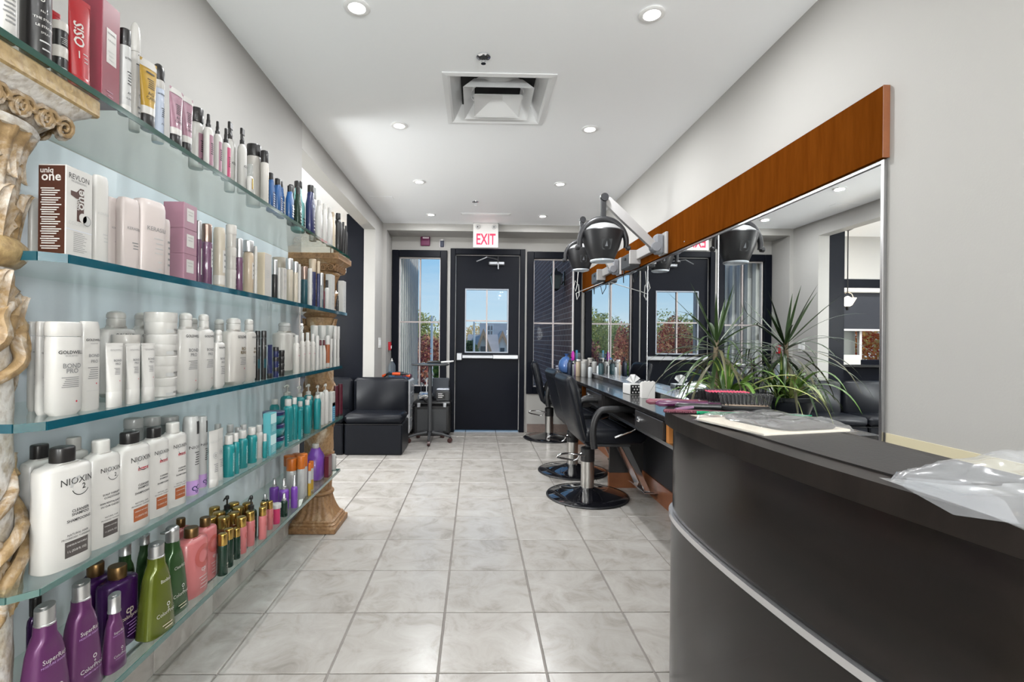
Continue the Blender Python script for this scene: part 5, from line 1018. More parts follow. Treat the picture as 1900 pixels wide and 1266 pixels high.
    if lab:
        cols = list(lab); mb = MB()
        for i, c in enumerate(cols): mb.add(lab[c].v, lab[c].f, i)
        me = mb.mesh('print', [pm(c) for c in cols]) if len(cols) > 1 else mb.mesh('print', pm(cols[0]))
        parts.append(('print', me))
    return parts
ORD = ['first', 'second', 'third', 'fourth', 'fifth', 'sixth', 'seventh', 'eighth', 'ninth', 'tenth', 'eleventh', 'twelfth']
_cnt = {}
for it in ITEMS: _cnt.setdefault((it[0], it[1]), []).append(it)
_done = {}; _cache = {}
NAME = {'bottle': 'bottle', 'jar': 'jar', 'tube': 'squeeze_tube', 'can': 'spray_can', 'box': 'carton_box', 'spray bottle': 'spray_bottle', 'pump bottle': 'pump_bottle'}
for it in ITEMS:
    sh, stn, X, Y, Z, w, d, h = it; s = ST[stn]; peers = _cnt[sh, stn]
    desc = s['d']
    if len(peers) == 1: lb = f"{desc}, {SHN[sh]} glass shelf"
    else:
        zs = sorted({p[4] for p in peers})
        if len(zs) > 1 and len({p[3] for p in peers}) == 1:
            k = zs.index(Z); nm = 'topmost' if k == len(zs) - 1 else 'lowest' if k == 0 else ORD[k] + ' from below'
            lb = f"{desc}, {nm} of its stack, {SHN[sh]} shelf"
        else:
            k = sorted(peers, key=lambda p: p[3]).index(it); lb = f"{desc}, {ORD[k]} from near end, {SHN[sh]} shelf"
    seg = 28 if Y < 1.25 else 20 if Y < 1.9 else 14
    key = (stn, round(w, 3), round(d, 3), round(h, 3), seg)
    if key not in _cache: _cache[key] = build_product(stn, w, d, h, seg)
    rz = ((it[2] * 7919 + it[3] * 104729) % 1 - .5) * (.0 if s['kind'].startswith('box') else .12) - (.18 if s['kind'] != 'box1' and not s['kind'].startswith('box') and Y < 1.6 else .0)
    t = thing(NAME[s['cat']], lb, s['cat'], (X, Y, Z), rz, f"hair products on the {SHN[sh]} shelf")
    for pn, me in _cache[key]:
        q_ = link(pn, me, t)
        if pn == 'print': q_['kind'] = 'stuff'

# ================================================================== mirror wall
mw = thing('wall_mirror', 'long frameless wall mirror of joined panes above the styling counter', 'mirror', (XR, 0, 0))
ZM0, ZM1 = .79, 1.700
ys = [1.552, 2.623, 3.713, 4.80, 5.94]
for a, b in zip(ys, ys[1:]): obj('mirror_pane', MB().box(-.006, -.0005, a + .001, b - .001, ZM0, ZM1), M_MIRROR, mw)
m = MB().box(-.012, -.0005, ys[0], ys[-1], ZM1, ZM1 + .012, .001); obj('top_channel', m, mat('channel_silver', (.5, .5, .51), .25, metal=1), mw)
obj('end_channel', MB().box(-.013, -.0005, ys[0] - .012, ys[0], ZM0, ZM1 + .012, .001), MATS['channel_silver'], mw)
for y in ys[1:-1]: obj('joint_strip', MB().box(-.009, -.0005, y - .003, y + .003, ZM0, ZM1), MATS['channel_silver'], mw)
va = thing('wood_valance', 'long reddish-brown wooden board above the mirror', 'board', (XR, 0, 0))
obj('board', MB().box(-.022, -.0005, 1.534, 5.94, 1.714, 1.945, .0015), M_CHERRY, va)
obj('end_cap', MB().box(-.0222, -.0005, 1.5325, 1.5345, 1.714, 1.945), MATS['cherry_kick'], va)
for y in (3.02, 4.2): obj('screw', MB().lathe([(.005, 0), (.004, .0015)], 10).xf(Matrix.Translation((-.022, y, 1.745)) @ Matrix.Rotation(-math.pi / 2, 4, 'Y')), M_CHROME, va)

# ------------------------------------------------------------------ styling station
M_EBONY = wood_mat('ebony_laminate', (.010, .009, .010), (.026, .023, .023), .22, (1, .25, 1), .35)
M_EBONY2 = wood_mat('ebony_front', (.012, .011, .012), (.030, .028, .028), .35, (1, 1, .25), .15)
M_ORANGE = wood_mat('orange_wood', (.42, .15, .03), (.55, .22, .05), .4, (2, 2, .5))
st = thing('styling_counter', 'long glossy black styling counter below the mirror', 'counter', (0, 0, 0))
CX0, CZ = .955, .745
obj('worktop', MB().box(CX0, XR - .001, 1.98, 5.95, CZ - .028, CZ, .003), M_EBONY, st)
obj('back_ledge', MB().box(1.205, XR - .001, 1.98, 5.95, CZ, CZ + .038, .003), M_EBONY, st)
obj('ledge_top', MB().box(1.202, XR - .0015, 1.98, 5.95, CZ + .0385, CZ + .044, .001), mat('ledge_laminate', (.30, .31, .33), .18, coat=.4), st)
obj('lower_board', MB().box(CX0 + .005, XR - .001, 2.02, 5.95, .598, .614, .002), M_EBONY, st)
obj('board_lip', MB().box(CX0 + .003, CX0 + .006, 2.02, 5.95, .597, .615), mat('lip_metal', (.45, .46, .48), .25, metal=1), st)
obj('edge_lip', MB().box(CX0 - .002, CX0 + .001, 1.98, 5.95, CZ - .006, CZ + .0005), MATS['lip_metal'], st)
obj('back_board', MB().box(XR - .02, XR - .002, 2.0, 5.95, .12, .74), mat('dark_back', (.012, .012, .016), .5), st)
for y in (2.93, 3.66, 4.74, 5.55): obj('divider', MB().box(CX0 + .012, XR - .022, y - .009, y + .009, .614, CZ - .028), M_EBONY2, st)
obj('divider', MB().box(CX0 + .014, XR - .022, 4.42, 4.438, .614, CZ - .028), M_CHERRY, st)
# drawers with round locks
for (a, b) in ((2.47, 2.90), (3.68, 4.20)):
    dr = obj('drawer', MB().box(CX0 - .004, CX0 + .25, a, b, .618, CZ - .031, .002), M_EBONY2, st)
    kb_ = obj('lock', MB().lathe([(.016, 0), (.016, .006), (.011, .009)], 18).xf(Matrix.Translation((CX0 - .004, b - .06, .668)) @ Matrix.Rotation(-math.pi / 2, 4, 'Y')), M_CHROME, dr, 40)
    obj('lock', MB().lathe([(.011, 0), (.011, .012), (.007, .015)], 16).xf(Matrix.Translation((CX0 - .004, b - .10, .668)) @ Matrix.Rotation(-math.pi / 2, 4, 'Y')), M_CHROME, dr, 40)
obj('end_panel', MB().box(CX0 + .01, XR - .022, 2.42, 2.455, .614, CZ - .028), M_ORANGE, st)
for y in (3.74, 5.30):
    obj('pedestal', MB().box(1.03, XR - .02, y - .012, y + .012, .115, .598), M_EBONY2, st)
    obj('pedestal_kick', MB().box(1.025, XR - .02, y - .016, y + .016, .0, .115), M_KICKWOOD, st)
obj('kick_board', MB().box(XR - .03, XR - .001, 2.0, 5.95, 0, .135), M_KICKWOOD, st)

# things on the counter ---------------------------------------------------------
def simple_bottle(x, y, z, r, h, body, cap, label, capk='pump', cat='bottle', prof='soft', clearb=None):
    key = f'ctr_{body}_{cap}_{capk}_{prof}'
    if key not in ST: S(key, '', cat, body, prof, 2.0, cap=(capk, cap, .26 if capk in ('pump', 'trigger', 'mist') else .14, .6 if capk != 'full' else 1.0))
    t = thing(NAME[cat], label, cat, (x, y, z), .3, 'bottles at the far end of the counter')
    for pn, me in build_product(key, 2 * r, 2 * r, h, 14): link(pn, me, t)
_C['clearp'] = (.55, .58, .60); _C['dblue'] = (.006, .012, .03)
cz = CZ + .0005
simple_bottle(1.010, 5.24, cz, .027, .205, 'dblue', 'black', 'dark pump bottle nearest the counter front edge', 'pump', 'pump bottle')
simple_bottle(1.050, 5.30, cz, .024, .165, 'clearp', 'black', 'clear pump bottle with black head beside the dark one', 'pump', 'pump bottle')
simple_bottle(1.085, 5.40, cz, .028, .16, 'lav', 'lgrey', 'lilac bottle among the counter products', 'mist', 'spray bottle')
simple_bottle(1.092, 5.20, cz, .027, .180, 'champ', 'silver', 'bronze bottle standing on the counter in front of the lilac one', 'full', 'bottle', 'straight')
simple_bottle(1.135, 5.12, cz, .028, .165, 'lgrey', 'white', 'pale grey can standing in the middle of the counter products', 'full', 'can', 'straight')
simple_bottle(1.168, 5.20, cz, .033, .180, 'offw', 'offw', 'wide cream can standing behind the pale grey can', 'full', 'can', 'straight')
simple_bottle(1.178, 5.02, cz, .022, .150, 'clearp', 'black', 'clear pump bottle in front of the cream can', 'pump', 'pump bottle')
simple_bottle(1.16, 5.45, cz, .022, .20, 'clearp', 'black', 'taller clear pump bottle behind the cream can', 'pump', 'pump bottle')
lz = CZ + .0445
simple_bottle(1.245, 5.30, lz, .03, .15, 'offw', 'offw', 'cream can standing on the ledge by the mirror', 'full', 'can', 'straight')
simple_bottle(1.248, 5.12, lz, .027, .14, 'lgrey', 'black', 'grey bottle with black cap on the mirror ledge', 'screw', 'bottle')
simple_bottle(1.255, 4.98, lz, .020, .110, 'clearp', 'black', 'small clear pump bottle on the mirror ledge', 'pump', 'pump bottle')
simple_bottle(1.250, 4.86, lz, .026, .150, 'dteal', 'black', 'dark teal trigger spray bottle on the mirror ledge', 'trigger', 'spray bottle')
# magenta hairdryer-like brush and glass jar behind the bottles
t = thing('round_brush', 'magenta round hairbrush standing among the counter bottles', 'hairbrush', (1.105, 5.55, cz), .3)
obj('handle', MB().lathe([(.012, 0), (.013, .06), (.010, .12), (.009, .14)], 14), M_BPLAS, t, 40)
obj('head', MB().sup([(.14, .008, .012), (.16, .016, .030), (.20, .018, .034), (.24, .014, .026), (.262, .006, .010)], 2, 18), mat('brush_magenta', (.38, .02, .28), .25), t, 50)
t = thing('glass_jar', 'clear glass jar standing behind the counter bottles', 'jar', (1.165, 5.59, cz))
obj('glass', MB().lathe([(.035, 0), (.036, .01), (.036, .24), (.034, .24), (.034, .012)], 20, cap1=False), glass_mat('jar_glass', (.9, .94, .95), 1, 0, .06, (.8, .85, .9)), t, 40)
obj('combs', MB().box(-.02, .0, -.015, .012, .014, .27, .002), mat('comb_blue', (.05, .25, .4), .3), t)
t = thing('storage_bag', 'round shiny blue bag at the far end of the counter', 'bag', (1.065, 5.725, cz), .2)
obj('bag', MB().sup([(0, .06, .07), (.02, .085, .10), (.08, .095, .11), (.14, .08, .095), (.18, .045, .06), (.19, .02, .03)], 2.2, 20), mat('bag_blue', (.06, .13, .32), .18, coat=.5), t, 60)
obj('tie', MB().lathe([(.03, .186), (.012, .20), (.035, .225)], 12), MATS['bag_blue'], t, 60)
t = thing('folded_towel', 'grey striped folded towel on the counter end', 'towel', (1.02, 5.895, cz))
for k in range(3): obj('fold', MB().box(-.05, .17, -.055, .055, k * .026, k * .026 + .024, .010), mat('towel_grey', (.32, .33, .40), .9, noise=.25, nscale=90, bump=.3, bscale=300), t)
# tissue holder, napkins, cards
t = thing('tissue_box', 'white tissue box with black perforated front on the counter', 'tissue box', (1.135, 3.50, cz), .12)
obj('body', MB().box(-.055, .055, -.06, .06, 0, .072, .003), M_WPLAS, t)
fp = obj('front_plate', MB().box(-.05, .05, -.0625, -.0605, .004, .069, .0005), M_BPLAS, t)
for i in range(4):
    for j in range(3):
        obj('perforation', MB().lathe([(.0055, 0), (.0055, .0008)], 10).xf(Matrix.Translation((-.033 + i * .022 + (.011 if j % 2 else 0), -.0626, .016 + j * .020)) @ Matrix.Rotation(math.pi / 2, 4, 'X')), M_WPLAS, fp)
tis = MB(); 
for k in range(5):
    a0, a1 = math.radians(35 + k * 24), math.radians(35 + (k + 1) * 24)
    tis.add([(0, .004 * (k % 2), .072), (.055 * math.cos(a0), .012 * ((k % 2) * 2 - 1), .072 + .068 * math.sin(a0)), (.055 * math.cos(a1), -.012 * ((k % 2) * 2 - 1), .072 + .068 * math.sin(a1)),
             (0, .004 * (k % 2) + .002, .072), (.055 * math.cos(a0), .012 * ((k % 2) * 2 - 1) + .002, .072 + .068 * math.sin(a0)), (.055 * math.cos(a1), -.012 * ((k % 2) * 2 - 1) + .002, .072 + .068 * math.sin(a1))], [(0, 1, 2), (5, 4, 3), (0, 3, 4, 1), (1, 4, 5, 2), (2, 5, 3, 0)])
obj('tissue', tis, mat('tissue', (.85, .85, .84), .8), t)
t = thing('napkin_holder', 'stack of scalloped white paper napkins leaning upright on the counter', 'napkins', (1.145, 3.22, cz), -.1)
sca = MB()
for k, (yo, hh) in enumerate(((0, .118), (.024, .112), (.05, .105))):
    pts = [(-.042, 0), (.042, 0), (.042, hh * .92)] + [(.042 - .012 * i, hh * (.97 if i % 2 else .92)) for i in range(1, 7)] + [(-.042, hh * .92)]
    n_ = len(pts); mb = MB(); mb.add([(x, yo, z) for x, z in pts] + [(x, yo + .014, z) for x, z in pts], [tuple(range(n_)), tuple(range(2 * n_ - 1, n_ - 1, -1))] + [(i, n_ + i, n_ + (i + 1) % n_, (i + 1) % n_) for i in range(n_)])
    obj('napkin_stack', mb, mat('napkin', (.78, .76, .73), .85), t)
t = thing('counter_tray', 'white tilted card display on the counter beside the plant', 'display', (1.235, 2.80, CZ + .0445), .1)
obj('card', MB().add([(-.03, -.1, 0), (.05, -.1, .09), (.05, .1, .09), (-.03, .1, 0), (-.03, -.1, .004), (.05, -.1, .094), (.05, .1, .094), (-.03, .1, .004)], [(0, 3, 2, 1), (4, 5, 6, 7), (0, 1, 5, 4), (1, 2, 6, 5), (2, 3, 7, 6), (3, 0, 4, 7)]), mat('card_white', (.75, .80, .86), .3), t)
obj('foot', MB().box(-.03, .055, -.1, .1, -.0003, .003), M_WPLAS, t)
# magazines and combs in the open compartment
for k, (y, c) in enumerate(((3.03, (.35, .30, .28)), (3.20, (.5, .5, .52)), (3.37, (.08, .09, .12)))):
    t = tag(obj('magazine', MB().box(CX0 + .16, CX0 + .32, y - .08, y + .08, .6145, .622 + .004 * k, .001), mat(f'mag_{k}', c, .3), None), f'magazine lying in the open compartment under the counter, {ORD[k]} from the drawer', 'magazine', 'magazines under the counter')
t = tag(obj('white_box', MB().box(CX0 + .16, CX0 + .31, 4.5, 4.68, .6145, .68, .003), mat('pale_card', (.7, .66, .6), .6)), 'pale box in the open compartment under the counter', 'box')

# ------------------------------------------------------------------ hood lamps (colour processors)
M_HARM = mat('arm_silver', (.40, .39, .385), .4, metal=.2)
M_HOOD = mat('hood_black', (.018, .018, .020), .38)
M_HDOME = mat('hood_dome', (.26, .26, .26), .35)
def hood(cx, cy, cz_, by, label, s=1.0, pole=.30):
    t = thing('hood_dryer', label, 'hair dryer', (cx, cy, cz_), 0, 'wall-mounted hood processors')
    # bowl: narrow lit mouth below, wide rim above
    obj('bowl', MB().lathe([(.074 * s, 0), (.080 * s, .004), (.115 * s, .09 * s), (.138 * s, .175 * s), (.141 * s, .19 * s), (.136 * s, .197 * s), (.130 * s, .19 * s)], 32, cap0=True, cap1=False), M_HOOD, t, 45)
    obj('mouth_ring', MB().lathe([(.079 * s, .006), (.081 * s, -.004), (.072 * s, -.010), (.062 * s, -.004)], 32), mat('mouth_glass', (.62, .68, .74), .15), t, 45)
    obj('dome', MB().lathe([(.131 * s, .19 * s), (.120 * s, .212 * s), (.088 * s, .236 * s), (.05 * s, .249 * s), (.005, .253 * s)], 32), M_HDOME, t, 60)
    em = MB(); fn = lambda u, v: (u * s, -(.079 + .36 * v) * s - .0035 + (1 - math.cos(u * 8)) * .1, v * s)
    em.add([fn(-.036, .125), fn(.036, .125), fn(.030, .062), fn(-.020, .058), fn(-.029, .068)], [(0, 4, 3, 2, 1)]); eo = obj('emblem', em, M_DGREY, t)
    e2 = MB(); f3 = lambda u, v: (lambda p: (p[0], p[1] - .0015, p[2]))(fn(u, v)); e2.add([f3(-.009, .078), f3(.009, .078), f3(.0, .112)], [(0, 1, 2)]); obj('emblem_mark', e2, M_GREY, eo)
    # C-shaped carrying hoop
    hp = []; 
    for i in range(25):
        a = math.radians(-12 + 204 * i / 24); hp.append((.158 * s * math.cos(a), -.02 * s, .118 * s + .158 * s * math.sin(a)))
    obj('hoop', MB().tube(hp, [.0165 * s + .006 * s * math.sin(math.pi * i / 24) for i in range(25)], 10), M_HOOD, t, 50)
    for k in (-1, 1): obj('pivot_knob', MB().lathe([(.017 * s, 0), (.019 * s, .02), (.012 * s, .028)], 14).xf(Matrix.Translation((k * .158 * s, -.02 * s, .085 * s)) @ Matrix.Rotation(k * math.pi / 2, 4, 'Y')), M_HOOD, t, 40)
    ztop = .268 * s
    obj('pole', MB().box(-.018, .018, -.035, -.008, ztop - .01, ztop + pole, .006), M_HOOD, t)
    obj('elbow', MB().lathe([(.026, 0), (.028, .004), (.028, .028), (.026, .032)], 20).xf(Matrix.Translation((.006, -.040, ztop + pole)) @ Matrix.Rotation(-math.pi / 2, 4, 'X')), M_HOOD, t, 40)
    # sloping flat arm to the wall joint
    jx, jy, jz = 1.215 - cx, by - cy, 1.765 - cz_
    P0 = Vector((.02, .01, ztop + pole)); P1 = Vector((jx, jy, jz)); dd = (P1 - P0); L_ = dd.length
    arm = MB(); rows_ = []
    for q, (hw, th) in ((0, (.020, .016)), (.05, (.028, .018)), (.35, (.031, .019)), (.8, (.026, .018)), (1, (.024, .018))):
        p = P0 + dd * q; d3 = dd.normalized(); up = Vector((-d3.z, 0, d3.x)).normalized(); sd = Vector((0, 1, 0))
        rows_.append([tuple(p + up * hw - sd * th), tuple(p + up * hw + sd * th), tuple(p - up * hw + sd * th), tuple(p - up * hw - sd * th)])
    obj('arm', arm.loft(rows_), M_HARM, t)
    jo = obj('joint', MB().lathe([(.030, -.035), (.033, -.03), (.033, .03), (.030, .035)], 22).xf(Matrix.Translation(P1) @ Matrix.Rotation(math.pi / 2, 4, 'X')), M_GREY, t, 40)
    obj('bracket', MB().box(jx + .0, jx + .058, jy - .02, jy + .05, jz - .045, jz + .09, .012), M_GREY, t)
    obj('wall_plate', MB().box(jx + .055, XR - cx - .023, jy - .05, jy + .08, jz - .05, jz + .10, .004), M_HARM, t)
    # power box hanging under the valance and its lead
    pb_ = obj('power_box', MB().box(XR - cx - .11, XR - cx - .023, jy + .52, jy + .74, jz - .055, jz + .055, .006), M_DGREY, t)
    obj('box_face', MB().box(XR - cx - .112, XR - cx - .023, jy + .50, jy + .52, jz - .035, jz + .075, .004), M_HARM, pb_)
    obj('switch', MB().box(XR - cx - .118, XR - cx - .110, jy + .6, jy + .63, jz + .01, jz + .03, .002), M_BPLAS, pb_)
    obj('rail', MB().box(XR - cx - .06, XR - cx - .023, jy + .08, jy + .52, jz + .0, jz + .075, .004), M_HARM, t)
    obj('lead', MB().tube([(XR - cx - .06, jy + .74, jz), (XR - cx - .07, jy + .80, jz - .08), (XR - cx - .05, jy + .86, jz - .14), (XR - cx - .04, jy + .9, jz - .05), (XR - cx - .03, jy + .92, jz)], .004, 6), M_BPLAS, t, 60)
    return t
hood(.848, 3.30, 1.665, 3.32, 'black hood dryer hanging from the nearer wall arm', 1.0, .155)
hood(.945, 4.42, 1.765, 4.36, 'black hood dryer on the farther wall arm, partly hidden', .93, .20)
# looped cable under the far hood
tag(obj('hanging_cable', MB().tube([(.98, 4.7, 1.80), (.97, 4.7, 1.66), (.955, 4.7, 1.60), (.935, 4.7, 1.64), (.95, 4.7, 1.70), (.985, 4.7, 1.66), (.99, 4.7, 1.56), (.97, 4.7, 1.52), (.96, 4.7, 1.58), (1.0, 4.72, 1.60), (1.29, 4.9, 1.72)], .004, 6), M_WPLAS, None, 60), 'looped pale cable dangling under the farther hood dryer', 'cable')

# ------------------------------------------------------------------ salon chairs
M_OIL = mat('gloss_black_base', (.006, .006, .008), .06, coat=.8, spec=.7)
M_SATIN = mat('satin_column', (.55, .54, .52), .28, metal=1)
def smoothpath(pts, k=4):
    P = [Vector(p) for p in pts]; out = []
    for i in range(len(P) - 1):
        p0, p1, p2, p3 = P[max(0, i - 1)], P[i], P[i + 1], P[min(len(P) - 1, i + 2)]
        for q in range(k):
            t = q / k; out.append(.5 * ((2 * p1) + (p2 - p0) * t + (2 * p0 - 5 * p1 + 4 * p2 - p3) * t * t + (3 * p1 - p0 - 3 * p2 + p3) * t ** 3))
    out.append(P[-1]); return out
def padded(mb, path, halfw, thick, seg=18, ex=3.2):
    """cushion swept along a path in the x-z plane, wide in y; rows: (x, z, half width, half thickness)"""
    n = len(path); rings = []
    for i, (x, z, hw, ht) in enumerate(path):
        a = path[max(0, i - 1)]; b = path[min(n - 1, i + 1)]
        d = Vector((b[0] - a[0], 0, b[1] - a[1])).normalized(); nr = Vector((-d.z, 0, d.x)); r = []
        for j in range(seg):
            t = 2 * math.pi * (j + .5) / seg; c, s_ = math.cos(t), math.sin(t)
            r.append(tuple(Vector((x, 0, z)) + nr * (ht * math.copysign(abs(s_) ** (2 / ex), s_)) + Vector((0, 1, 0)) * (hw * math.copysign(abs(c) ** (2 / ex), c))))
        rings.append(r)
    return mb.loft(rings)
def salon_chair():
    t = thing('salon_chair', 'x', 'chair', (0, 0, 0), 0, 'black hydraulic salon chairs')
    obj('base', MB().lathe([(.290, 0), (.292, .006), (.282, .013), (.20, .028), (.11, .045), (.062, .062), (.045, .070)], 48), M_OIL, t, 50)
    obj('base_rim', MB().lathe([(.291, .001), (.296, .006), (.291, .012), (.284, .013)], 48, cap0=False, cap1=False), M_BPLAS, t, 60)
    obj('column', MB().lathe([(.047, .066), (.047, .255)], 28), M_SATIN, t, 40)
    obj('collar', MB().lathe([(.049, .255), (.050, .258), (.050, .345), (.043, .352), (.018, .355), (.016, .41)], 28), M_BPLAS, t, 40)
    lv = [(-.03, -.045, .30), (-.09, -.06, .315), (-.16, -.055, .320), (-.215, -.075, .318), (-.235, -.06, .300), (-.215, -.03, .285), (-.15, .0, .268), (-.10, .01, .255), (-.075, .0, .268), (-.06, -.01, .30), (-.045, -.02, .315)]
    obj('pump_lever', MB().tube(smoothpath(lv), .0065, 8), M_CHROME, t, 60)
    # seat cushion
    pth = [(-.23, .47, .20, .02), (-.22, .47, .225, .050), (-.15, .470, .232, .060), (0, .468, .235, .062), (.14, .466, .235, .060), (.225, .462, .232, .052), (.255, .456, .225, .035), (.262, .452, .20, .010)]
    DX = .115
    pth = [(x * .88 + DX, z, a, b) for x, z, a, b in pth]
    so = obj('seat', padded(MB(), pth, 0, 0, 26, 5), M_LEATHER, t, 55)
    for k in (-1, 0, 1): obj('seam', MB().tube([(DX + .10 * k, -.2, .5305), (DX + .10 * k, .2, .5305)], .0022, 6), M_BPLAS, so)
    obj('seat_frame', MB().box(-.05, .26, -.17, .17, .39, .42, .006), M_DGREY, t)
    # backrest shell with rolled top
    bp = [(-.125, .40, .17, .010), (-.16, .412, .20, .024), (-.205, .46, .225, .034), (-.235, .56, .235, .040), (-.26, .68, .235, .044), (-.285, .79, .228, .048), (-.300, .835, .222, .046), (-.315, .862, .212, .034), (-.322, .874, .19, .012)]
    bp = [(x + DX + .015, z, a, b) for x, z, a, b in bp]
    fine = []
    for i in range(len(bp) - 1):
        for q in range(3): fine.append(tuple(bp[i][c] + (bp[i + 1][c] - bp[i][c]) * q / 3 for c in range(4)))
    fine.append(bp[-1])
    bo = obj('backrest', padded(MB(), fine, 0, 0, 26, 4.0), M_LEATHER, t, 60)
    for k in (-1, 1):
        ed = [(x + (.0 if i else 0), k * hw * .985, z) for i, (x, z, hw, ht) in enumerate(fine)]
        obj('piping', MB().tube(ed, .006, 6), M_BPLAS, bo, 60)
    # arms: padded hoops each side
    for k in (-1, 1):
        y = k * .262
        path = smoothpath([(-.175, y, .40), (-.19, y, .50), (-.175, y, .585), (-.13, y, .645), (-.06, y, .662), (.10, y, .662), (.19, y, .658), (.232, y, .635), (.245, y, .59)], 4)
        path = [(p_[0] * .74 + DX - .01, p_[1], p_[2]) for p_ in path]
        ao = obj('armrest', MB().tube(path, .0235, 12), mat('arm_pad', (.014, .014, .015), .4), t, 60)
        obj('arm_brace', MB().tube(smoothpath([(.29, y * .99, .60), (.255, y * .98, .53), (.19, y * .96, .50), (.12, y * .93, .47)], 4), .008, 8), M_CHROME, ao, 60)
    # footrest
    fr = obj('footrest', MB().box(.36, .50, -.15, .15, .055, .068, .004), M_CHROME, t)
    for k in (-1, 1): obj('footrest_bar', MB().loft([[(.20, k * .085 - .014, .415), (.25, k * .085 - .014, .415), (.25, k * .085 + .014, .415), (.20, k * .085 + .014, .415)], [(.385, k * .11 - .013, .06), (.42, k * .11 - .013, .06), (.42, k * .11 + .013, .06), (.385, k * .11 + .013, .06)]]), M_CHROME, fr)
    return t
ch1 = salon_chair(); ch1.location = (.815, 3.53, 0); ch1.rotation_euler.z = math.radians(2); ch1['label'] = 'black leather salon chair on round glossy base, nearest the desk'
copy_tree(ch1, (.84, 4.20, 0), math.radians(4), 'black leather salon chair half hidden behind the nearest one')
copy_tree(ch1, (.85, 5.62, 0), math.radians(-6), 'black leather salon chair farthest away, by the window')

# ================================================================== reception desk
M_DESK = wood_mat('desk_laminate', (.006, .005, .0045), (.012, .009, .008), .22, (.5, .5, 5), .05, .35)
M_DESKT = wood_mat('desk_top_laminate', (.009, .007, .006), (.018, .014, .012), .36, (1, 3, 1), .0, .22)
DZ_ = .93
front = [(.66, 1.475), (.606, 1.44), (.560, 1.375), (.538, 1.28), (.531, 1.15), (.535, 1.0), (.547, .85), (.560, .74), (.58, .62), (.605, .50), (.64, .38), (.70, .26), (.78, .16)]
fr2 = [tuple(p)[:2] for p in smoothpath([(x, y, 0) for x, y in front], 5)]
def offs(poly, dd):
    out = []
    for i, (x, y) in enumerate(poly):
        a = poly[max(0, i - 1)]; b = poly[min(len(poly) - 1, i + 1)]; tx, ty = b[0] - a[0], b[1] - a[1]; l = math.hypot(tx, ty); out.append((x + ty / l * dd, y - tx / l * dd))
    return out
# curve runs towards -y, so the outward (aisle) side is on its right hand: (ty, -tx) points to -x
rd = thing('reception_desk', 'curved dark wood reception desk with silver strip', 'desk', (0, 0, 0))
def wall_strip(curve, z0, z1, th, name, m, par, smooth=30):
    inn = offs(curve, -th); mb = MB(); n = len(curve); vs = []
    for (x, y), (u, v) in zip(curve, inn): vs += [(x, y, z0), (x, y, z1), (u, v, z1), (u, v, z0)]
    fs = []
    for i in range(n - 1):
        for q in range(4): fs.append((4 * i + q, 4 * i + (q + 1) % 4, 4 * (i + 1) + (q + 1) % 4, 4 * (i + 1) + q))
    fs += [(0, 3, 2, 1), (4 * n - 4, 4 * n - 3, 4 * n - 2, 4 * n - 1)]
    return obj(name, mb.add(vs, fs), m, par, smooth)
wall_strip(fr2, .652, .893, .02, 'upper_panel', M_DESK, rd)
wall_strip(offs(fr2, .004), .08, .632, .02, 'lower_panel', M_DESK, rd)
wall_strip(offs(fr2, .010), .636, .650, .02, 'metal_strip', mat('desk_strip', (.78, .78, .80), .25, metal=.9), rd)
wall_strip(offs(fr2, .003), .630, .637, .02, 'strip_groove', mat('groove', (.02, .03, .07), .3), rd)
wall_strip(offs(fr2, -.03), .0, .08, .02, 'toe_kick', M_BPLAS, rd)
top_f = offs(fr2, .022)
top_poly = [(.79, 1.50)] + top_f + [(.80, .10)]
top_poly = top_poly[::-1]
obj('top_slab', MB().prism(top_poly, DZ_ - .037, DZ_), M_DESKT, rd)
obj('end_panel', MB().box(.655, .785, 1.46, 1.48, .0, DZ_ - .037), M_DESK, rd)
obj('back_panel', MB().box(.765, .785, .12, 1.46, .0, DZ_ - .037), M_DESK, rd)
obj('work_surface', MB().box(.785, 1.2, .12, 1.30, .70, .725), M_DESKT, rd)
# leather mat
matc = [p for p in offs(fr2, -.030) if .60 < p[1] < 1.10]
mp = [(.765, matc[0][1] + .0)] + matc + [(.765, matc[-1][1])]
tag(obj('desk_mat', MB().prism(mp[::-1], DZ_ + .0003, DZ_ + .003), mat('mat_leather', (.016, .014, .013), .45, noise=.25, nscale=40, bump=.15, bscale=200)), 'black leather mat lying on the reception desk', 'desk mat')

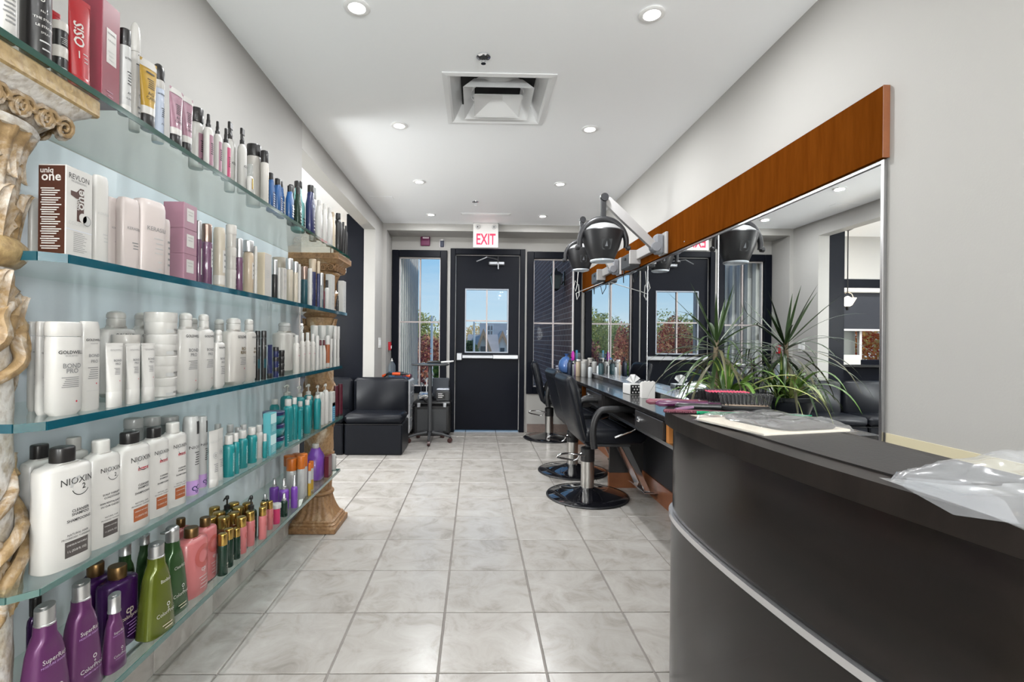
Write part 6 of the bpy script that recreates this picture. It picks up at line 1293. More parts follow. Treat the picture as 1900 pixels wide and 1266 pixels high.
# ------------------------------------------------------------------ brushes on the desk
def vent_brush(loc, rz, handle, pad, tips, label, L=.235, hl=.10, tilt=0.0, rows=5, cols=13):
    t = thing('hairbrush', label, 'hairbrush', loc, rz, 'hairbrushes on the desk'); t.rotation_euler.y = tilt
    hb = [(-L + hl, .0, .008, .008), (-L + hl + .02, .0085, .010, .010), (-L * .45, .011, .008, .0085), (-.0, .010, .007, .008)]
    obj('handle', MB().tube([(-L + hl, 0, .009), (-L + hl + .01, 0, .009), (-.07, 0, .010), (-.03, 0, .010), (.0, 0, .010)], [.004, .0095, .0085, .007, .008], 10), handle, t, 60)
    obj('head_back', MB().sup([(.003, hl / 2 * .96, .022), (.006, hl / 2, .024), (.014, hl / 2, .024), (.017, hl / 2 * .95, .021)], 4, 24, (hl / 2, 0, 0)), handle, t, 40)
    obj('pad', MB().sup([(.017, hl / 2 * .93, .020), (.020, hl / 2 * .9, .018)], 4, 24, (hl / 2, 0, 0)), pad, t, 40)
    br = MB(); tp = MB()
    for i in range(cols):
        for j in range(rows):
            x = .006 + (hl - .012) * i / (cols - 1); y = -.016 + .032 * j / (rows - 1)
            lean = (y * .25, (x - hl / 2) * .12)
            br.tube([(x, y, .018), (x + lean[1], y + lean[0], .046)], .0013, 5); tp.lathe([(.0004, 0), (.0021, .001), (.0021, .003), (.0005, .0042)], 6, (x + lean[1], y + lean[0], .0455))
    b = obj('bristles', br, M_BPLAS, t); b['kind'] = 'stuff'
    b = obj('bristle_tips', tp, tips, t); b['kind'] = 'stuff'
    return t
M_PURPLE = mat('brush_purple', (.07, .012, .05), .25, coat=.4); M_ROSE = mat('brush_rose', (.15, .04, .06), .3); M_GREENB = mat('comb_green', (.0, .22, .10), .25)
M_TIPR = mat('tip_red', (.55, .06, .12), .4); M_TIPB = mat('tip_black', (.02, .02, .02), .4); M_BRONZEB = mat('brush_bronze', (.20, .15, .11), .3, metal=.4)
dz = DZ_ + .0005
vent_brush((.68, 1.345, dz), math.radians(-12), M_BPLAS, M_BRONZEB, M_TIPB, 'black vent hairbrush with bronze pad in front on the desk', .245, .125)
vent_brush((.672, 1.405, dz), math.radians(-9), M_PURPLE, M_BPLAS, M_TIPR, 'purple handled hairbrush with red-tipped bristles on the desk', .25, .105)
vent_brush((.665, 1.455, dz), math.radians(-6), M_ROSE, M_BPLAS, M_TIPB, 'rose handled hairbrush at the far edge of the desk', .25, .10)
def comb(loc, rz, m, label, L=.24):
    t = thing('tail_comb', label, 'comb', loc, rz, 'combs on the desk')
    obj('tail', MB().tube([(-L / 2, 0, .004), (-L * .05, 0, .004), (L / 2, 0, .004)], [.0045, .0042, .0018], 8), m, t, 60)
    obj('spine', MB().box(-L / 2, -L * .05, -.004, .004, .001, .008, .001), m, t)
    te = MB()
    for i in range(22): te.box(-L / 2 + .004 + i * .0046, -L / 2 + .0062 + i * .0046, -.022, -.004, .003, .006)
    o_ = obj('teeth', te, m, t); o_['kind'] = 'stuff'
comb((.655, 1.285, dz), math.radians(-9), M_ROSE, 'rose pink tail comb lying in front of the brushes', .30)
comb((.72, 1.255, dz), math.radians(-9), M_GREENB, 'green tail comb lying in front of the brushes', .28)
t = thing('hair_clip', 'clear purple hair clip at the desk edge', 'hair clip', (.565, 1.335, dz), .4)
obj('clip', MB().tube([(-.02, 0, .005), (.02, .004, .006), (.045, .0, .008)], [.004, .006, .004], 8), mat('clip_purple', (.22, .12, .20), .15, coat=.5), t, 60)
# package with cape, and the plastic bag
pk = thing('cape_package', 'flat clear package with cream card and dark cape on the desk', 'package', (.655, 1.09, DZ_ + .0034), math.radians(14))
obj('card', MB().box(-.105, .12, -.10, .10, .0, .005, .001), mat('cream_card', (.62, .56, .46), .6), pk)
obj('cape', MB().sup([(.005, .078, .092), (.010, .082, .095), (.016, .074, .088), (.018, .06, .07)], 5, 28, (.03, -.0, 0)), mat('cape_dark', (.05, .045, .042), .45, noise=.6, nscale=45, bump=.4, bscale=60), pk, 60)
wr_ = MB(); NX, NY = 22, 18; vs = []
for j in range(NY + 1):
    for i in range(NX + 1):
        u, v = i / NX, j / NY; e = min(u, v, 1 - u, 1 - v)
        z = .022 * min(1, e * 7) ** .5 + .0035 * math.sin(17 * u + 9 * v) * math.sin(13 * v - 5 * u) * min(1, e * 9) + .001
        vs.append((-.112 + .245 * u, -.108 + .216 * v, z))
wr_.add(vs, [(j * (NX + 1) + i, j * (NX + 1) + i + 1, (j + 1) * (NX + 1) + i + 1, (j + 1) * (NX + 1) + i) for j in range(NY) for i in range(NX)])
M_FILM = glass_mat('clear_film', (.92, .92, .92), 1.0, .08, base=.10, basecol=(.8, .8, .8))
obj('film', wr_, M_FILM, pk, 60)
sl = thing('paper_sheet', 'brown and cream leaflet under the clear package', 'leaflet', (.60, 1.20, DZ_ + .0005), math.radians(10))
obj('sheet', MB().box(-.035, .10, -.05, .06, 0, .0015), mat('leaflet', (.40, .34, .28), .5), sl)
for k in range(5): obj('photo', MB().box(.0 + .018 * k, .014 + .018 * k, -.02, .045, .0016, .0020), mat('leaflet_photo%d' % (k % 2), ((.10, .05, .03), (.28, .18, .12))[k % 2], .4), sl)
# crumpled clear bag of clips
bgm = thing('plastic_bag', 'crumpled clear plastic bag lying at the end of the desk', 'bag', (.668, .485, DZ_ + .0005), -.12)
def bag(nx, ny, amp, seed):
    rnd = random.Random(seed); ph = [rnd.uniform(0, 6.28) for _ in range(8)]; vs = []
    for j in range(ny + 1):
        for i in range(nx + 1):
            u, v = i / nx * 2 - 1, j / ny * 2 - 1; e = max(0, 1 - max(abs(u), abs(v)) ** 3)
            z = amp * e ** .6 * (.75 + .25 * math.sin(3 * u + ph[0]) * math.cos(2.6 * v + ph[1])) + e * .006 * (abs(math.sin(9 * u + 5 * v + ph[2])) + abs(math.sin(8 * v - 6 * u + ph[3]))) + .002
            vs.append((u * .115 * (1 + .08 * math.sin(3 * v + ph[4])), v * .165 * (1 + .07 * math.sin(4 * u + ph[5])), z))
    return MB().add(vs, [(j * (nx + 1) + i, j * (nx + 1) + i + 1, (j + 1) * (nx + 1) + i + 1, (j + 1) * (nx + 1) + i) for j in range(ny) for i in range(nx)])
M_BAG = glass_mat('bag_film', (.95, .96, .97), 1.0, .10, base=.13, basecol=(.85, .86, .88))
obj('film_top', bag(34, 44, .075, 3), M_BAG, bgm, 75)
obj('film_bottom', bag(10, 14, .001, 5), M_BAG, bgm, 75)
obj('flap', MB().add([(-.12, -.02, .010), (-.15, .02, .004), (-.125, .13, .003), (-.095, .165, .006), (-.07, .10, .02), (-.09, .03, .018)], [(0, 1, 2, 3, 4, 5)]), M_BAG, bgm)
for k in range(10):
    a = random.uniform(0, 6.28)
    obj('clip', MB().tube(smoothpath([(-.015, 0, .0), (0, .006, .004), (.015, .002, .0), (.006, -.006, .003)], 3), .0035, 6), mat('clip_metal%d' % (k % 3), ((.5, .5, .5), (.02, .02, .02), (.45, .38, .25))[k % 3], .25, metal=.7), bgm, 60, (random.uniform(-.075, .075), random.uniform(-.12, .06), .008 + .012 * random.random()), (random.uniform(-.4, .4), random.uniform(-.4, .4), a))

# ------------------------------------------------------------------ plants by the mirror
M_DRAC = mat('dracaena_leaf', (.030, .060, .018), .32, noise=.3, nscale=14); M_DRACB = mat('dracaena_old_leaf', (.09, .085, .04), .4, noise=.3, nscale=14)
M_SPID = mat('spider_leaf', (.10, .20, .03), .38, noise=.25, nscale=18); M_SPIDW = mat('spider_leaf_pale', (.42, .46, .16), .4); M_POT = mat('plant_pot', (.010, .012, .016), .3)
M_SOIL = mat('soil', (.05, .035, .025), .9, noise=.4, nscale=60); M_TRUNK = mat('dracaena_trunk', (.22, .17, .11), .7, noise=.35, nscale=30, bump=.4, bscale=50)
def blade(mb, base, az, el, L, w, droop, n=9, mi=0, fold=.35):
    d = Vector((math.cos(az) * math.cos(el), math.sin(az) * math.cos(el), math.sin(el))); p = Vector(base); sd = Vector((-math.sin(az), math.cos(az), 0)); vs = []
    for i in range(n + 1):
        t = i / n; hw = w * .5 * (math.sin(min(1, .18 + t * 2.2) * math.pi / 2)) * (1 - t ** 2.2) + .0004
        up = sd.cross(d).normalized(); vs += [tuple(p - sd * hw + up * hw * fold), tuple(p), tuple(p + sd * hw + up * hw * fold)]
        p = p + d * (L / n); d = (d + Vector((0, 0, -droop / n * (.4 + 1.2 * t)))).normalized()
    fs = []
    for i in range(n): fs += [(3 * i, 3 * i + 1, 3 * i + 4, 3 * i + 3), (3 * i + 1, 3 * i + 2, 3 * i + 5, 3 * i + 4)]
    mb.add(vs, fs, mi)
def clampx(mb, xm):
    mb.v = [(min(x, xm), y, z) for x, y, z in mb.v]; return mb
px_, py_, pz_ = 1.135, 2.30, CZ + .0005
pl = thing('dracaena_plant', 'spiky dracaena with bare trunk in a black pot before the mirror', 'plant', (px_, py_, pz_))
obj('pot', MB().lathe([(.085, 0), (.09, .004), (.125, .105), (.137, .108), (.139, .125), (.130, .126), (.122, .105)], 32, cap1=False).xf(Matrix.Translation((.01, 0, 0))), M_POT, pl, 40)
obj('soil', MB().lathe([(.118, .098), (.06, .104), (.002, .106)], 24).xf(Matrix.Translation((.01, 0, 0))), M_SOIL, pl, 60)
obj('trunk', MB().tube([(0, 0, .10), (.008, .004, .20), (.0, .0, .30), (.006, 0, .385)], [.013, .012, .011, .010], 10), M_TRUNK, pl, 60)
rnd = random.Random(11); golden = 2.39996
head = Vector((.006, 0, .375))
for i in range(50):
    t = i / 49; az = i * golden; el = math.radians(74 - 104 * t ** .72 + rnd.uniform(-10, 10)); L = rnd.uniform(.27, .37) * (.8 + .35 * math.sin(min(1, t * 1.6) * 1.57))
    mb = MB(); blade(mb, head - Vector((0, 0, .075 * t)), az, el, L, rnd.uniform(.014, .020), (.35 if t < .2 else 1.2 + 1.2 * t) * rnd.uniform(.7, 1.2), 10)
    obj('leaf', clampx(mb, XR - px_ - .012), M_DRAC if t < .55 or i % 2 else M_DRACB, pl, 60)
sp = thing('spider_plant', 'striped green and cream spider plant arching beside the dracaena', 'plant', (px_ + .03, py_ - .06, pz_ + .1075))
for i in range(34):
    az = i * golden + .5; el = math.radians(rnd.uniform(35, 80)); L = rnd.uniform(.20, .36)
    b0 = Vector((rnd.uniform(-.03, .03), rnd.uniform(-.02, .06), 0))
    dr_ = rnd.uniform(1.8, 3.2)
    m1 = MB(); blade(m1, b0, az, el, L, .016, dr_, 10); lf = obj('leaf', clampx(m1, XR - px_ - .045), M_SPID, sp, 60)
    m2 = MB(); blade(m2, b0 + Vector((0, 0, .0012)), az, el, L * .97, .006, dr_, 10); obj('leaf_stripe', clampx(m2, XR - px_ - .046), M_SPIDW, lf, 60)
for (az, el, L, dr) in ((-1.25, .55, .50, 1.6), (-1.05, .75, .52, 2.1), (-1.5, .9, .46, 2.4), (-1.75, .75, .42, 2.6), (2.5, .9, .36, 2.2), (2.8, .6, .34, 2.0)):
    m1 = MB(); blade(m1, (.0, -.02, 0), az, el, L, .021, dr, 14); obj('leaf', clampx(m1, XR - px_ - .045), M_SPIDW if L > .47 else M_SPID, sp, 60)
for k, (x0, y0, dx, dy, dzz) in enumerate(((-.12, -.02, -.11, -.02, -.28), (.03, -.10, .05, -.16, -.14))):
    ro_ = obj('runner', MB().tube(smoothpath([(x0 * .3, y0 * .3, .02), (x0, y0, .03), (x0 + dx * .6, y0 + dy * .6, dzz * .3), (x0 + dx, y0 + dy, dzz)], 5), .0016, 6), M_SPIDW, sp, 60)
    for q in range(7):
        mb = MB(); blade(mb, (x0 + dx, y0 + dy, dzz), q * .9, rnd.uniform(-.2, .9), rnd.uniform(.035, .07), .007, 1.5, 6); obj('plantlet_leaf', mb, M_SPID, ro_, 60)

# ================================================================== waiting bench and the corner by the window
def bench(x0, x1, label):
    t = thing('bench_module', label, 'bench', ((x0 + x1) / 2, 4.74, 0), 0, 'black leather bench modules')
    hw = (x1 - x0) / 2 - .004
    obj('base', MB().box(-hw, hw, 0, .455, .0, .30, .012), M_LEATHER, t, 30)
    obj('seat_cushion', MB().box(-hw - .002, hw + .002, -.012, .345, .302, .395, .026), M_LEATHER, t, 70)
    obj('back_cushion', MB().box(-hw - .001, hw + .001, .335, .462, .302, .722, .035), M_LEATHER, t, 70)
    obj('seam', MB().box(-hw - .001, hw + .001, -.004, .0, .296, .302), M_BPLAS, t)
    return t
bench(-1.262, -.700, 'black leather bench module nearest the exit door, facing the shelves')
bench(-1.90, -1.268, 'black leather bench module beside the black post')
bench(-2.54, -1.906, 'black leather bench module farthest into the next room')

# round-top trolley on a castor star base
tr = thing('styling_trolley', 'black pedestal trolley with oval tray and castors by the window', 'trolley', (-.50, 5.40, 0), math.radians(8))
obj('tray', MB().sup([(.838, .195, .13), (.842, .205, .14), (.850, .208, .143), (.856, .205, .14)], 3, 32), M_DGREY, tr, 40)
obj('pole', MB().lathe([(.030, .10), (.024, .14), (.022, .50), (.020, .838)], 18), M_DGREY, tr, 40)
obj('hub', MB().lathe([(.035, .075), (.040, .09), (.034, .12)], 18), M_BPLAS, tr, 40)
for k in range(5):
    a = math.radians(-95 + 72 * k); c, s_ = math.cos(a), math.sin(a)
    lg = obj('leg', MB().tube([(.02 * c, .02 * s_, .10), (.15 * c, .15 * s_, .088), (.235 * c, .235 * s_, .066)], [.020, .015, .012], 8), M_DGREY, tr, 60)
    obj('castor', MB().lathe([(.018, -.016), (.026, -.014), (.026, .014), (.018, .016)], 16).xf(Matrix.Translation((.235 * c, .235 * s_, .0262)) @ Matrix.Rotation(a, 4, 'Z') @ Matrix.Rotation(math.pi / 2, 4, 'X')), mat('castor', (.05, .02, .018), .3), lg, 40)
    obj('fork', MB().box(.235 * c - .011, .235 * c + .011, .235 * s_ - .011, .235 * s_ + .011, .048, .070, .004), M_BPLAS, lg)
t = thing('flat_iron', 'black hair straightener with pale handle on the trolley tray', 'hair iron', (-.43, 5.37, .8565), .12)
obj('plate', MB().tube([(-.10, 0, .018), (.0, 0, .020), (.05, .0, .016)], [.014, .017, .012], 10), M_BPLAS, t, 60)
obj('grip', MB().tube([(.05, 0, .016), (.13, .01, .022), (.19, .01, .03)], [.011, .012, .008], 10), mat('grip_pale', (.5, .5, .5), .3), t, 60)
t = thing('metal_clips', 'small shiny clips on the trolley tray', 'clips', (-.60, 5.40, .8565), .5)
obj('clip', MB().tube([(0, 0, .004), (.03, .01, .012), (.05, 0, .004)], .0035, 6), M_CHROME, t, 60)

# white tool cart
ct = thing('tool_cart', 'white drawer cart with orange and black push handle behind the bench', 'cart', (-.89, 5.66, 0))
obj('cart_body', MB().box(-.14, .15, -.14, .24, .06, .66, .01), mat('cart_white', (.62, .62, .63), .35), ct)
for k in range(4):
    dd_ = obj('drawer', MB().box(.1505, .156, -.12, .22, .10 + k * .14, .225 + k * .14, .004), mat('drawer_frost', (.45, .47, .50), .25), ct); obj('handle', MB().box(.156, .164, .0, .10, .18 + k * .14, .192 + k * .14, .002), M_CHROME, dd_)
hb = obj('push_handle', MB().tube([(-.135, -.16, .70), (-.09, -.165, .735), (.11, -.165, .735), (.150, -.16, .715)], .014, 10), M_BPLAS, ct, 60)
M_OR = mat('handle_orange', (.62, .08, .015), .35)
obj('grip', MB().tube([(-.04, -.165, .735), (.05, -.165, .735)], .0165, 12), M_OR, hb)
for x in (-.13, .135): obj('grip_end', MB().tube([(x - .02, -.16, .705 if x < 0 else .722), (x + .02, -.16, .722 if x < 0 else .712)], .0165, 12), M_OR, hb)
for i, (x, y) in enumerate(((-.12, -.11), (.13, -.11), (-.12, .21), (.13, .21))): obj('wheel', MB().lathe([(.030, -.01), (.030, .01)], 14).xf(Matrix.Translation((x, y, .0305)) @ Matrix.Rotation(math.pi / 2, 4, 'Y')), M_BPLAS, ct)
t = thing('spray_jug', 'clear bottle half filled with blue liquid on the cart', 'bottle', (-.975, 5.72, .6605))
obj('glass', MB().lathe([(.040, 0), (.042, .01), (.042, .15), (.030, .18), (.014, .195), (.014, .205)], 22), glass_mat('jug_clear', (.88, .93, .96), 1, 0, .10, (.7, .8, .9)), t, 40)
obj('liquid', MB().lathe([(.037, .004), (.039, .01), (.039, .085)], 20), mat('blue_liquid', (.01, .16, .30), .1, trans=.3), t, 40)
obj('nozzle', MB().lathe([(.013, .205), (.013, .215), (.006, .22), (.004, .24)], 12), M_WPLAS, t, 40)
for k, (x, y, z, sx, sy, sz, c, lb) in enumerate(((-.86, 5.60, .6605, .10, .09, .03, (.03, .05, .12), 'dark blue towel folded on top of the cart'), (-.80, 5.76, .6605, .045, .10, .05, (.10, .02, .04), 'dark red box on the cart beside the window'), (-.905, 5.84, .6605, .05, .045, .075, (.04, .05, .06), 'dark grey box at the back of the cart'))):
    o_ = MB().box(-sx, sx, -sy, sy, 0, sz, .012); tag(obj(('towel', 'red_box', 'grey_box')[k], o_, mat('cart_item%d' % k, c, .6), None, 40, (x, y, z)), lb, ('towel', 'box', 'box')[k])
# black case with equipment on it
cs = thing('equipment_case', 'large black hard case standing under the left window', 'case', (-.505, 5.83, 0))
obj('shell', MB().box(-.215, .215, -.13, .13, .02, .36, .02), M_BPLAS, cs, 40)
obj('lid', MB().box(-.22, .22, -.135, .135, .362, .40, .014), M_BPLAS, cs, 40)
for x in (-.15, .15): obj('latch', MB().box(x - .02, x + .02, -.142, -.130, .335, .385, .004), M_STEEL, cs)
obj('front_panel', MB().box(-.17, .17, -.1345, -.130, .06, .31, .004), M_DGREY, cs)
obj('foot', MB().box(-.2, .2, -.12, .12, 0, .02), M_BPLAS, cs)
t = thing('steamer_unit', 'dark grey appliance with white print on the black case', 'appliance', (-.385, 5.79, .4005))
obj('body', MB().box(-.075, .085, -.07, .10, 0, .125, .012), M_DGREY, t, 40)
obj('screen', MB().box(-.06, .03, -.0735, -.069, .03, .10, .002), M_BPLAS, t)
for k in range(3): obj('print', MB().box(-.05, .0 + .015 * (k % 2), -.0745, -.0735, .045 + .02 * k, .052 + .02 * k), M_WPLAS, t)
obj('lid', MB().box(-.07, .08, -.065, .095, .125, .15, .008), mat('lid_steel', (.35, .37, .42), .25, metal=.6), t)
t = thing('monitor_back', 'dark flat tablet standing behind the appliance', 'tablet', (-.42, 5.93, .4005), .0)
obj('panel', MB().box(-.10, .10, -.012, .012, .0, .26, .008), mat('tablet_dark', (.03, .035, .045), .3), t)
t = thing('hair_dryer', 'chrome and black hair dryer lying on the case', 'hair dryer', (-.585, 5.77, .4005), .5)
obj('barrel', MB().tube([(-.09, 0, .045), (-.02, 0, .05), (.05, 0, .045), (.10, 0, .042)], [.03, .042, .034, .022], 14), M_CHROME, t, 60)
obj('handle', MB().tube([(-.02, .0, .03), (-.03, -.06, .02), (-.04, -.12, .018)], [.018, .017, .015], 10), M_BPLAS, t, 60)
t = thing('basket', 'small clear basket of tools beside the cart', 'basket', (-.62, 5.90, .4005))
obj('tray', MB().box(-.05, .05, -.05, .05, 0, .09, .006), mat('frosty', (.40, .45, .52), .3), t)
for k in range(3): obj('tool', MB().tube([(-.03 + .03 * k, 0, .05), (-.035 + .035 * k, .0, .2 + .02 * k)], .006, 6), (M_CHROME, M_BPLAS, M_WPLAS)[k], t)

# ------------------------------------------------------------------ wall sconces (lit bowls)
t = thing('pendant_lamp', 'lit glass bowl pendant lamp in the next room, seen in the mirror', 'pendant lamp', (-1.635, 5.52, 0))
obj('canopy', MB().lathe([(.05, ZC - .001), (.05, ZC - .02), (.01, ZC - .04)], 20), M_BPLAS, t, 40)
obj('rod', MB().lathe([(.006, 1.70), (.006, ZC - .03)], 8), M_BPLAS, t)
obj('bowl', MB().lathe([(.02, 1.545), (.045, 1.56), (.065, 1.60), (.085, 1.64), (.082, 1.64), (.062, 1.602), (.042, 1.564), (.018, 1.55)], 26), mat('shade_glow', (1, .9, .75), .5, emit=(1, .80, .55), es=3.0), t, 50)
obj('finial', MB().lathe([(.012, 1.50), (.018, 1.52), (.02, 1.546)], 14), M_BPLAS, t, 40)
obj('stirrup', MB().tube([(-.075, 0, 1.64), (-.05, 0, 1.69), (0, 0, 1.71), (.05, 0, 1.69), (.075, 0, 1.64)], .005, 6), M_BPLAS, t, 60)
ld = bpy.data.lights.new('pendant_bulb', 'POINT'); ld.energy = PENDANT_W; ld.color = (1.0, .85, .65); ld.shadow_soft_size = .03
lo = bpy.data.objects.new('pendant_bulb', ld); COL.objects.link(lo); lo.parent = t; lo.location = (0, 0, 1.63)
# black panelling around the next room window
pn = MB(); q0, q1 = YB - .006, YB - .0005
pn.box(-5.19, NWx[0], q0, q1, 0, 1.92); pn.box(NWx[1], -1.20, q0, q1, 0, 1.92); pn.box(NWx[0], NWx[1], q0, q1, 0, .834); pn.box(NWx[0], NWx[1], q0, q1, NWz[1], 1.92)
pn_ = struct('wall_panelling', pn, M_BLACKP)
# globe fill lamps added out of view, behind the viewer and in the next room
def fill_lamp(x, y, label, watts, gr=.12):
    t = thing('fill_lamp', label, 'fill lamp', (x, y, 0), 0, 'added globe fill lamps')
    obj('foot', MB().lathe([(.14, 0), (.14, .012), (.03, .03)], 28), M_BPLAS, t, 40)
    obj('pole', MB().lathe([(.012, .02), (.012, 1.10)], 12), M_BPLAS, t, 40)
    obj('holder', MB().lathe([(.012, 1.08), (.05, 1.10), (.055, 1.12)], 20), M_BPLAS, t, 40)
    obj('globe', MB().lathe([(.05, 1.12)] + [(gr * math.cos(q), 1.11 + gr + gr * math.sin(q)) for q in (-1.2, -1.0, -.6, -.2, .2, .6, 1.0, 1.3, 1.5)], 26), glass_mat('globe_glass', (.97, .96, .93), .6, .1, .15, (1, .97, .9)), t, 60)
    ld = bpy.data.lights.new('fill_light', 'POINT'); ld.energy = watts; ld.color = (.93, .97, 1.0); ld.shadow_soft_size = gr * .95
    lo = bpy.data.objects.new('fill_light', ld); COL.objects.link(lo); lo.parent = t; lo.location = (0, 0, 1.11 + gr)
fill_lamp(-.45, -1.75, 'added globe fill lamp, unseen behind the viewer on the shelf side', FILL_W, .20)
fill_lamp(1.0, -1.15, 'added globe fill lamp, unseen behind the viewer on the desk side', FILL_W, .20)
fill_lamp(-2.3, 3.2, 'large added globe fill lamp, unseen in the next room just beyond the opening', FILL_W * .8, .30)
fill_lamp(-3.3, 2.7, 'large added globe fill lamp, unseen in the middle of the next room', FILL_W * .7, .30)
tag(obj('sill_box', MB().box(-.12, .10, -.05, .05, 0, .12, .004), mat('sill_box', (.6, .58, .55), .6), None, None, (-1.95, YB - .07, .862)), 'pale box standing on the next room window sill', 'box')
obj('sill', MB().box(NWx[0] - .03, NWx[1] + .03, YB - .13, YB, .835, .8615), M_BPLAS, w3)

# ================================================================== outdoors
def brick_mat():
    m, t, b = _base('brick'); tc = t.nodes.new('ShaderNodeTexCoord'); mp = t.nodes.new('ShaderNodeMapping'); mp.inputs['Rotation'].default_value = (math.pi / 2, 0, math.pi / 2)
    br = t.nodes.new('ShaderNodeTexBrick'); br.inputs['Color1'].default_value = (.085, .045, .05, 1); br.inputs['Color2'].default_value = (.13, .07, .07, 1); br.inputs['Mortar'].default_value = (.30, .26, .27, 1)
    br.inputs['Scale'].default_value = 1.0; br.inputs['Brick Width'].default_value = .21; br.inputs['Row Height'].default_value = .075; br.inputs['Mortar Size'].default_value = .005
    cb = t.nodes.new('ShaderNodeCombineXYZ'); sp_ = t.nodes.new('ShaderNodeSeparateXYZ'); ad = t.nodes.new('ShaderNodeMath'); ad.operation = 'ADD'
    t.links.new(tc.outputs['Object'], sp_.inputs[0]); t.links.new(sp_.outputs['X'], ad.inputs[0]); t.links.new(sp_.outputs['Y'], ad.inputs[1])
    t.links.new(ad.outputs[0], cb.inputs['X']); t.links.new(sp_.outputs['Z'], cb.inputs['Y']); t.links.new(cb.outputs[0], br.inputs['Vector'])
    t.links.new(br.outputs['Color'], b.inputs['Base Color']); b.inputs['Roughness'].default_value = .85
    bp = t.nodes.new('ShaderNodeBump'); bp.inputs['Strength'].default_value = .6; bp.inputs['Distance'].default_value = .01; bp.invert = True
    t.links.new(br.outputs['Fac'], bp.inputs['Height']); t.links.new(bp.outputs['Normal'], b.inputs['Normal']); return m
M_BRICK = brick_mat()
struct('wall_brick_wing', MB().box(1.225, 1.9, 6.12, 10.45, -.1, 4.2), M_BRICK, label='dark brick wall outside the right window')
sw = struct('wall_siding_wing', MB().box(-2.2, -.985, 6.12, 8.02, -.1, 4.2), mat('siding_back', (.34, .32, .30), .7), label='ribbed pale siding outside the left window')
M_SID = mat('siding_board', (.88, .85, .80), .6, noise=.05, nscale=6)
sm_ = MB().add([(0, 0, 0), (.050, .02, 0), (.050, .10, 0), (0, .12, 0), (0, 0, 4.3), (.050, .02, 4.3), (.050, .10, 4.3), (0, .12, 4.3)], [(0, 1, 5, 4), (1, 2, 6, 5), (2, 3, 7, 6), (3, 0, 4, 7), (4, 5, 6, 7), (3, 2, 1, 0)]).mesh('siding_board', M_SID)
for k in range(10): link('siding_board', sm_, sw, (-.986, 6.13 + k * .19, -.1))
sm2 = MB().box(0, .16, 0, .03, 0, 4.3, .0).mesh('siding_board', M_SID)
for k in range(6): link('siding_board', sm2, sw, (-2.18 + k * .2, 8.02, -.1))
# lantern on the brick wall
ln = thing('wall_lantern', 'black lantern mounted on the brick wall outside', 'lantern', (1.225, 6.78, 1.985))
ln.scale = (.85, .72, .72)
obj('wall_plate', MB().box(-.02, 0, -.03, .03, -.13, .13, .006), M_BPLAS, ln)
obj('arm', MB().tube(smoothpath([(-.02, 0, -.05), (-.05, 0, -.11), (-.085, 0, -.08), (-.10, 0, .02)], 4), .012, 8), M_BPLAS, ln, 60)
obj('cage', MB().loft([[(-.145 - a, -a, z), (-.145 + a, -a, z), (-.145 + a, a, z), (-.145 - a, a, z)] for a, z in ((.055, -.20), (.085, .06))]), mat('lantern_glass', (.07, .10, .11), .15), ln)
obj('roof', MB().loft([[(-.145 - a, -a, z), (-.145 + a, -a, z), (-.145 + a, a, z), (-.145 - a, a, z)] for a, z in ((.105, .06), (.06, .12), (.02, .15), (.012, .20))]), M_BPLAS, ln)
for i, j in ((-1, -1), (-1, 1), (1, -1), (1, 1)): obj('bar', MB().tube([(-.145 + i * .056, j * .056, -.20), (-.145 + i * .086, j * .086, .06)], .006, 5), M_BPLAS, ln)
obj('finial', MB().lathe([(.02, -.24), (.06, -.20), (.055, -.198)], 10, (-.145, 0, 0)), M_BPLAS, ln)
# ground
struct('ground', MB().add([(-60, 6.12, -.12), (60, 6.12, -.12), (60, 24, -.25), (-60, 24, -.25), (60, 120, -7), (-60, 120, -7)], [(0, 1, 2, 3), (3, 2, 4, 5)]), mat('ground_lot', (.36, .32, .26), .95, noise=.25, nscale=.8))
struct('path', MB().box(-.95, 1.2, 6.13, 11, -.12, -.03), mat('path_concrete', (.50, .48, .45), .9, noise=.1, nscale=4))
struct('lawn_bed', MB().box(-6, -.97, 8.3, 12.2, -.16, -.02), mat('bed_soil', (.16, .13, .06), .95, noise=.4, nscale=5))
def foliage(cols, n, rx, ry, rz, leaf, seed, shell=.55, flat=0.0):
    r = random.Random(seed); mb = MB()
    for _ in range(n):
        while True:
            p = Vector((r.uniform(-1, 1), r.uniform(-1, 1), r.uniform(-1, 1)))
            if p.length <= 1 and p.length > shell * r.random(): break
        k = 1 + .18 * math.sin(5 * p.x + seed) * math.cos(4 * p.y + 6 * p.z)
        c = Vector((p.x * rx * k, p.y * ry * k, p.z * rz * k)); s = leaf * r.uniform(.6, 1.3)
        a = Vector((r.gauss(0, 1), r.gauss(0, 1), r.gauss(0, 1))).normalized(); b = a.orthogonal().normalized()
        b.rotate(Matrix.Rotation(r.uniform(0, 6.28), 3, a)); e = a.cross(b)
        mb.add([c - b * s, c + e * s * .45, c + b * s, c - e * s * .45], [(0, 1, 2, 3)], r.randrange(len(cols)))
    return mb
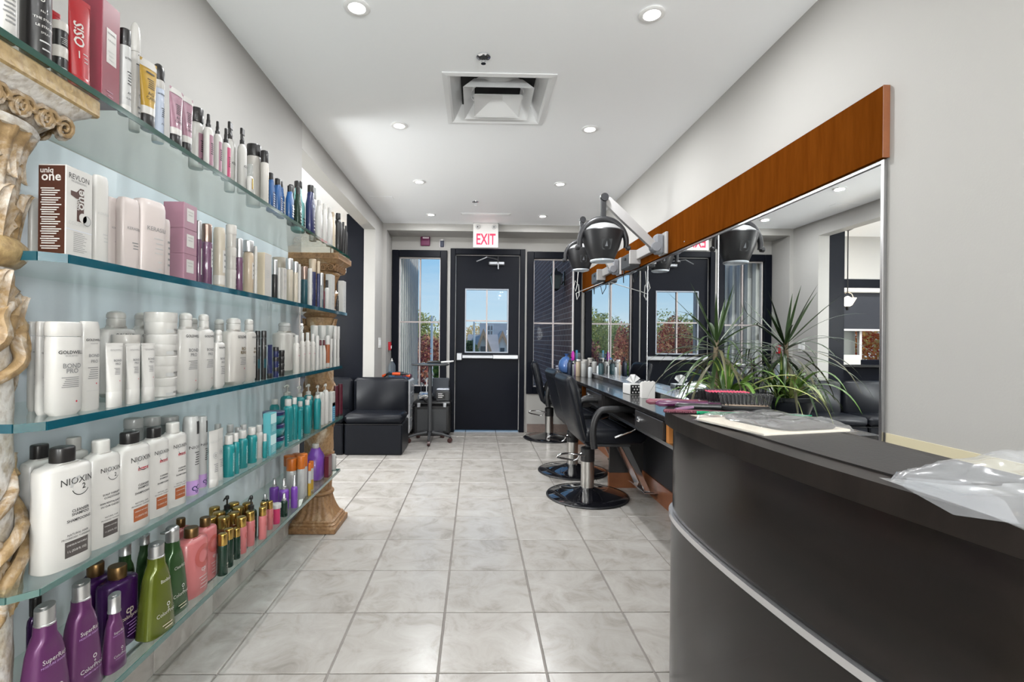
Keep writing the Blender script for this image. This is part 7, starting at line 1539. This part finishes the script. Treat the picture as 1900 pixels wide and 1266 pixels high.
def leafm(k, c): 
    if 'leaf_' + k in MATS: return MATS['leaf_' + k]
    m = bpy.data.materials.new('leaf_' + k); m.use_nodes = True; t = m.node_tree; t.nodes.clear()
    o = t.nodes.new('ShaderNodeOutputMaterial'); d = t.nodes.new('ShaderNodeBsdfDiffuse'); tl = t.nodes.new('ShaderNodeBsdfTranslucent'); mx = t.nodes.new('ShaderNodeMixShader'); mx.inputs['Fac'].default_value = .5
    c2 = tuple(min(.8, x * 2.5) for x in c)
    d.inputs['Color'].default_value = (*c2, 1); tl.inputs['Color'].default_value = (*tuple(min(1, x * 1.25) for x in c2), 1)
    t.links.new(d.outputs['BSDF'], mx.inputs[1]); t.links.new(tl.outputs['BSDF'], mx.inputs[2]); t.links.new(mx.outputs['Shader'], o.inputs['Surface'])
    MATS['leaf_' + k] = m; return m
LM = {'red': [leafm('red1', (.15, .05, .045)), leafm('red2', (.24, .11, .075)), leafm('red3', (.09, .03, .04)), leafm('red4', (.28, .17, .10))],
      'flame': [leafm('fl1', (.34, .10, .035)), leafm('fl2', (.42, .20, .06)), leafm('fl3', (.24, .05, .03)), leafm('fl4', (.44, .28, .10))],
      'gold': [leafm('gold1', (.34, .23, .08)), leafm('gold2', (.28, .17, .08)), leafm('gold3', (.22, .19, .08))],
      'olive': [leafm('ol1', (.17, .18, .07)), leafm('ol2', (.24, .23, .10)), leafm('ol3', (.11, .12, .06))],
      'green': [leafm('gr1', (.06, .12, .03)), leafm('gr2', (.10, .17, .04)), leafm('gr3', (.04, .08, .03))],
      'dark': [leafm('dk1', (.02, .045, .022)), leafm('dk2', (.035, .06, .03))]}
M_BARK = mat('bark', (.10, .07, .05), .9, noise=.3, nscale=12)
def bush(name, x, y, rx, ry, rz, kind, n, leaf, label, seed, z0=-.05, cat='bush', group=None, trunk=None):
    t = thing(name, label, cat, (x, y, z0), 0, group)
    th = trunk or .12
    f = obj('foliage', foliage(LM[kind], n, rx, ry, rz, leaf, seed), LM[kind], t, None, (0, 0, th + rz)); f['kind'] = 'stuff'
    tb = MB(); tb.tube([(0, 0, 0), (.02 * rx, 0, th * .6), (.0, 0, th + rz * .9)], [.06 * rx, .05 * rx, .02 * rx], 7)
    for k in range(4): a = k * 1.7; tb.tube([(0, 0, th * .8), (rx * .4 * math.cos(a), ry * .4 * math.sin(a), th + rz * .9)], [.03 * rx, .01 * rx], 5)
    obj('trunk', tb, M_BARK, t, 60)
    return t
hg = 'autumn bushes outside the windows'
bush('red_bush', -.66, 10.9, .16, .40, .72, 'red', 2600, .03, 'dark red autumn bush nearest the siding corner', 1, group=hg)
bush('red_bush', -1.86, 11.0, .42, .55, .78, 'red', 5500, .03, 'red autumn bush in the middle of the planting bed', 2, group=hg)
bush('red_bush', -2.85, 11.1, .60, .55, .80, 'red', 6000, .03, 'red autumn bush at the far side of the planting bed', 3, group=hg)
bush('green_shrub', -.62, 9.9, .24, .25, .34, 'green', 1200, .05, 'low green shrub in front of the red bush', 4, group=hg)
bush('purple_shrub', -1.05, 9.3, .22, .2, .50, 'red', 420, .045, 'sparse dark red shrub beyond the siding corner', 8, group=hg)
bush('red_bush', -4.15, 8.7, .75, .5, .85, 'flame', 8000, .04, 'bright red and orange bush outside the next room window', 5, group=hg)
bush('gold_bush', -3.35, 8.3, .40, .4, .72, 'gold', 5000, .036, 'yellow autumn bush outside the next room window', 6, group=hg)
tg = 'trees beyond the parking lot'
for i, (x, y, rx, rz, kind, lb, z0, th) in enumerate((
    (-3.6, 26, 1.7, 1.5, 'olive', 'yellow-green tree seen through the left window', -1.2, .9), (-2.3, 31, 1.5, 1.1, 'gold', 'golden tree between the window and the lamp post', -1.5, .8),
    (-.45, 27, .75, 1.1, 'dark', 'dark green pine at the left edge of the door window', -1.6, .5), (.05, 29, .75, .85, 'olive', 'yellow-green bushy tree in the door window', -1.9, .4),
    (.6, 46, 2.6, 1.9, 'gold', 'orange autumn tree behind the roofs', -2.2, 1.1), (-5.8, 30, 2.2, 1.4, 'olive', 'olive tree far off by the parking lot', -1.4, .9),
    (-8.5, 28, 2.4, 1.6, 'olive', 'wide olive tree at the far left of the lot', -1.4, 1.0), (-11.5, 30, 2.6, 1.5, 'gold', 'wide golden tree at the far left of the lot', -1.4, .9),
    (-15, 32, 3.0, 1.7, 'olive', 'tall olive tree beyond the golden one', -1.5, 1.0), (4.2, 60, 3.5, 1.6, 'green', 'green tree top rising above the far roof', -2.6, 2.4))):
    bush('autumn_tree', x, y, rx, rx, rz, kind, 5500, .09, lb, 20 + i, z0, 'tree', tg, th)
bush('red_tree', -2.1, 22, .9, .9, .8, 'red', 1800, .09, 'reddish brush growing along the far kerb', 40, -.6, 'bush', tg, .3)
# white posts along the lot
for x, y, hh, lb in ((-1.80, 20, 2.3, 'white post standing in the lot, seen in the left window'), (-.10, 26, 2.3, 'thin white post seen in the door window')):
    t = thing('white_post', lb, 'post', (x, y, -.3), 0, 'posts along the lot')
    obj('post', MB().lathe([(.07, 0), (.055, .3), (.05, hh)], 12), mat('post_white', (.85, .85, .85), .5), t, 40)
    obj('cap', MB().lathe([(.06, hh), (.06, hh + .06), (.02, hh + .10)], 12), MATS['post_white'], t, 40)
# houses on the lower street
M_ROOF = mat('roof_shingle', (.52, .47, .45), .9, noise=.2, nscale=1.5); M_HWALL = mat('house_wall', (.85, .82, .78), .8); M_FASC = mat('fascia', (.70, .42, .26), .7); M_HWIN = mat('house_window', (.10, .12, .14), .2)
def house(x, y, w, d, zb, ze, zr, label, gables):
    t = thing('house', label, 'house', (x, y, 0), 0, 'houses beyond the street')
    obj('wall', MB().box(-w / 2, w / 2, 0, d, zb, ze), M_HWALL, t)
    obj('roof', MB().add([(-w / 2 - .3, -.4, ze), (w / 2 + .3, -.4, ze), (w / 2 + .3, d / 2, zr), (-w / 2 - .3, d / 2, zr), (w / 2 + .3, d + .4, ze), (-w / 2 - .3, d + .4, ze)], [(0, 1, 2, 3), (3, 2, 4, 5), (0, 3, 5), (1, 4, 2), (0, 5, 4, 1)]), M_ROOF, t)
    for gx, gw, gz0, gz1 in gables:
        g_ = obj('gable', MB().add([(gx - gw, -1.0, gz0), (gx + gw, -1.0, gz0), (gx, -1.0, gz1), (gx - gw, d / 2, gz0), (gx + gw, d / 2, gz0), (gx, d / 2, gz1)], [(0, 1, 2), (3, 5, 4), (0, 3, 4, 1)]), M_HWALL, t)
        obj('gable_roof', MB().add([(gx - gw - .25, -1.2, gz0 - .3), (gx, -1.2, gz1 + .12), (gx + gw + .25, -1.2, gz0 - .3), (gx - gw - .25, d / 2, gz0 - .3), (gx, d / 2, gz1 + .12), (gx + gw + .25, d / 2, gz0 - .3), (gx - gw - .15, -1.2, gz0 - .42), (gx, -1.2, gz1 - .12), (gx + gw + .15, -1.2, gz0 - .42)], [(0, 3, 4, 1), (1, 4, 5, 2)]), M_ROOF, g_)
        obj('fascia', MB().add([(gx - gw - .25, -1.22, gz0 - .3), (gx, -1.22, gz1 + .12), (gx + gw + .25, -1.22, gz0 - .3), (gx - gw - .05, -1.22, gz0 - .3), (gx, -1.22, gz1 - .30), (gx + gw + .05, -1.22, gz0 - .3)], [(0, 3, 4, 1), (1, 4, 5, 2)]), M_FASC, g_)
        obj('attic_window', MB().box(gx - .16, gx + .16, -1.03, -1.0, gz0 + .25, gz0 + .95), M_HWIN, g_)
    for k in range(3):
        xw = -w / 2 + w * (k + .5) / 3
        f_ = obj('window_frame', MB().box(xw - .5, xw + .5, -.06, 0, ze - 1.6, ze - .4), M_WHITE, t); obj('pane', MB().box(xw - .42, xw + .42, -.08, -.06, ze - 1.52, ze - .48), M_HWIN, f_)
    return t
house(3.2, 38, 5.2, 6, -5, .1, 2.55, 'grey roofed house with two steep white gables', [(-1.2, .85, -.4, 1.75), (1.3, .9, -.4, 1.6)])
house(.45, 30.5, 1.4, 4, -4, .4, 1.5, 'narrow house with orange gable beside the grey one', [(.0, .6, -.2, 1.72)])
# white balcony frame in front of the houses
t = thing('balcony_tower', 'white railed balcony tower between the houses', 'balcony', (1.05, 36.3, 0))
for k in range(5): obj('rail', MB().box(-.20, .20, -.03, .03, -2 + k * .95, -1.93 + k * .95), M_WHITE, t)
for x in (-.2, 0, .2): obj('post', MB().box(x - .03, x + .03, -.03, .03, -4, 2.3), M_WHITE, t)
obj('tower_wall', MB().box(-.18, .18, .1, .6, -4, 2.2), mat('tower_wall', (.28, .27, .28), .8), t)
